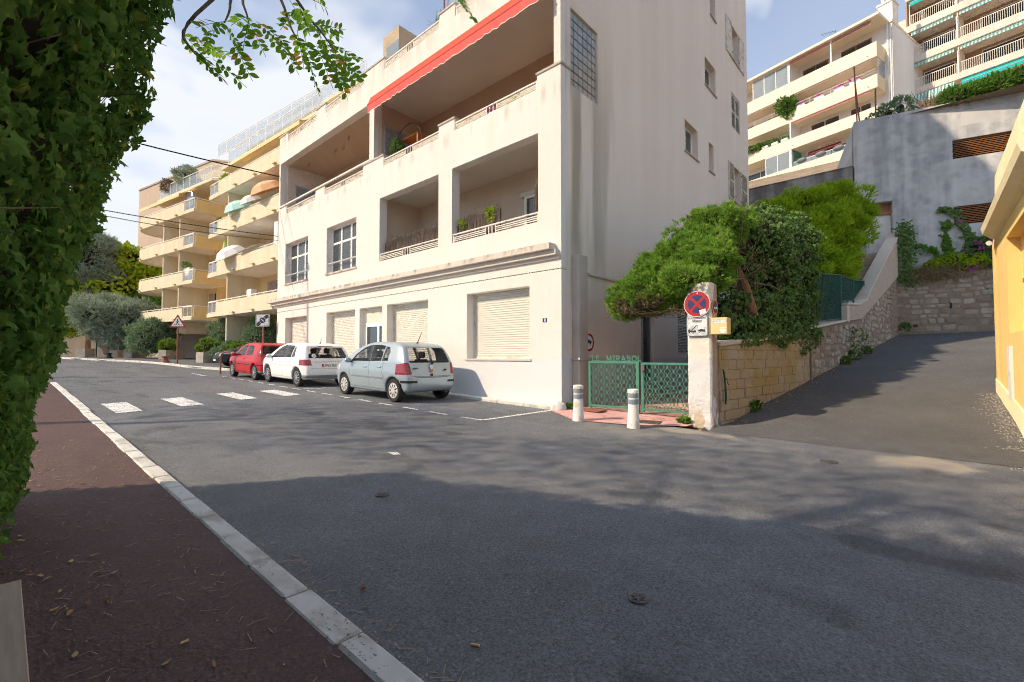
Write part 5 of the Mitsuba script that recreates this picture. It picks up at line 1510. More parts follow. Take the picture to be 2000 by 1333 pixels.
put('exhaust', pl(tube([(.05, -.5, .24), (.5, -.5, .26)], .03, 10)), 'm_iron', t)

white = dict(L=3.99, W=1.73, H=1.46, belt=.95, r=.31, wx=(.66, 3.13), mx=.66, paint='m_paint_white', rim='m_alloy', holes=holes5, crease=.62, pitch=.026,
    sil=[(.12, .27), (.03, .36), (.0, .52), (.02, .66), (.09, .78), (.10, .93), (.20, 1.10), (.34, 1.31), (.36, 1.37), (.60, 1.42), (1.2, 1.46), (1.85, 1.455), (2.25, 1.38), (2.62, 1.21), (2.98, 1.00), (3.5, .90), (3.80, .76), (3.95, .60), (3.99, .44), (3.94, .25), (3.5, .20), (.5, .21)],
    side_glass=[[(.80, .99), (1.04, .97), (1.03, 1.33), (.93, 1.32)], [(1.08, .97), (1.66, .95), (1.70, 1.37), (1.2, 1.365), (1.07, 1.34)], [(1.74, .95), (2.70, .93), (2.45, 1.13), (2.10, 1.31), (1.86, 1.37), (1.78, 1.372)]],
    end_glass=[(-.2, .6, [(-.68, .96), (.68, .96), (.58, 1.31), (-.58, 1.31)]), (2.3, 3.2, [(-.6, .99), (.6, .99), (.5, 1.33), (-.5, 1.33)])],
    lamps=[(-.2, .42, [(.58, .72), (.92, .72), (.92, .91), (.62, .91)], (1, -1), 'm_lamp'), (3.4, 4.1, [(.42, .66), (.95, .70), (.95, .84), (.5, .80)], (1, -1), 'm_headlamp')],
    trim=[('y', .3, 1.1, [(1.665, .955), (1.735, .955), (1.775, 1.375), (1.705, 1.375)], 'm_black'), ('x', -.2, .3, [(-.95, .30), (.95, .30), (.95, .40), (-.95, .40)], 'm_greybox'), ('x', -.2, .5, [(-.26, 1.335), (.26, 1.335), (.26, 1.36), (-.26, 1.36)], 'm_lamp')],
    gaps=[('y', [(1.71, .95), (1.70, .30)]), ('y', [(2.72, .94), (2.78, .62), (2.70, .30)]), ('y', [(1.71, .30), (2.70, .30)]), ('y', [(1.70, .30), (1.10, .30)]), ('y', [(.86, .97), (1.04, .66)]), ('x', [(-.66, .62), (.66, .62)]), ('x', [(-.56, .83), (.56, .83)])],
    handles=[(1.90, .80), (1.20, .82)], mirror=(2.68, .97), antenna=(.75, 1.44), alen=.14, mirror_mat='m_paint_white')
t, pl = build_car('white_car', 'white five-door hatchback parked between the silver and the red car', (-15.55, 7.42, floor_at(-15.55)), PI, white)
put('wiper', pl(tube([(.06, 0, .97), (.13, -.22, 1.02), (.12, -.45, 1.0)], .014, 6)), 'm_black', t)
put('number_plate', pl(cbx(.012, .05, -.27, .27, .665, .775, .004)), 'm_white', t)
put('plate_band', pl(cbx(.008, .03, .21, .268, .667, .773, .002)), 'm_red', t)
tm = meshkit.text_mesh('0962 SEC', .075, .004, True)
tv = np.array(tm.vertices)
sc_ = .42 / (tv[:, 0].max() - tv[:, 0].min())
put('plate_text', pl((np.column_stack([.0115 - tv[:, 2], .19 - tv[:, 0] * sc_, .683 + tv[:, 1]]), np.array(tm.faces))), 'm_ink', t)
st_ = put('sticker', pl(disc((.16, .48, 1.03), (-1, 0, .45), .075, 24, .014)), 'm_white', t)
tm = meshkit.text_mesh('A', .085, .004, True); tv = np.array(tm.vertices)
put('letter', pl((np.column_stack([.135 + (tv[:, 1]) * .4 - tv[:, 2], .515 - tv[:, 0], .985 + tv[:, 1]]), np.array(tm.faces))), 'm_red', st_)
put('badge', pl(cat(cbx(.075, .10, -.16, .16, .865, .882, .002))), 'm_chrome', t)

red = dict(L=3.82, W=1.646, H=1.44, belt=.93, r=.295, wx=(.62, 3.11), mx=.62, paint='m_paint_red', rim='m_alloy', holes=holes5, crease=0, pitch=.026,
    sil=[(.12, .27), (.03, .36), (.0, .52), (.02, .66), (.06, .86), (.12, 1.0), (.24, 1.20), (.36, 1.36), (.60, 1.40), (1.2, 1.44), (1.8, 1.43), (2.2, 1.34), (2.6, 1.14), (2.92, .97), (3.35, .88), (3.62, .74), (3.78, .58), (3.82, .42), (3.76, .25), (3.3, .20), (.5, .21)],
    side_glass=[[(.76, .97), (1.42, .945), (1.46, 1.33), (1.05, 1.33), (.90, 1.28), (.80, 1.15)], [(1.54, .94), (2.58, .92), (2.36, 1.10), (2.02, 1.28), (1.80, 1.34), (1.58, 1.345)]],
    end_glass=[(-.2, .6, [(-.68, .98), (.68, .98), (.58, 1.33), (-.58, 1.33)]), (2.2, 3.1, [(-.58, .97), (.58, .97), (.48, 1.30), (-.48, 1.30)])],
    lamps=[(-.2, .34, [(.64, .92), (.9, .92), (.9, 1.30), (.62, 1.30)], (1, -1), 'm_lamp'), (3.2, 4.0, [(.40, .62), (.9, .66), (.9, .80), (.45, .74)], (1, -1), 'm_headlamp')],
    trim=[('y', .5, 1.1, [(1.02, .565), (2.65, .565), (2.65, .60), (1.02, .60)], 'm_black'), ('x', -.2, .5, [(-.95, .56), (.95, .56), (.95, .60), (-.95, .60)], 'm_black'), ('x', -.2, .5, [(-.95, .28), (.95, .28), (.95, .37), (-.95, .37)], 'm_greybox')],
    gaps=[('y', [(1.50, .94), (1.46, .55), (1.50, .30)]), ('y', [(2.62, .92), (2.66, .6), (2.58, .30)]), ('y', [(1.50, .30), (2.58, .30)]), ('x', [(-.6, .66), (.6, .66)])],
    handles=[(1.62, .80)], mirror=(2.52, .95), antenna=(1.0, 1.42), alen=.16)
build_car('red_car', 'red three-door hatchback parked beyond the white car', (-19.15, 7.30, floor_at(-19.15)), PI, red)
navy = dict(red, L=3.9, W=1.65, H=1.43, paint='m_paint_navy', crease=0, antenna=(.8, 1.41),
            sil=[(.12, .27), (.03, .36), (.0, .52), (.02, .66), (.06, .86), (.12, 1.0), (.26, 1.22), (.42, 1.38), (.7, 1.42), (1.3, 1.44), (1.8, 1.42), (2.2, 1.32), (2.65, 1.08), (2.98, .93), (3.4, .84), (3.68, .72), (3.85, .56), (3.9, .42), (3.84, .25), (3.3, .20), (.5, .21)])
t, pl = build_car('navy_car', 'dark navy blue car on the pavement, half hidden behind the red car', (-28.05, 10.95, floor_at(-28) + .07), -PI / 2 - .06, navy)
put('grille', pl(cbx(3.84, 3.905, -.42, .42, .36, .50, .01)), 'm_black', t)
put('number_plate', pl(cbx(3.90, 3.92, -.26, .26, .28, .36, .004)), 'm_white', t)
# ------------------------------------------------------------------ signs, gates, bollards, street furniture
def text(s, h, bold=False, depth=.003):
    m = meshkit.text_mesh(s, h, depth, bold)
    return np.array(m.vertices), np.array(m.faces)


def on_front(x, y, z, m, sx=1.0):
    """Lettering or a flat shape in the xy plane stood upright, facing the street (-y)."""
    v, f = m
    return np.column_stack([x + v[:, 0] * sx, y - v[:, 2], z + v[:, 1]]), f


def plate(poly, y, t, x, z):
    return shift(extr(poly, 0, t, 'xz'), (x, y, z))


N = thing('no_stopping_sign', 'round red and blue no-stopping sign with a grey sticker on the gate pillar', 'road sign')
cx, cz, yb = -3.245, 2.245, 8.885
c0 = Point(0, 0).buffer(.25, 48)
put('rim', plate(c0.difference(Point(0, 0).buffer(.238, 48)), yb - .002, .016, cx, cz), 'm_plate', N)
put('back', plate(Point(0, 0).buffer(.238, 48), yb + .004, .010, cx, cz), 'm_white', N)
put('red_field', plate(Point(0, 0).buffer(.237, 48), yb, .004, cx, cz), 'm_red', N)
X = unary_union([affinity.rotate(sb, q) for q in (45, -45) for sb in [rect(-.3, .3, -.026, .026)]])
for g in Point(0, 0).buffer(.172, 48).difference(X).geoms:
    put('blue_field', plate(g, yb - .003, .003, cx, cz), 'm_blue', N)
put('sticker', plate(affinity.rotate(rect(.05, .17, -.20, -.11), 14), yb - .0055, .0025, cx, cz), 'm_plate', N)
put('bolt', plate(Point(.015, .205).buffer(.012, 12), yb - .006, .006, cx, cz), 'm_white', N)
K = thing('tow_away_plate', 'weathered white plate with black lettering and a tow truck pictogram below the round sign', 'sign')
kx, kz, ky = -3.252, 1.83, 8.90
put('plate', plate(rect(-.19, .19, -.19, .19).buffer(-.035).buffer(.035), ky, .012, kx, kz), 'm_plate', K)
put('flange', plate(rect(-.196, .196, -.196, .196).buffer(-.035).buffer(.035).difference(rect(-.186, .186, -.186, .186).buffer(-.033).buffer(.033)), ky - .004, .018, kx, kz), 'm_refl', K)
for s_, zz, wd in (('STATIONNEMENT', .128, .35), ('GÊNANT', .072, .19)):
    m = text(s_, .036, True, .002)
    m = (m[0] - [m[0][:, 0].mean() * 0 + (m[0][:, 0].max() + m[0][:, 0].min()) / 2, 0, 0], m[1])
    put('lettering', on_front(kx, ky - .001, kz + zz, m, wd / (np.ptp(m[0][:, 0]))), 'm_ink', K)
put('blank_strip', plate(rect(-.11, .12, .02, .045), ky - .0025, .002, kx, kz), 'm_white', K)
trk = unary_union([rect(-.17, -.06, -.12, -.09), rect(-.17, -.13, -.12, -.062), rect(-.06, -.02, -.125, -.085)])
boom = Polygon([(-.12, -.085), (-.10, -.085), (.0, .002), (.012, -.008), (.012, .006), (-.01, .012)])
carp = Polygon([(.01, -.10), (.03, -.075), (.07, -.065), (.15, -.075), (.15, -.12), (.10, -.115), (.01, -.10)])
put('pictogram', plate(unary_union([trk, boom, carp, rect(.010, .014, -.08, .0), Point(-.08, -.128).buffer(.024).difference(Point(-.08, -.128).buffer(.012)), Point(.045, -.112).buffer(.016).difference(Point(.045, -.112).buffer(.008)), Point(-.15, -.126).buffer(.014)]), ky - .0025, .002, kx, kz), 'm_ink', K)
O_ = thing('parking_sticker', 'small orange-rimmed round no-parking sticker on the side of the gate pillar', 'sticker')
def on_side(poly, t):
    v, f = extr(poly, 0, .002, 'xz')
    return np.column_stack([-2.995 + t + v[:, 1], 9.145 + v[:, 0], 2.19 + v[:, 2]]), f[:, ::-1]
put('rim', on_side(Point(0, 0).buffer(.150, 40), .0), 'm_fab_orange', O_)
put('red_ring', on_side(Point(0, 0).buffer(.128, 40), .0025), 'm_red', O_)
put('blue_field', on_side(Point(0, 0).buffer(.098, 40), .005), 'm_blue', O_)
put('slash', on_side(affinity.rotate(rect(-.10, .10, -.012, .012), -45), .0075), 'm_red', O_)
put('pictogram', on_side(unary_union([Polygon([(-.08, -.04), (-.02, -.04), (-.02, -.01), (-.05, .0), (-.08, -.01)]), Polygon([(.0, -.03), (.08, -.04), (.08, -.01), (.03, .01), (.0, -.01)])]), .010), 'm_white', O_)
M_ = thing('letter_box', 'cream metal letter box with grey flap fixed to the gate pillar', 'letter box')
put('body', rotz(cbx(-3.0, -2.715, 8.875, 9.16, 1.655, 1.965, .008), 4, (-3, 9, 0)), 'm_mailbox', M_)
for nm, p, m in (('flap', rect(-.262 + .28, .01 + .255, .20, .262), 'm_plate'), ('label', rect(.155, .26, .105, .128), 'm_white'), ('sticker', Polygon([(.15, .09), (.258, .09), (.25, .04), (.22, .015), (.17, .02)]), 'm_white')):
    put(nm, rotz(shift(extr(p, 0, .004, 'xz'), (-3.0 + .005, 8.872, 1.655)), 4, (-3, 9, 0)), m, M_)
put('lock', rotz(tube([(-2.86, 8.868, 1.94), (-2.86, 8.88, 1.94)], .012, 12), 4, (-3, 9, 0)), 'm_alu', M_)
t = thing('hanging_strap', 'dark green strap hanging on the block wall beside the pillar', 'strap')
put('strap', tube([Wf.p(.1, -.06, 1.0), Wf.p(.12, -.07, .92), Wf.p(.18, -.06, .78), Wf.p(.2, -.065, .5), Wf.p(.2, -.06, .32)], [.012, .02, .016, .022, .015], 8), 'm_greenmetal', t)
put('cord', tube([Wf.p(.14, -.06, .84), Wf.p(.27, -.06, .80), Wf.p(.30, -.06, .72), Wf.p(.36, -.06, .68)], .006, 6), 'm_dark', t)

# gates
def gate(name, label, x0, x1, z0, z1, y, sag=0.0):
    t = thing(name, label, 'gate')
    b = .045
    put('frame', cat(bx(x0, x1, y, y + b, z1 - b, z1), bx(x0, x1, y, y + b, z0, z0 + b), bx(x0, x0 + b * 1.3, y - .002, y + b + .002, z0 - .04, z1 + .003), bx(x1 - b * 1.5, x1, y - .002, y + b + .002, z0 - .06, z1 + .003)), 'm_gate', t)
    pz = .172
    n = max(1, int(round((x1 - x0 - .1) / .140)))
    dx = (x1 - x0 - .14) / n
    zs = np.linspace(z0 + b, z1 - b, 56)
    ph0 = (zs - z0) / pz * 2 * PI
    for k in range(n + 1):
        c = x0 + .06 + dx * k
        ph = ph0 + (PI if k % 2 else 0)
        sh = np.clip(np.cos(ph) * 1.6, -1, 1)
        off = dx * .25 + dx * .20 * sh
        for sg in (-1, 1):
            xx = np.clip(c + sg * off, x0 + .05, x1 - .06)
            w = .0085
            v = np.vstack([np.column_stack([xx + a * w, np.full(56, y + .012 + d), zs]) for a, d in ((-1, 0), (1, 0), (1, .02), (-1, .02))])
            i = np.arange(55); m = 56
            f = np.vstack([np.stack([i + a * m, i + ((a + 1) % 4) * m, i + 1 + ((a + 1) % 4) * m, i + 1 + a * m], -1) for a in range(4)])
            if 0 <= k <= n: put('bar', mesh(v, f), 'm_gate', t)
        zl = z0 + pz * (.5 if k % 2 == 0 else 1.0)
        ln_ = []
        while zl < z1 - .05:
            if zl > z0 + .06: ln_.append(bx(c - dx * .12, c + dx * .12, y + .010, y + .034, zl - .008, zl + .008))
            zl += pz
        if ln_ and 0 < k < n: put('link', cat(*ln_), 'm_gate', t)
    return t


g1 = gate('garden_gate', 'green wrought iron gate leaf topped with metal letters', -5.98, -4.69, .07, 1.13, 9.36)
g2 = gate('garden_gate', 'green wrought iron gate leaf beside the whitewashed pillar', -4.66, -3.46, .07, 1.11, 9.40)
put('lock', cbx(-4.64, -4.56, 9.35, 9.40, .92, 1.06, .01), 'm_iron', g2)
L_ = uniq(g1 + '__lettering')
xx = -5.88
for ch in 'LE  MIRASOL':
    if ch == ' ': xx += .085; continue
    m = text(ch, .125, True, .014)
    w = np.ptp(m[0][:, 0])
    k = put('letter', on_front(xx - m[0][:, 0].min(), 9.385, 1.135, m), 'm_gate', g1)
    xx += w + .024
del L_
put('gate_base', cat(bx(-5.9, -4.8, 9.375, 9.395, 1.128, 1.14)), 'm_gate', g1)

for i, (x, y) in enumerate(((-5.18, 7.73), (-4.02, 7.79))):
    z = float(street(x))
    t = thing('bollard', ('white bollard with grey bands left in front of the gates', 'white bollard with grey bands nearer the gate pillar, in front of the grating')[i], 'bollard', group='bollards before the green gates')
    r = np.random.default_rng(30 + i)
    v, f = lathe([(.118, -.05), (.115, .06), (.104, .22), (.094, .40), (.092, .42), (.090, .60), (.090, .63), (.100, .635), (.101, .69), (.092, .705), (.001, .712)], 28, (x, y, z))
    put('post', (v + (meshkit.fbm(v * 14, 3, i)[:, None] - .5) * .018 * [1, 1, .3], f), 'm_bollard', t, smooth=40)
    for z0 in (.44, .555):
        put('reflective_band', lathe([(.097, z0), (.0985, z0 + .01), (.0975, z0 + .075), (.096, z0 + .085)], 28, (x, y, z)), 'm_refl', t, smooth=40)
t = thing('truck_ban_sign', 'round red-rimmed truck ban sign on the side wall, half hidden behind the pilaster', 'road sign')
def wallsign(poly, d, th=.004):
    v, f = extr(poly, 0, th, 'xz')
    return np.column_stack([XC + d + v[:, 1], 10.03 + v[:, 0], 1.60 + v[:, 2]]), f[:, ::-1]
put('disc', wallsign(Point(0, 0).buffer(.225, 40), .01), 'm_white', t)
put('ring', wallsign(Point(0, 0).buffer(.225, 40).difference(Point(0, 0).buffer(.175, 40)), .015), 'm_red', t)
put('pictogram', wallsign(unary_union([rect(-.12, .02, -.02, .07), rect(.03, .10, -.02, .04), Point(-.08, -.04).buffer(.025), Point(.06, -.04).buffer(.025)]), .015), 'm_ink', t)

# far signs and street furniture
def sign_frame(x, y, facing):
    f = np.array(facing, float); f /= np.linalg.norm(f)
    return Fr((x, y), (-f[1], f[0])), f
def sput(nm, poly, fr, f, d, z, m, t, th=.012):
    v, fc = extr(poly, 0, th, 'xz')
    w = fr.o + v[:, :1] * np.array([-f[1], f[0], 0]) + (d + v[:, 1:2]) * np.array([f[0], f[1], 0]) + np.column_stack([0 * v[:, 0], 0 * v[:, 0], z + v[:, 2]])
    put(nm, (w, fc), m, t)
x, y = -34.0, 7.25
z = float(street(x)) + .07
t = thing('crossing_sign', 'red-bordered triangular pedestrian crossing sign on a brown post', 'road sign')
fr, f = sign_frame(x, y, (.80, -.60))
put('post', tube([(x, y, z), (x, y, 3.15)], .045, 10), 'm_rust', t)
tri = lambda s: Polygon([(-s, 0), (s, 0), (0, s * 1.73)]).buffer(.03)
sput('border', tri(.42), fr, f, .05, 3.02, 'm_red', t)
sput('field', affinity.translate(tri(.29), 0, .085), fr, f, .063, 3.02, 'm_white', t, .004)
man = unary_union([Point(0, .46).buffer(.035), Polygon([(-.03, .42), (.03, .42), (.09, .28), (.07, .27), (.02, .36), (.02, .30), (.08, .14), (.05, .13), (0, .25), (-.05, .13), (-.08, .14), (-.02, .30), (-.02, .36), (-.07, .27), (-.09, .28)]), *[Polygon([(q, .10), (q + .04, .10), (q + .04 + k, .18), (q + k, .18)]) for q, k in ((-.22, .03), (-.12, .02), (.08, -.02), (.18, -.03))]])
sput('pictogram', man, fr, f, .068, 3.02, 'm_ink', t, .003)
x, y = -23.45, 8.35
z = float(street(x)) + .02
t = thing('zone_end_sign', 'square white sign with a black diagonal bar across a dark disc, on a brown post', 'road sign')
fr, f = sign_frame(x, y, (.67, -.74))
put('post', tube([(x, y, z), (x, y, 2.9)], .04, 10), 'm_rust', t)
sput('plate', rect(-.32, .32, -.29, .29).buffer(-.04).buffer(.04), fr, f, .05, 2.95, 'm_plate', t)
sput('border', rect(-.30, .30, -.27, .27).buffer(-.03).buffer(.03).difference(rect(-.285, .285, -.255, .255)), fr, f, .063, 2.95, 'm_ink', t, .003)
bar_ = Polygon([(-.27, -.25), (-.15, -.25), (.27, .14), (.27, .25), (.15, .25), (-.27, -.14)])
dsc = Point(0, 0).buffer(.135, 24)
sput('bar', bar_.difference(Point(0, 0).buffer(.155, 24)), fr, f, .063, 2.95, 'm_ink', t, .003)
sput('disc', dsc.difference(affinity.rotate(rect(-.09, .09, -.018, .018), -42)), fr, f, .063, 2.95, 'm_navy', t, .003)
sput('arrow', Polygon([(.18, -.2), (.26, -.2), (.22, -.25)]), fr, f, .063, 2.95, 'm_ink', t, .003)
t = thing('hoop_rail', 'rust brown hoop rail at the end of the parking bays', 'barrier')
hp = [(0, 0), (0, .75)] + [(.27 - .27 * math.cos(q), .75 + .24 * math.sin(q)) for q in np.linspace(.2, PI - .2, 9)] + [(.54, .75), (.54, 0)]
zz = float(street(-23.6))
put('hoop', tube([(-23.62 + a * .743, 6.65 + a * .669, zz + b) for a, b in hp], .036, 10), 'm_rust', t, smooth=40)
for i, (x, y, lb, m) in enumerate(((-36.3, 7.1, 'squat rust brown bollard stump by the crossing sign', 'm_rust'), (-50.0, 6.0, 'dark bollard stump on the far pavement beyond the planters', 'm_dark'))):
    t = thing('bollard_stump', lb, 'bollard')
    z = float(street(x)) + .07
    put('stump', lathe([(.27, 0), (.27, .05), (.17, .13), (.14, .3), (.20, .33), (.20, .40), (.001, .42)], 18, (x, y, z)), m, t, smooth=35)
PLANT = [('speckled concrete trough left of the entrance door with a low clipped bush', (-42.6, 7.9), (-.72, .69), 2.3, .55, .70), ('concrete trough with a clipped boxwood cube behind the kerb bump', (-50.5, 7.0), (-.8, .6), 2.2, .6, .72),
         ('small concrete trough with a brown twiggy bush', (-54.6, 6.6), (-.85, .5), 1.5, .6, .70), ('empty square concrete trough at the far end of the pavement', (-62.5, 5.0), (-.8, .6), 1.5, .8, .85), ('concrete trough with a boxwood right of the entrance door', (-35.4, 8.55), (-.45, .89), 2.0, .6, .68),
         ('concrete trough with a small boxwood behind the navy car', (-31.2, 9.3), (-.3, .95), 1.8, .6, .60)]
for lb, (x, y), e, L, w, h in PLANT:
    t = thing('planter', lb, 'planter')
    z = float(street(x)) + .07
    fr = Fr((x, y, z), e)
    ring = rect(0, L, 0, w).difference(rect(.08, L - .08, .08, w - .08))
    put('trough', fr(cat(extr(ring, 0, h, 'xy'), bx(.08, L - .08, .08, w - .08, 0, h - .1))), 'm_planter', t)
# garden wall and fence at the far left
t = thing('garden_wall', 'brown-grey garden wall closing the view behind the far pavement', 'wall')
fr = Fr((-60.5, 13.2), (-.82, -.57))
put('wall', fr(cat(bx(-8, 16, 0, .5, .4, 4.4))), 'm_gardenwall', t)
put('coping', fr(bx(-8, 16, -.04, .54, 4.4, 4.5)), 'm_cap', t)
t = thing('garden_ramp', 'low curving concrete ramp edge at the foot of the garden wall', 'ramp edge')
fr2 = Fr((-57.0, 10.8), (-.88, -.47))
put('edge', fr2(extr(Polygon([(-1, .6), (-1, 2.2), (2, 2.05), (4.5, 1.7), (7, 1.35), (7, .6)]), 0, .25, 'xz')), 'm_planter', t)
t = thing('wire_fence', 'dark green fence posts and rails before the garden wall', 'fence')
for k in range(5): put('post', tube([(-66.0 + 2.9 * k, 6.9 + 1.35 * k, 1.1), (-66.0 + 2.9 * k, 6.9 + 1.35 * k, 3.6)], .05, 6), 'm_greenmetal', t)
put('rail', tube([(-66, 6.9, 2.3), (-57.3, 10.95, 2.5)], .03, 6), 'm_greenmetal', t)
# lamp post on the hidden part of the pavement, and the wires
t = thing('lamp_post', 'slender grey street lamp post standing on the pavement beyond the ivy hedge', 'lamp post')
put('post', tube([(-24.3, .8, .45), (-24.3, .8, 5), (-24.3, .8, 10.3)], [.17, .13, .08], 12), 'm_alu', t)
put('arm', tube([(-24.3, .8, 9.6), (-24.1, 1.15, 10.2), (-23.9, 1.6, 10.5), (-23.6, 2.3, 10.6)], .05, 8), 'm_alu', t)
put('lantern', cbx(-23.75, -23.35, 2.2, 2.9, 10.5, 10.68, .04), 'm_greybox', t)
def wire(nm, p, q, sag, r, lb):
    t = thing(nm, lb, 'cable')
    s = np.linspace(0, 1, 20)
    pts = np.outer(1 - s, p) + np.outer(s, q); pts[:, 2] -= sag * 4 * s * (1 - s)
    put('strand', tube(pts, r, 6), 'm_black', t)
wire('cable', (-24.3, .8, 10.1), (-23.1, 8.84, 9.93), .06, .028, 'thick black cable spanning from the hedge to the pale building, the upper one')
wire('cable', (-24.3, .8, 7.1), (-23.1, 8.84, 7.02), .10, .018, 'thin black cable spanning in front of the yellow balconies, upper of the lower pair')
wire('cable', (-24.3, .8, 6.95), (-23.1, 8.84, 6.82), .18, .014, 'thin sagging black cable, lowest of the three')
wire('facade_wire', (-22.95, 8.83, 8.2), (-21.3, 8.84, 4.2), -.02, .006, 'thin wire running slantwise down the left end of the pale facade')
# plank at the lower left
t = thing('plank', 'weathered wooden plank lying on the pavement at the lower left corner', 'plank')
v, f = cbx(-3.72, -1.2, -.16, .108, 0, .035, .004)
v = v.copy(); v[:, 2] += street(v[:, 0]) + .062
put('board', (v, f), 'm_plank', t)
# rattan shelf, arch and pots on the second-floor loggia
t = thing('wooden_shelf', 'orange wooden shelf stand on the second-floor loggia beside the glass blocks', 'shelf')
for a in (-13.95, -13.0):
    for b in (9.5, 9.9): put('leg', bx(a, a + .06, b, b + .06, 7.2, 9.05), 'm_slatwood', t)
for z in (7.7, 8.35, 9.0): put('shelf', bx(-13.95, -12.94, 9.5, 9.96, z, z + .04), 'm_slatwood', t)
t = thing('iron_arch', 'thin dark iron rose arch on the second-floor loggia', 'arch')
put('hoop', tube([(-14.1, 9.35, 7.2)] + [(-13.3 - .8 * math.cos(q), 9.35, 8.55 + .8 * math.sin(q)) for q in np.linspace(0, PI, 14)] + [(-12.5, 9.35, 7.2)], .016, 6), 'm_dark', t)
for a, b, lb in ((-15.2, 11.3, 'terracotta pot with a spiky plant on the roof terrace of the pale building'),):
    t = thing('terrace_pot', lb, 'pot')
    put('pot', lathe([(.13, 10.75), (.2, 11.2), (.22, 11.9), (.20, 11.92)], 14, (-11.8, 9.4, 0)), 'm_terra', t)
t = thing('terrace_mast', 'thin rusty mast and glass screen on the roof terrace of the pale building', 'mast')
put('mast', cat(tube([(-11.55, 9.5, 10.75), (-11.55, 9.5, 15.5)], .03, 6), tube([(-11.9, 9.6, 10.75), (-11.5, 9.5, 13.4)], .015, 5)), 'm_rust', t)
put('screen', bx(-11.5, -10.3, 9.6, 9.62, 10.75, 13.2), 'm_frost', t)
put('screen_frame', cat(bx(-10.3, -10.26, 9.58, 9.64, 10.75, 13.4), bx(-11.5, -10.26, 9.58, 9.64, 13.2, 13.24)), 'm_alu', t)
# ------------------------------------------------------------------ vegetation
def basis(nv, rng, droop=0.0):
    """For each normal a frame (side, tip direction, normal); droop pulls the tips downwards."""
    n = nv / (np.linalg.norm(nv, axis=1, keepdims=True) + 1e-9)
    t = rng.normal(0, 1, n.shape); t[:, 2] -= droop * 2
    t -= n * (t * n).sum(1, keepdims=True); t /= np.linalg.norm(t, axis=1, keepdims=True) + 1e-9
    return np.cross(t, n), t, n


IVY_F = None
def ivy_template(full=True):
    o = np.array([(0, -.05), (.20, -.22), (.50, -.12), (.40, .16), (.56, .46), (.25, .50), (0, 1.0)]) if full else np.array([(0, 0), (.5, .05), (.38, .45), (0, 1.0)])
    pts = np.vstack([o, (o * [-1, 1])[-2:0:-1]])
    z = -.22 * np.abs(pts[:, 0]) - .12 * (pts[:, 1]) ** 2
    v = np.vstack([np.column_stack([pts, z]), [[0, .25, .05]]])
    k = len(pts); i = np.arange(k)
    return v, np.stack([i, (i + 1) % k, i * 0 + k], -1)
def leaf_template(w=.45, k=3):
    s = np.linspace(0, 1, k + 2)
    r = np.array([(w * math.sin(PI * q) ** .8 * .5, q) for q in s[1:-1]])
    pts = np.vstack([[(0, 0)], r, [(0, 1)], (r * [-1, 1])[::-1]])
    z = .12 * np.abs(pts[:, 0]) - .10 * pts[:, 1] ** 2
    v = np.column_stack([pts, z]); m = len(v)
    f = [(0, i, i + 1) for i in range(1, m - 1)]
    return v, np.array(f)
def tuft_template(n, seed, spread=.75, w=.13, flat_=False):
    r = np.random.default_rng(seed)
    vs, fs = [], []
    for i in range(n):
        a = r.uniform(0, 2 * PI); q = r.uniform(.1, spread)
        d = np.array([math.cos(a) * q, 1.0, math.sin(a) * q * (.3 if flat_ else 1)]); d /= np.linalg.norm(d); d *= r.uniform(.6, 1.1)
        s = np.cross(d, r.normal(0, 1, 3)); s *= w / (np.linalg.norm(s) + 1e-9)
        b = r.uniform(-.1, .25) * np.array([0, 1, 0])
        k = len(vs) * 3
        vs.append([b + s * .35, b - s * .35, b + d]); 
        fs.append([k, k + 1, k + 2])
    return np.array(vs).reshape(-1, 3), np.array(fs)


def scatter(tpl, P, Nn, size, rng, droop=.0, tilt=.5):
    v, f = tpl
    n = Nn + rng.normal(0, tilt, Nn.shape)
    s, t, n = basis(n, rng, droop)
    size = np.broadcast_to(size, (len(P),))
    w = P[:, None] + size[:, None, None] * (v[None, :, :1] * s[:, None] + v[None, :, 1:2] * t[:, None] + v[None, :, 2:] * n[:, None])
    return w.reshape(-1, 3), (f[None] + (np.arange(len(P)) * len(v))[:, None, None]).reshape(-1, 3)


def scatter_out(tpl, P, Nn, size, rng, up=.3, tilt=.5):
    """Tufts that grow outwards along the normal."""
    v, f = tpl
    t = Nn + rng.normal(0, tilt, Nn.shape) + [0, 0, up]
    t /= np.linalg.norm(t, axis=1, keepdims=True)
    a = np.cross(t, rng.normal(0, 1, t.shape)); a /= np.linalg.norm(a, axis=1, keepdims=True) + 1e-9
    b = np.cross(a, t)
    size = np.broadcast_to(size, (len(P),))
    w = P[:, None] + size[:, None, None] * (v[None, :, :1] * a[:, None] + v[None, :, 1:2] * t[:, None] + v[None, :, 2:] * b[:, None])
    return w.reshape(-1, 3), (f[None] + (np.arange(len(P)) * len(v))[:, None, None]).reshape(-1, 3)


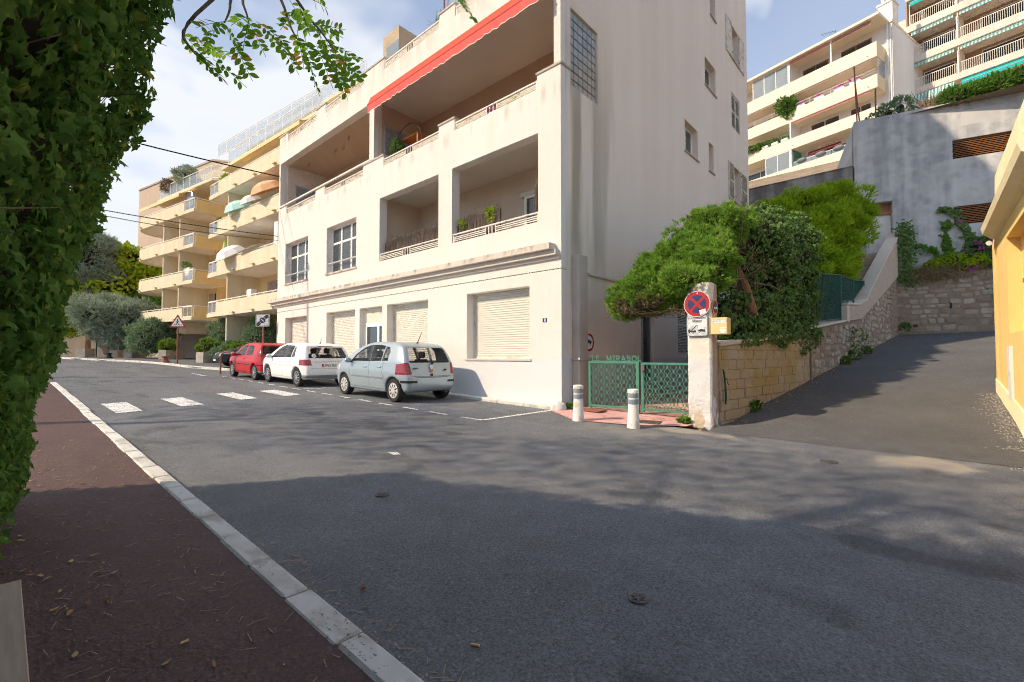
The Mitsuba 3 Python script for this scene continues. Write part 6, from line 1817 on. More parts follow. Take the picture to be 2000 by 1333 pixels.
def blob_points(blobs, n, rng, lo=.80, hi=1.06, bump=.25, freq=1.6, keep=.72, back=None):
    """Points and normals near the outer surface of a group of ellipsoids (x, y, z, rx, ry, rz)."""
    B_ = np.array([b if len(b) == 6 else (*b[:3], b[3], b[3], b[3]) for b in blobs], float)
    ar = (B_[:, 3] * B_[:, 4] + B_[:, 4] * B_[:, 5] + B_[:, 3] * B_[:, 5])
    idx = rng.choice(len(B_), n * 2, p=ar / ar.sum())
    d = rng.normal(0, 1, (n * 2, 3)); d /= np.linalg.norm(d, axis=1, keepdims=True)
    rr = rng.uniform(lo, hi, (n * 2, 1))
    P0 = B_[idx, :3] + d * B_[idx, 3:]
    k = 1 + bump * (meshkit.fbm(P0 * freq, 3, 5)[:, None] - .5) * 2
    P_ = B_[idx, :3] + d * B_[idx, 3:] * rr * k
    ok = np.ones(n * 2, bool)
    for j, b in enumerate(B_):
        q = np.linalg.norm((P_ - b[:3]) / b[3:], axis=1)
        ok &= (q > keep) | (idx == j)
    if back is not None: ok &= back(P_)
    gap = meshkit.fbm(P_ * 2.6, 3, 8)
    ok &= gap > .30
    nn = d / B_[idx, 3:]
    nn /= np.linalg.norm(nn, axis=1, keepdims=True)
    return P_[ok][:n], nn[ok][:n]


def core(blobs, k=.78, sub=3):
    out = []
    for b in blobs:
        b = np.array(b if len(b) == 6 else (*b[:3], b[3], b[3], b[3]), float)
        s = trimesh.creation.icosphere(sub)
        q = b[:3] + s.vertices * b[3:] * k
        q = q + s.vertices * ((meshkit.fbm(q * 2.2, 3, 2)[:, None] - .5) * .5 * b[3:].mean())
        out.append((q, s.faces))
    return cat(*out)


def twigs(n, P_, Nn, L, r, rng, name, parent, m='m_twig'):
    ms = []
    for i in rng.choice(len(P_), n):
        p = P_[i] - Nn[i] * L * .5
        d = rng.normal(0, .6, 3) + Nn[i] * .4
        ms.append(tube([p, p + d * L * .4, p + d * L * .8 + rng.normal(0, .08, 3) * L * 2], [r, r * .8, r * .3], 4, False))
    put(name, cat(*ms), m, parent, kind='stuff')


# ---- the ivy hedge on the left, leaning out over the pavement
IV = thing('ivy_hedge', 'tall dark ivy hedge leaning over the pavement at the left edge', 'hedge')
rg = np.random.default_rng(11)
def hz_top(x): return np.interp(x, [-6.3, -5.5, -4.7, -4.0, -3.4, -2.8, -1.8, -.5, 1.5], [2.40, 2.50, 2.75, 3.0, 3.3, 3.6, 4.0, 4.2, 4.4])
def hy(x, z):
    base = np.interp(x, [-6.5, -5.6, -4.5, -3.0, -1.8, -1.0, 0, 1.5], [-.14, -.11, -.14, -.26, -.48, -.64, -.85, -1.05])
    bulge = np.interp(z, [-.1, .3, .8, 1.3, 2.0, 2.4, 2.7, 3.0, 3.5, 4.2], [0.04, .17, .27, .35, .43, .57, .67, .73, .80, .80])
    over = .04 * np.clip((z - 1.7) / .8, 0, 1) * np.interp(x, [-4.0, -3.2, -1.0, -.3], [0, 1, 1, 0])
    zt = hz_top(x)
    rnd_ = np.clip((z - (zt - .45)) / .45, 0, 1)
    end = np.clip((-5.75 - x) / .6, 0, 1)
    return base + bulge + over - .75 * rnd_ ** 3 - .9 * end ** 2.2
def hedge_pts(n, x0, x1, depth):
    xs = rg.uniform(x0, x1, n); zs = rg.uniform(0, 1, n) ** .92 * (hz_top(xs) + .02) - .02
    zs = zs + street(xs)
    y = hy(xs, zs)
    e = .02
    gx_, gz_ = (hy(xs + e, zs) - y) / e, (hy(xs, zs + e) - y) / e
    nn = np.column_stack([-gx_, np.ones(n), -gz_]); nn /= np.linalg.norm(nn, axis=1, keepdims=True)
    q = np.column_stack([xs, y, zs])
    q += nn * ((meshkit.fbm(q * 2.3, 3, 4)[:, None] - .5) * .32 + rg.uniform(-depth, .04, (n, 1)))
    return q, nn
q1, n1 = hedge_pts(13500, -6.35, -2.4, .10)
q2, n2 = hedge_pts(9000, -2.6, .3, .12)
Pq, Nq = np.vstack([q1, q2]), np.vstack([n1, n2])
sz = rg.uniform(.034, .062, len(Pq)) * np.where(Pq[:, 0] > -2.4, 1.10, 1.0)
dist = np.linalg.norm(Pq - EYE, axis=1)
ok = (dist > .95) & ~((Pq[:, 1] > -.02) & (dist < 1.05)); Pq, Nq, sz, dist = Pq[ok], Nq[ok], sz[ok], dist[ok]
# drop what would hang right before the lens
dirs = (Pq - EYE) / dist[:, None]
vis = (dirs @ FWD > .62) & (Pq[:, 1] > .0)
near = np.argsort(np.where(vis, dist - sz * 8, 99))[:290]
rest = np.ones(len(Pq), bool); rest[near] = False
put('foliage', scatter(ivy_template(), Pq[rest], Nq[rest], sz[rest], rg, .8, .55), 'm_ivy', IV, kind='stuff')
tv, tf = ivy_template()
tv2 = np.vstack([tv, tv * [1, 1, 1] - [0, 0, .004]])
leafshape = ply((tv, tf), 'm_ivy')
nb = Nq[near] + rg.normal(0, .6, (290, 3))
S_b, T_b, N_b = basis(nb, rg, .8)
for k, i in enumerate(near):
    M4 = np.eye(4); M4[:3, 0], M4[:3, 1], M4[:3, 2] = S_b[k] * sz[i] * 1.05, T_b[k] * sz[i] * 1.05, N_b[k] * sz[i] * 1.05; M4[:3, 3] = Pq[i]
    put_ref('leaf', leafshape, IV, T(M4))
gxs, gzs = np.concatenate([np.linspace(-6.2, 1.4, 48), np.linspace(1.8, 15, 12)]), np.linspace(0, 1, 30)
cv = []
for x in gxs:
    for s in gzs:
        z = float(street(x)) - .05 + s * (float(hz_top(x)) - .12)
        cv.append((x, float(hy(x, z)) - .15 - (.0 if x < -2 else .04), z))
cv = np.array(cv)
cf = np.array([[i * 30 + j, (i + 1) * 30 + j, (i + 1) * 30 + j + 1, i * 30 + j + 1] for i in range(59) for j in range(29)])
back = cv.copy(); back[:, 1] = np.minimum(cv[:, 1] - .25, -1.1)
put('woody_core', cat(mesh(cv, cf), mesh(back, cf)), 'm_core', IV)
P3, N3 = hedge_pts(900, -4.6, -.6, .02)
sel = P3[:, 2] > 1.5
twigs(150, P3[sel] + N3[sel] * -.06, N3[sel] * .1, .20, .0035, rg, 'stems', IV)

# ---- robinia: trunk and crown stand behind the hedge, one branch hangs into the picture
RB = thing('robinia_tree', 'robinia branch with feathery green and yellow leaflets hanging in from above', 'tree')
put('trunk', tube([(-4.6, -3.2, -.2), (-4.5, -3.1, 2.2), (-4.7, -2.9, 4.6), (-5.0, -2.6, 7.0)], [.24, .2, .16, .09], 10), 'm_bark', RB)
limbs = [[(-4.6, -3.0, 3.6), (-4.0, -1.8, 4.6), (-3.4, -.4, 5.0), (-2.9, .5, 4.4), (-2.75, .85, 3.6)], [(-4.7, -2.9, 4.6), (-6.2, -2.2, 6.0), (-7.4, -1.6, 6.8)], [(-4.8, -2.8, 5.4), (-3.4, -3.0, 6.6), (-2.2, -3.0, 7.4)], [(-2.9, .5, 4.4), (-2.3, .9, 3.9), (-2.1, 1.6, 3.8), (-2.08, 1.8, 3.5)]]
for l in limbs: put('limb', tube(chaikin(l, 2, False), np.linspace(.06 if l[0][2] < 4.3 or l[0][0] < -4 else .011, .005, len(chaikin(l, 2, False))), 7), 'm_bark', RB)
for l in [[(-2.75, .85, 3.6), (-2.84, .81, 3.23), (-2.84, .81, 3.17), (-2.86, .79, 3.10)], [(-2.75, .85, 3.6), (-2.79, .85, 3.23), (-2.77, .87, 3.16), (-2.76, .88, 3.11)], [(-2.75, .85, 3.6), (-2.62, 1.0, 3.23), (-2.60, 1.03, 3.11), (-2.58, 1.04, 3.06), (-2.55, 1.06, 3.0)],
          [(-2.75, .85, 3.6), (-2.56, 1.06, 3.23), (-2.51, 1.10, 3.13), (-2.46, 1.15, 3.05), (-2.40, 1.20, 2.94)], [(-2.86, .79, 3.3), (-3.05, .62, 3.06), (-3.0, .67, 2.95), (-2.92, .74, 2.85), (-2.90, .76, 2.80)]]:
    put('twig', tube(chaikin(l, 2, False), np.linspace(.011, .003, len(chaikin(l, 2, False))), 6), 'm_twig', RB)
CL = [((-2.57,.71,2.92),(-2.74,.67,2.96)),((-2.86,.79,3.11),(-3.01,.76,3.07)),((-3.15,.87,3.27),(-3.16,.96,3.18)),((-2.68,.78,2.90),(-2.73,.85,2.84)),((-3.19,.66,3.14),(-3.21,.75,3.08)),((-2.67,.62,2.78),(-2.71,.70,2.74)),((-2.91,.75,2.90),(-2.91,.85,2.85)),((-3.30,.73,3.21),(-3.29,.85,3.18)),((-2.62,.83,3.04),(-2.76,.82,3.07)),((-2.90,.92,3.21),(-2.94,.99,3.14)),((-2.48,.79,2.92),(-2.59,.81,2.89)),((-2.73,.91,3.11),(-2.75,1.0,3.10)),((-2.96,1.04,3.24),(-2.99,1.11,3.21)),((-2.52,.93,2.95),(-2.55,1.0,2.92)),((-2.76,1.04,3.09),(-2.79,1.12,3.02)),((-2.32,.94,2.85),(-2.35,1.02,2.85)),((-2.56,1.06,3.06),(-2.62,1.11,2.98)),((-2.78,1.20,3.19),(-2.84,1.26,3.10)),((-2.39,1.04,2.83),(-2.44,1.11,2.74)),((-2.72,1.08,3.33),(-2.75,1.16,3.27)),((-2.30,.96,3.01),(-2.36,1.01,3.0)),((-2.51,1.11,3.10),(-2.51,1.21,3.11)),((-2.74,1.23,3.27),(-2.72,1.36,3.31)),((-2.35,1.08,2.97),(-2.40,1.14,2.91)),((-2.57,1.22,3.12),(-2.61,1.29,3.03)),((-2.16,1.08,2.78),(-2.22,1.14,2.69)),((-2.39,1.21,2.94),(-2.40,1.31,2.85)),((-2.62,1.34,3.09),(-2.62,1.45,3.03)),((-2.28,1.14,2.80),(-2.32,1.21,2.71)),((-2.53,1.25,3.06),(-2.52,1.37,3.05)),((-2.23,1.02,2.80),(-2.27,1.10,2.70)),((-2.57,1.05,3.17),(-2.69,1.05,3.16)),((-2.08,1.82,3.46),(-2.10,1.91,3.43)),((-2.37,1.06,3.13),(-2.42,1.12,3.17)),((-3.10,.74,3.06),(-3.13,.82,3.08)),((-2.72,.58,2.82),(-2.75,.66,2.78))]
lt = leaf_template(.5, 3)
lshape = ply(lt, 'm_robinia')
cnt, MORE = 0, []
for a, b in CL:
    a, b = np.array(a), np.array(b)
    d = b - a; L = max(np.linalg.norm(d), .13); d = d / np.linalg.norm(d)
    L *= 1.5
    up = np.array([0, 0, 1.0]) + rg.normal(0, .5, 3); s = np.cross(d, up); s /= np.linalg.norm(s); n_ = np.cross(s, d)
    k = put('leaf_stalk', tube([a, a + d * L * .5 + [0, 0, .005], a + d * L], .0016, 4), 'm_robinia', RB)
    pairs = 6
    for i in range(pairs):
        for sg in (-1, 1):
            if rg.random() < .08: continue
            p = a + d * L * (.12 + .8 * i / pairs)
            t_ = s * sg + d * .45 + rg.normal(0, .15, 3); t_ /= np.linalg.norm(t_)
            nn = n_ + rg.normal(0, .35, 3); nn -= t_ * (nn @ t_); nn /= np.linalg.norm(nn)
            z_ = rg.uniform(.040, .058)
            M4 = np.eye(4); M4[:3, 0], M4[:3, 1], M4[:3, 2], M4[:3, 3] = np.cross(t_, nn) * z_, t_ * z_, nn * z_, p
            if cnt < 290: put_ref('leaflet', lshape, RB, T(M4))
            else: MORE.append((lt[0] @ M4[:3, :3].T + p, lt[1]))
            cnt += 1
if MORE: put('leaflet', cat(*MORE), 'm_robinia', RB, kind='stuff')
crown = [(-6.8, -2.0, 6.6, 2.2, 1.9, 1.4), (-4.6, -2.6, 7.6, 2.2, 2.0, 1.4), (-2.6, -3.0, 7.2, 1.9, 1.7, 1.2), (-8.4, -2.8, 6.2, 1.6, 1.6, 1.2), (-3.4, -1.0, 5.4, 1.3, 1.0, .7)]
Pc, Nc = blob_points(crown, 3600, rg, .35, 1.05, .3, 1.1, .0)
put('crown', scatter(lt, Pc, Nc, rg.uniform(.10, .17, len(Pc)), rg, .3, 1.0), 'm_robinia', RB, kind='stuff')
for i, (x, y, h, lb) in enumerate(((-13.2, -4.2, 6.8, 'broad leafy tree behind the pavement up the street, beyond the ivy hedge'), (1.6, -4.6, 6.6, 'leafy tree on the near side of the street, right of the ivy hedge'))):
    t = thing('street_tree', lb, 'tree')
    put('trunk', tube([(x, y, -.3), (x + .1, y, 2.5), (x - .2, y + .2, h - .5)], [.22, .18, .08], 9), 'm_bark', t)
    bl = [(x - 1.8, y + .6, h - .4, 2.0, 1.8, 1.3), (x + .3, y + 1.0, h + .5, 2.2, 1.9, 1.3), (x + 2.0, y, h, 1.8, 1.7, 1.2)]
    Pc, Nc = blob_points(bl, 2300, rg, .35, 1.05, .3, 1.1, .0)
    put('crown', scatter(lt, Pc, Nc, rg.uniform(.12, .19, len(Pc)), rg, .3, 1.0), 'm_robinia', t, kind='stuff')


def shrub(name, label, cat_, blobs, n, tpl, size, m, seed, out=False, up=.3, droop=.2, tilt=.6, ck=.78, group=None, grow=None, cm='m_core', lo=.8, bump=.25, trunk=None, back=None, clump=None):
    r = np.random.default_rng(seed)
    t = thing(name, label, cat_, group)
    P_, Nn = blob_points(blobs, n, r, lo, 1.06, bump, back=back)
    if clump:
        nc, cr = clump
        C_, CN = blob_points(blobs, nc, r, .86, 1.04, bump, back=back)
        nc = len(C_)
        per = n // nc
        d = r.normal(0, 1, (nc * per, 3)); d /= np.linalg.norm(d, axis=1, keepdims=True)
        cn = np.repeat(CN, per, 0)
        d = d + cn * .75; d /= np.linalg.norm(d, axis=1, keepdims=True)
        rad = np.repeat(r.uniform(.65, 1.35, nc) * cr, per)[:, None]
        P_ = np.repeat(C_, per, 0) + d * rad * [1, 1, .8] * r.uniform(.55, 1.0, (nc * per, 1))
        Nn = d * .8 + cn * .4
        B2, N2 = blob_points(blobs, int(n * .45), r, .72, .98, bump, back=back)
        P_, Nn = np.vstack([P_, B2]), np.vstack([Nn, N2])
    g = scatter_out(tpl, P_, Nn, r.uniform(*size, len(P_)), r, up, tilt) if out else scatter(tpl, P_, Nn, r.uniform(*size, len(P_)), r, droop, tilt)
    put('foliage', g, m, t, kind='stuff')
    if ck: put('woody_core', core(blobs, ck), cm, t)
    if trunk is not None: put('trunk', trunk, 'm_bark', t)
    return t, P_, Nn


tf1, tf2 = tuft_template(9, 1, .8, .16), tuft_template(9, 2, .45, .15)
jb = [(-5.28,9.90,2.51,.40,.5,.34),(-4.81,10.0,2.72,.56,.6,.44),(-4.27,10.1,2.96,.62,.6,.55),(-3.62,9.90,2.94,.58,.5,.5),(-3.29,9.75,3.02,.42,.4,.42),(-4.64,10.4,3.30,.52,.5,.42),(-4.10,10.6,3.66,.58,.55,.48),(-3.65,10.8,4.03,.52,.5,.44),(-3.59,10.3,3.45,.52,.5,.5),(-5.13,10.2,2.85,.42,.4,.34),(-3.21,10.1,3.36,.34,.4,.36),(-3.42,11.2,4.32,.44,.45,.36)]
jt, Pj, Nj = shrub('juniper', 'wind-swept bright green juniper leaning out over the green gates', 'conifer', jb + [(-3.42, 9.02, 2.80, .36, .34, .20)], 20000, tf1, (.06, .115), 'm_juniper', 21, True, .5, tilt=.5, ck=.62, bump=.4, clump=(330, .19))
r = np.random.default_rng(77)
put('dead_twigs', cat(*[tube([(x := np.array([r.uniform(-5.5, -3.3), r.uniform(9.6, 10.2), 0])) + [0, 0, 2.30 + .10 * math.sin(x[0] * 3)], x + [r.normal(0, .12), r.normal(0, .1), 2.22 - r.uniform(.0, .12)], x + [r.normal(-.1, .2), r.normal(0, .15), 2.30 - r.uniform(.0, .15)]], [.008, .006, .003], 4, False) for _ in range(90)]), 'm_twig', jt, kind='stuff')
brown = [(-5.05, 9.62, 2.42, .34, .2, .17), (-4.55, 9.62, 2.52, .3, .2, .16)]
Pb, Nb = blob_points(brown, 900, r, .7, 1.1)
put('dead_foliage', scatter_out(tf1, Pb, Nb, r.uniform(.05, .1, len(Pb)), r, -.2), 'm_twig', jt, kind='stuff')
put('trunk', tube([(-2.96, 12.0, 1.5), (-2.98, 11.9, 1.9), (-3.04, 11.75, 2.4), (-3.15, 11.6, 2.9), (-3.3, 11.4, 3.5), (-3.45, 10.9, 3.9)], [.14, .12, .11, .12, .09, .07], 10), 'm_bark', jt)
for _ in range(46):
    p = np.array([r.uniform(-3.6, -2.9), r.uniform(11.0, 12.6), r.uniform(2.9, 4.4)])
    d = np.array([r.normal(.0, .5), r.normal(-.1, .4), r.normal(.1, .5)])
    put('dead_branch', tube([p, p + d * .4 + r.normal(0, .06, 3), p + d * .8 + r.normal(0, .1, 3)], [.022, .014, .005], 5), 'm_twig', jt)
ib = [(-3.55,12.6,3.9,.55,.8,.8),(-3.25,13.6,4.45,.6,.8,.85),(-2.95,14.7,4.45,.6,.85,.9),(-2.75,15.7,4.35,.55,.7,.85),(-3.6,13.4,3.4,.4,.7,.8),(-3.1,14.1,3.3,.62,.8,.95),(-2.85,15.4,3.2,.6,.8,.95),(-3.35,10.9,2.2,.42,.8,.6),(-3.25,12.9,2.3,.55,.9,.7),(-2.95,14.2,2.3,.6,.8,.75),(-2.75,15.3,2.3,.5,.7,.7),(-3.2,11.4,1.8,.42,.8,.42),(-3.0,12.8,1.75,.5,1.0,.45),(-2.75,14.3,1.85,.5,.9,.5),(-3.6,11.6,4.35,.5,.6,.4),(-3.35,12.4,4.6,.5,.6,.4)]
it, Pi, Ni = shrub('ivy_thicket', 'thicket of dark ivy spilling over the low block wall beside the steps', 'hedge', ib, 17000, ivy_template(False), (.055, .105), 'm_ivy2', 22, False, droop=.9, tilt=.5, ck=.55, bump=.35, clump=(420, .22))
fr_ = [(-2.98 + .105 * (y - 9.3) - .05 + r.uniform(-.1, .12), y, 1.50 + .075 * (y - 9.3) + r.uniform(-.12, .14)) for y in r.uniform(10.3, 15.9, 1500)]
fr_ = np.array(fr_)
put('trailing_leaves', scatter(ivy_template(False), fr_, np.tile([.8, -.3, .5], (1500, 1)), r.uniform(.05, .09, 1500), r, .9, .5), 'm_ivy2', it, kind='stuff')
tb = [(-4.84,21.9,6.95,.85,.9,.75),(-4.1,22.5,7.25,.95,.9,.85),(-3.35,23.2,7.45,.9,.95,.85),(-2.8,23.6,7.0,.95,1.0,1.15),(-2.3,23.6,6.45,.55,.8,.7),(-2.95,22.3,5.9,.95,1.0,1.25),(-3.1,21.5,4.9,.8,.9,1.0),(-2.7,22.6,5.4,.7,.8,.9),(-3.95,22.6,6.2,1.2,1.2,1.3),(-3.0,24.2,7.7,.7,.8,.75),(-3.6,21.2,5.6,.9,.9,1.0),(-3.4,20.6,4.4,.6,.7,.8)]
shrub('conifer_hedge', 'bright yellow-green clipped conifer hedge below the dark retaining wall', 'hedge', tb, 22000, tf2, (.13, .26), 'm_thuja', 23, True, .9, tilt=.4, ck=.62, bump=.5, cm='m_coregreen', clump=(300, .40))
ob = [(-2.65, 16.0, 2.75, .35, .5, .7), (-3.2, 17.4, 3.5, .6, .8, .9), (-3.5, 19.0, 3.8, .6, .8, .7)]
shrub('bay_shrub', 'dark narrow-leaved shrub squeezed beside the green bar gate', 'shrub', ob, 2400, leaf_template(.3, 2), (.10, .16), 'm_ivy2', 24, True, .5, ck=.7)

# ---- along the yellow block
lo_ = leaf_template(.22, 2)
def along(name, label, c, rad, n, m, seed, size=(.16, .26), tpl=lo_, cat_='shrub', out=True, k=5, ck=.58, trunk=None, spread=.55, up=.5):
    r = np.random.default_rng(seed)
    c, rad = np.array(c, float), np.array(rad, float)
    bl = [(*(c + r.uniform(-1, 1, 3) * rad * spread * [1, 1, .8]), *(rad * r.uniform(.5, .72))) for _ in range(k)] + [(*c, *(rad * .7))]
    return shrub(name, label, cat_, bl, n, tpl, size, m, seed, out, up, ck=ck, trunk=trunk, clump=(max(12, n // 70), .24 * float(rad.mean()) * 1.1) if n >= 1500 else None)
tuo = tuft_template(10, 5, .7, .14)
along('olive_bush', 'large rounded grey-green olive bush by the garden wall', (-52.6, 6.9, 4.4), (3.4, 3.2, 2.0), 9000, 'm_olive', 41, (.28, .46), tuo, trunk=tube([(-52.0, 8.4, 1.0), (-52.3, 8.2, 2.3), (-53.0, 7.6, 3.4)], [.28, .22, .12], 9))
along('grey_olive_tree', 'tall grey-green olive tree behind the olive bush', (-63.5, 5.9, 9.5), (2.6, 2.6, 4.4), 7500, 'm_olive', 42, (.3, .5), tuo, cat_='tree', k=8, trunk=tube([(-63.5, 5.9, 1), (-63.3, 6.0, 6)], [.3, .18], 8), ck=.6)
along('yellowing_tree', 'leafy tree turning yellow left of the yellow apartment block', (-64.5, 9.6, 9.0), (3.6, 3.6, 4.3), 9000, 'm_yellowleaf', 43, (.32, .5), leaf_template(.6, 2), cat_='tree', k=9, out=False, trunk=tube([(-64.5, 9.6, 1), (-64.5, 9.6, 7)], [.3, .18], 8), ck=.66)
along('garden_tree', 'low green tree at the foot of the yellowing tree', (-62, 9.5, 5.4), (3.2, 3.0, 2.2), 5000, 'm_vine', 44, (.3, .45), leaf_template(.5, 2), cat_='tree', out=False)
along('hedge_tree', 'green leafy tree just past the end of the ivy hedge', (-68, 4.2, 6.0), (3.0, 3.0, 3.5), 5000, 'm_yellowleaf', 45, (.3, .5), leaf_template(.55, 2), cat_='tree', out=False)
along('oleander', 'rounded oleander with pale seed tips left of the entrance door', (-45.6, 8.3, 2.75), (1.6, 1.5, 1.45), 4800, 'm_oleander', 46, (.2, .34))
along('oleander', 'tall airy oleander right of the entrance door', (-36.9, 11.0, 2.75), (1.45, 1.0, 1.5), 4800, 'm_oleander', 47, (.18, .3))
along('oleander', 'spreading oleander behind the red car roof', (-31.6, 11.0, 2.6), (1.35, .9, 1.2), 4200, 'm_oleander', 48, (.17, .28))
for i, (c, rad, lb, m) in enumerate((((-43.2, 8.6, 2.05), (.95, .6, .55), 'clipped boxwood filling the long trough by the crossing sign', 'm_boxwood'), ((-51.3, 7.6, 2.25), (1.0, .6, .65), 'clipped boxwood cube in the trough behind the kerb', 'm_boxwood'), ((-55.2, 7.2, 2.35), (.8, .6, .75), 'brownish twiggy bush in a trough', 'm_twig'),
                                     ((-35.9, 9.4, 1.85), (.9, .7, .6), 'boxwood in the trough right of the entrance door', 'm_boxwood'), ((-31.6, 9.9, 1.65), (.7, .6, .42), 'low bright boxwood behind the navy car', 'm_boxwood'), ((-34.0, 10.0, 1.5), (1.2, .8, .7), 'dark undergrowth between the boxwoods', 'm_oleander'))):
    along('trough_bush', lb, c, rad, 1600, m, 60 + i, (.10, .17), leaf_template(.5, 2), ck=.8, spread=.35)
# roof plants of the yellow block
q = FL.p(5.2, 1.6, 16.2); along('roof_shrub', 'round dark shrub on the glass-railed roof terrace', q, (1.2, .8, .95), 1600, 'm_olive', 70, (.2, .34), ck=.5)
q = FL.p(7.6, 1.3, 15.6); along('roof_shrub', 'reddish twiggy shrub at the left of the roof terrace', q, (1.0, .5, .65), 900, 'm_twig', 71, (.2, .34), ck=0)
q = FR.p(8.6, .5, 13.1); along('balcony_plant', 'fresh green potted plant on the top right-hand balcony', q, (.45, .4, .5), 420, 'm_lime', 72, (.16, .26), ck=0)
q = FL.p(2.3, .55, 8.25); along('balcony_plant', 'low green plants in the white balcony trough', q, (.7, .25, .25), 300, 'm_vine', 73, (.12, .2), ck=0)
q = FL.p(-.5, 1.4, 11.0); along('balcony_plant', 'climbing plant on a lattice between the balcony stacks', q, (.7, .3, .8), 600, 'm_ivy2', 74, (.14, .22), ck=0)
# loggia plants of the pale building
def spikes(name, label, c, n, L, m, seed, w=.018, spread=.7):
    r = np.random.default_rng(seed)
    t = thing(name, label, 'plant')
    ms = []
    for i in range(n):
        a = r.uniform(0, 2 * PI); q = r.uniform(.15, spread); l = L * r.uniform(.6, 1.1)
        p = [np.array(c) + np.array([math.cos(a) * q * s ** 1.2, math.sin(a) * q * s ** 1.2 * .5, s - .45 * q * s ** 2.4]) * l for s in (0, .35, .7, 1.0)]
        sd = np.array([-math.sin(a), math.cos(a), 0]) * w
        v = np.array([p[0] - sd, p[0] + sd, p[1] + sd, p[1] - sd, p[2] + sd * .7, p[2] - sd * .7, p[3]])
        ms.append((v, np.array([[0, 1, 2], [0, 2, 3], [3, 2, 4], [3, 4, 5], [5, 4, 6]])))
    put('blades', cat(*ms), m, t, kind='stuff')
    return t
spikes('spider_plant', 'tall green strap-leaved plant at the left of the small loggia', (-13.75, 9.5, 4.7), 36, 1.15, 'm_vine', 80)
along('loggia_plant', 'dark climber on the iron arch beside the wooden shelf', (-14.0, 9.55, 8.4), (.32, .3, .65), 700, 'm_ivy2', 81, (.07, .12), ivy_template(False), ck=0)
along('loggia_plant', 'yellow-green leafy sprays above the right heather screen', (-8.95, 9.05, 5.2), (.16, .12, .22), 130, 'm_lime', 82, (.07, .11), leaf_template(.6, 2), ck=0)
along('loggia_plant', 'small leafy spray at the left of the right heather screen', (-10.05, 9.0, 5.1), (.12, .1, .12), 60, 'm_lime', 83, (.06, .1), leaf_template(.6, 2), ck=0)
along('railing_flowers', 'trailing yellow and purple flowers on the second-floor loggia rail', (-8.2, 8.98, 8.05), (.75, .06, .10), 260, 'm_yellowleaf', 84, (.05, .09), leaf_template(.6, 2), ck=0)
along('railing_flowers', 'small purple blossoms by the upright bars of the second-floor rail', (-8.75, 8.95, 8.08), (.15, .06, .14), 70, 'm_blossom', 85, (.05, .08), leaf_template(.7, 2), ck=0)
spikes('terrace_plant', 'spiky dark potted plant on the roof terrace edge', (-11.8, 9.4, 11.9), 22, .8, 'm_ivy2', 86)
# cream building plants
q = C.p(7.0, .1, 24.6); along('hanging_shrub', 'leafy green shrub tumbling over the second cream balcony', q, (.9, .5, 1.0), 900, 'm_vine', 87, (.2, .32), leaf_template(.5, 2), ck=.5)
q = C.p(9.7, .15, 21.95); along('balcony_greenery', 'row of clipped green plants along the third cream balcony', q, (2.8, .25, .35), 1100, 'm_vine', 88, (.16, .26), leaf_template(.5, 2), ck=.4)
for k in range(6):
    t = thing('window_box', f'white flower box on the third cream balcony, from the white post', 'flower box', group='white flower boxes on the third balcony')
    labels[t]['label'] = 'white flower box in the row along the third cream balcony'
    put('box', C(cbx(7.1 + k * .92, 7.7 + k * .92, -.04, .22, 21.62, 21.86, .02)), 'm_white', t)
for k, a in enumerate((1.2, 2.4, 4.0, 5.6)):
    t = thing('flower_box', 'white trough with pink flowers behind the second cream balcony', 'flower box', group='white flower troughs of the second balcony')
    put('box', C(cbx(a, a + .8, .1, .3, 24.27, 24.5, .02)), 'm_white', t)
    r = np.random.default_rng(300 + k)
    Pf = np.column_stack([r.uniform(a, a + .8, 40), r.uniform(.05, .3, 40), r.uniform(24.5, 24.72, 40)])
    w = C((Pf, np.zeros((1, 3), int)))[0]
    put('flowers', scatter(leaf_template(.7, 2), w, np.tile([0, -1, .5], (40, 1)), r.uniform(.12, .2, 40), r, 0, .8), 'm_blossom', t, kind='stuff')
# on and below the grey building
def gp_(a, b, z): return G.p(a, b, z)
shrub('wall_oleander', 'long leafy oleander hedge on top of the grey building', 'hedge', [(*gp_(3.2 + k * .75, .45 + .1 * (k % 2), 13.35 + .12 * k), .62, .6, .5) for k in range(7)], 4200, lo_, (.22, .36), 'm_vine', 91, True, .5, ck=.7)
shrub('wall_shrub', 'upright pale green shrub at the left of the grey building roof', 'shrub', [(*gp_(.75, .4, 13.35), .45, .4, .5), (*gp_(1.25, .5, 13.5), .45, .4, .65), (*gp_(.2, .4, 13.15), .35, .3, .3)], 900, leaf_template(.5, 2), (.13, .2), 'm_oleander', 92, True, .5, ck=.45)
t = thing('bare_shrub', 'bare reddish twigs on the grey building roof', 'shrub')
r = np.random.default_rng(93)
put('twigs', cat(*[tube([gp_(2.3 + r.uniform(-.15, .15), .4, 13.0), gp_(2.3 + (d := r.normal(0, .35)), .4 + r.normal(0, .2), 13.55 + r.uniform(0, .2)), gp_(2.3 + d * 1.9, .4 + r.normal(0, .3), 14.0 + r.uniform(-.2, .4))], [.03, .02, .008], 5, False) for _ in range(28)]), 'm_twig', t, kind='stuff')
t = thing('rusty_stakes', 'pair of leaning rusty stakes on the corner of the grey building', 'stake')
for p, q in (((-.55, .2, 13.1), (-.62, .2, 16.1)), ((-.45, .2, 13.1), (-.6, .25, 15.4))): put('stake', tube([gp_(*p), gp_(*q)], .035, 6), 'm_rust', t)
t = thing('wooden_stake', 'single grey stake standing right of the rusty stakes', 'stake')
put('stake', tube([gp_(.2, .2, 13.1), gp_(.22, .2, 14.7)], .04, 6), 'm_twig', t)
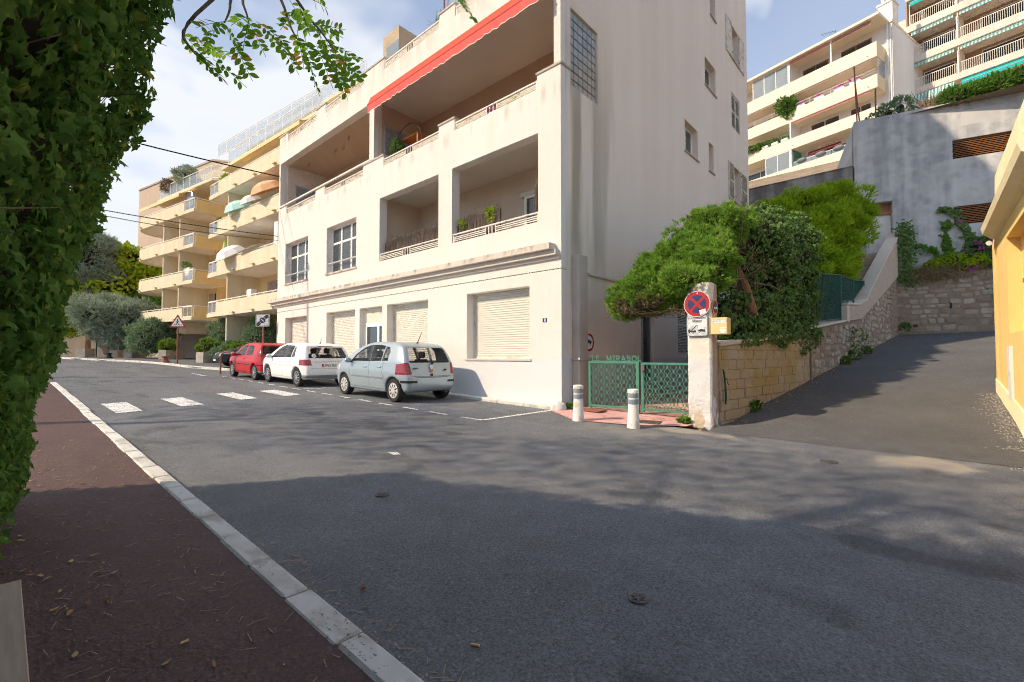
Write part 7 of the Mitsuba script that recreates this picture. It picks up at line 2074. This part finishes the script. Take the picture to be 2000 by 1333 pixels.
shrub('lime_shrub', 'bright lime green leafy shrub on the stone wall ledge', 'shrub', [(*gp_(2.1 + k * .38, -.25, 5.45 + .12 * (k % 3)), .42, .3, .3) for k in range(5)], 1800, leaf_template(.5, 2), (.09, .15), 'm_lime', 94, False, ck=.5)
shrub('bougainvillea', 'dark bougainvillea with purple blossoms beside the ochre house', 'shrub', [(*gp_(3.7, -.2, 6.15), .5, .3, .5), (*gp_(4.2, -.25, 5.7), .5, .3, .55), (*gp_(3.5, -.15, 5.55), .4, .25, .35), (*gp_(4.3, -.2, 6.6), .4, .25, .5)], 2200, leaf_template(.6, 2), (.09, .14), 'm_ivy2', 95, False, ck=.5)
t = thing('blossoms', 'scattered purple bougainvillea blossoms by the ochre house', 'blossom', kind='stuff')
r = np.random.default_rng(96)
Pf = np.array([gp_(a + r.normal(0, .07), -.5 + r.normal(0, .05), z + r.normal(0, .05)) for a, z in ((3.6, 6.3), (3.85, 6.2), (3.75, 6.05), (4.05, 6.35), (3.5, 5.25), (3.3, 5.15), (4.3, 5.2), (3.0, 7.4)) for _ in range(14)])
put('petals', scatter(leaf_template(.8, 2), Pf, np.tile([0, -1, .3], (len(Pf), 1)), r.uniform(.06, .1, len(Pf)), r, 0, .8), 'm_blossom', t, kind='stuff')
def vine(name, label, pts, n, size, m, seed, wob=.09):
    r = np.random.default_rng(seed)
    t = thing(name, label, 'vine')
    ln = LineString(chaikin(np.array(pts), 2, False))
    P_ = np.array([ln.interpolate(s).coords[0] for s in r.uniform(0, ln.length, n)])
    P_ = np.array([gp_(a + r.normal(0, wob), b - .05 + r.normal(0, .05), z + r.normal(0, wob * .8)) for a, b, z in P_])
    put('foliage', scatter(ivy_template(False), P_, np.tile([.2, -1, .3], (n, 1)), r.uniform(*size, n), r, .6, .5), m, t, kind='stuff')
    put('stem', tube([gp_(a, b - .03, z) for a, b, z in pts], .015, 5), 'm_twig', t)
vine('climbing_vine', 'single vertical green vine climbing the grey wall', [(2.75, -.05, 5.6), (2.68, -.04, 6.4), (2.62, -.04, 7.1), (2.68, -.04, 7.55)], 260, (.10, .16), 'm_vine', 101, .07)
vine('climbing_vine', 'arching green vine shoots reaching left across the grey wall', [(2.6, -.2, 5.6), (2.2, -.25, 6.15), (1.7, -.3, 6.45), (1.25, -.3, 6.55)], 200, (.10, .16), 'm_vine', 102, .06)
vine('climbing_vine', 'dark vine climbing over the lower slatted opening', [(3.8, -.1, 6.2), (3.35, -.1, 6.9), (3.1, -.08, 7.5), (2.95, -.07, 8.0), (2.45, -.06, 8.15)], 320, (.10, .16), 'm_ivy2', 103, .08)
vine('climbing_vine', 'dark ivy column on the end of the stair wall', [(1.15, -.55, 4.6), (1.12, -.55, 5.6), (1.1, -.5, 6.6), (1.05, -.5, 7.5)], 700, (.10, .16), 'm_ivy2', 104, .16)
t = spikes('dry_grass', 'tangle of dry brown grass along the top of the stone wall', gp_(2.0, -.3, 5.0), 10, .5, 'm_drygrass', 105)
r = np.random.default_rng(106)
ms = []
for _ in range(2200):
    p = gp_(1.1 + abs(r.normal(0, 1.3)), r.uniform(-.62, -.1), r.uniform(4.8, 5.25)); d = np.array([r.normal(0, .25), r.normal(-.12, .12), r.uniform(-.35, .38)])
    sd = np.array([.016, 0, 0])
    ms.append((np.array([p - sd, p + sd, p + d]), np.array([[0, 1, 2]])))
put('blades', cat(*ms), 'm_drygrass', t, kind='stuff')
for k, (p, s, lb) in enumerate(((Wf.p(10.4, -.1, 1.9), .35, 'green weed hanging in the joint of the rubble wall'), (Wf.p(10.1, -.12, 1.25), .22, 'small weed low on the rubble wall'), (Wf.p(9.0, -.1, 1.1), .14, 'weed tuft at the foot of the rubble wall, middle one'), (Wf.p(11.9, -.15, 1.45), .16, 'weed tuft at the foot of the rubble wall, upper one'), (Wf.p(1.55, -.08, .14), .11, 'tiny weed at the foot of the block wall'), ((-6.2, 8.95, .03), .09, 'tiny weed at the corner of the pale building'), ((-3.5, 8.93, -.05), .10, 'tiny weed left of the pillar foot'), (gp_(1.0, -.6, 2.6), .2, 'weed at the foot of the stone wall'), (gp_(4.3, -.55, 4.0), .4, 'dark green weed growing out of the stone wall'))):
    along('weed', lb, p, (s, s, s * (1.5 if k == 0 else 1)), 160, 'm_vine', 120 + k, (.06, .11), leaf_template(.5, 2), cat_='weed', ck=0, k=2)

# ---- fallen leaves
LF = [(-4.63,.12),(-4.55,.10),(-3.97,.14),(-3.86,.13),(-3.78,.20),(-3.72,.19),(-3.47,.24),(-3.63,.44),(-3.57,.50),(-3.27,.19),(-3.16,.25),(-3.24,.40),(-3.16,.41),(-3.25,.48),(-2.50,.57),(-2.42,.52),(-2.73,.24),(-4.49,.62),(-4.35,.83),(-4.19,.88),(-3.91,.45),(-3.94,.33),(-6.14,.29),(-5.88,.36),(-5.95,.52),(-5.67,.79),(-7.33,.36),(-7.23,.90),(-8.59,.65),(-8.01,.33),(-6.92,.45),(-3.49,.69),(-3.52,.84),(-4.37,.51),(-5.40,.59),(-6.0,.86),(-6.60,.79),(-3.26,.32),(-3.25,.26),(-2.28,.64),(-5.02,.24),(-7.03,.18),(-6.71,.28),(-6.84,.37),(-6.45,.64),(-6.39,.25)]
r = np.random.default_rng(55)
for i, (x, y) in enumerate(LF):
    v, f = leaf_template(r.uniform(.25, .5), 4)
    s = r.uniform(.024, .060)
    v = v * s; v[:, 2] = np.abs(v[:, 0]) * r.uniform(.1, .5) + .004 * np.sin(v[:, 1] * 90 + i) + .004
    v, f = rotz((v, f), r.uniform(0, 360))
    t = thing('fallen_leaf', 'dry tan fallen leaf lying on the red-brown pavement', 'leaf', group='fallen leaves on the red-brown pavement')
    put('blade', (v + [x, y, float(street(x)) + .06], f), 'm_deadleaf', t)
t = thing('fallen_leaf', 'dark brown curled leaf on the asphalt near the kerb', 'leaf')
v, f = leaf_template(.8, 4); v = v * .035; v[:, 2] = np.abs(v[:, 0]) * 1.5 + .003
put('blade', (v + [-2.45, 1.42, -.10], f), 'm_rust', t)
t = thing('cigarette_end', 'orange-brown cigarette end on the shaded road', 'cigarette end')
put('butt', tube([(-1.64, 1.53, -.117), (-1.60, 1.55, -.117)], .006, 8), 'm_fab_orange', t)
t = thing('needle_litter', 'thin dry needles and stalks strewn over the pavement and kerb', 'litter', kind='stuff')
ms = []
for _ in range(420):
    x, y = r.uniform(-8, -1.2), r.uniform(.05, 1.1) if r.random() < .75 else r.uniform(1.28, 1.36)
    a = r.uniform(0, PI); L = r.uniform(.03, .10); z = float(street(x)) + (.0585 if y < 1.2 else .008)
    d = np.array([math.cos(a), math.sin(a), 0]) * L / 2; sd = np.array([-math.sin(a), math.cos(a), 0]) * .0016
    c = np.array([x, y, z])
    ms.append((np.array([c - d - sd, c - d + sd, c + d + sd, c + d - sd]), np.array([[0, 1, 2], [0, 2, 3]])))
put('needles', cat(*ms), 'm_straw', t, kind='stuff')
t = thing('gravel', 'loose sand and gravel along the foot of the ochre house', 'gravel', kind='stuff')
ms = []
s0 = trimesh.creation.icosphere(0)
for _ in range(700):
    y = r.uniform(8.6, 13.9); x = 1.06 - abs(r.normal(0, .16)); q = r.uniform(.004, .011)
    ms.append((s0.vertices * q * [1.2, 1, .6] + [x, y, float(rz(x, y)) + .004], s0.faces))
put('stones', cat(*ms), 'm_coping', t, kind='stuff')

t = thing('leaf_litter', 'brown leaf crumbs gathered along the foot of the lane walls', 'litter', kind='stuff')
P_ = []
for _ in range(1300):
    y = r.uniform(9.4, 27); off = abs(r.normal(0, .28))
    P_.append((wpt(y) + .03 + off, y, float(rz(wpt(y), y)) + .008))
P_ = np.array(P_)
put('crumbs', scatter(leaf_template(.6, 2), P_, np.tile([0, 0, 1.0], (len(P_), 1)), r.uniform(.015, .05, len(P_)), r, 0, .25), 'm_deadleaf', t, kind='stuff')
P_ = np.array([(r.uniform(-8.5, -.8), (q := r.uniform(0, 1)) ** 2 * 1.0 + .04, 0) for _ in range(420)])
P_[:, 2] = street(P_[:, 0]) + .057
put('crumbs', scatter(leaf_template(.5, 2), P_, np.tile([0, 0, 1.0], (len(P_), 1)), r.uniform(.006, .018, len(P_)), r, 0, .25), 'm_deadleaf', t, kind='stuff')
P_ = np.array([(r.uniform(-9, 1), 1.21 + abs(r.normal(0, .05)), 0) for _ in range(500)])
P_[:, 2] = street(P_[:, 0]) + .007
put('crumbs', scatter(leaf_template(.5, 2), P_, np.tile([0, 0, 1.0], (len(P_), 1)), r.uniform(.006, .02, len(P_)), r, 0, .25), 'm_straw', t, kind='stuff')
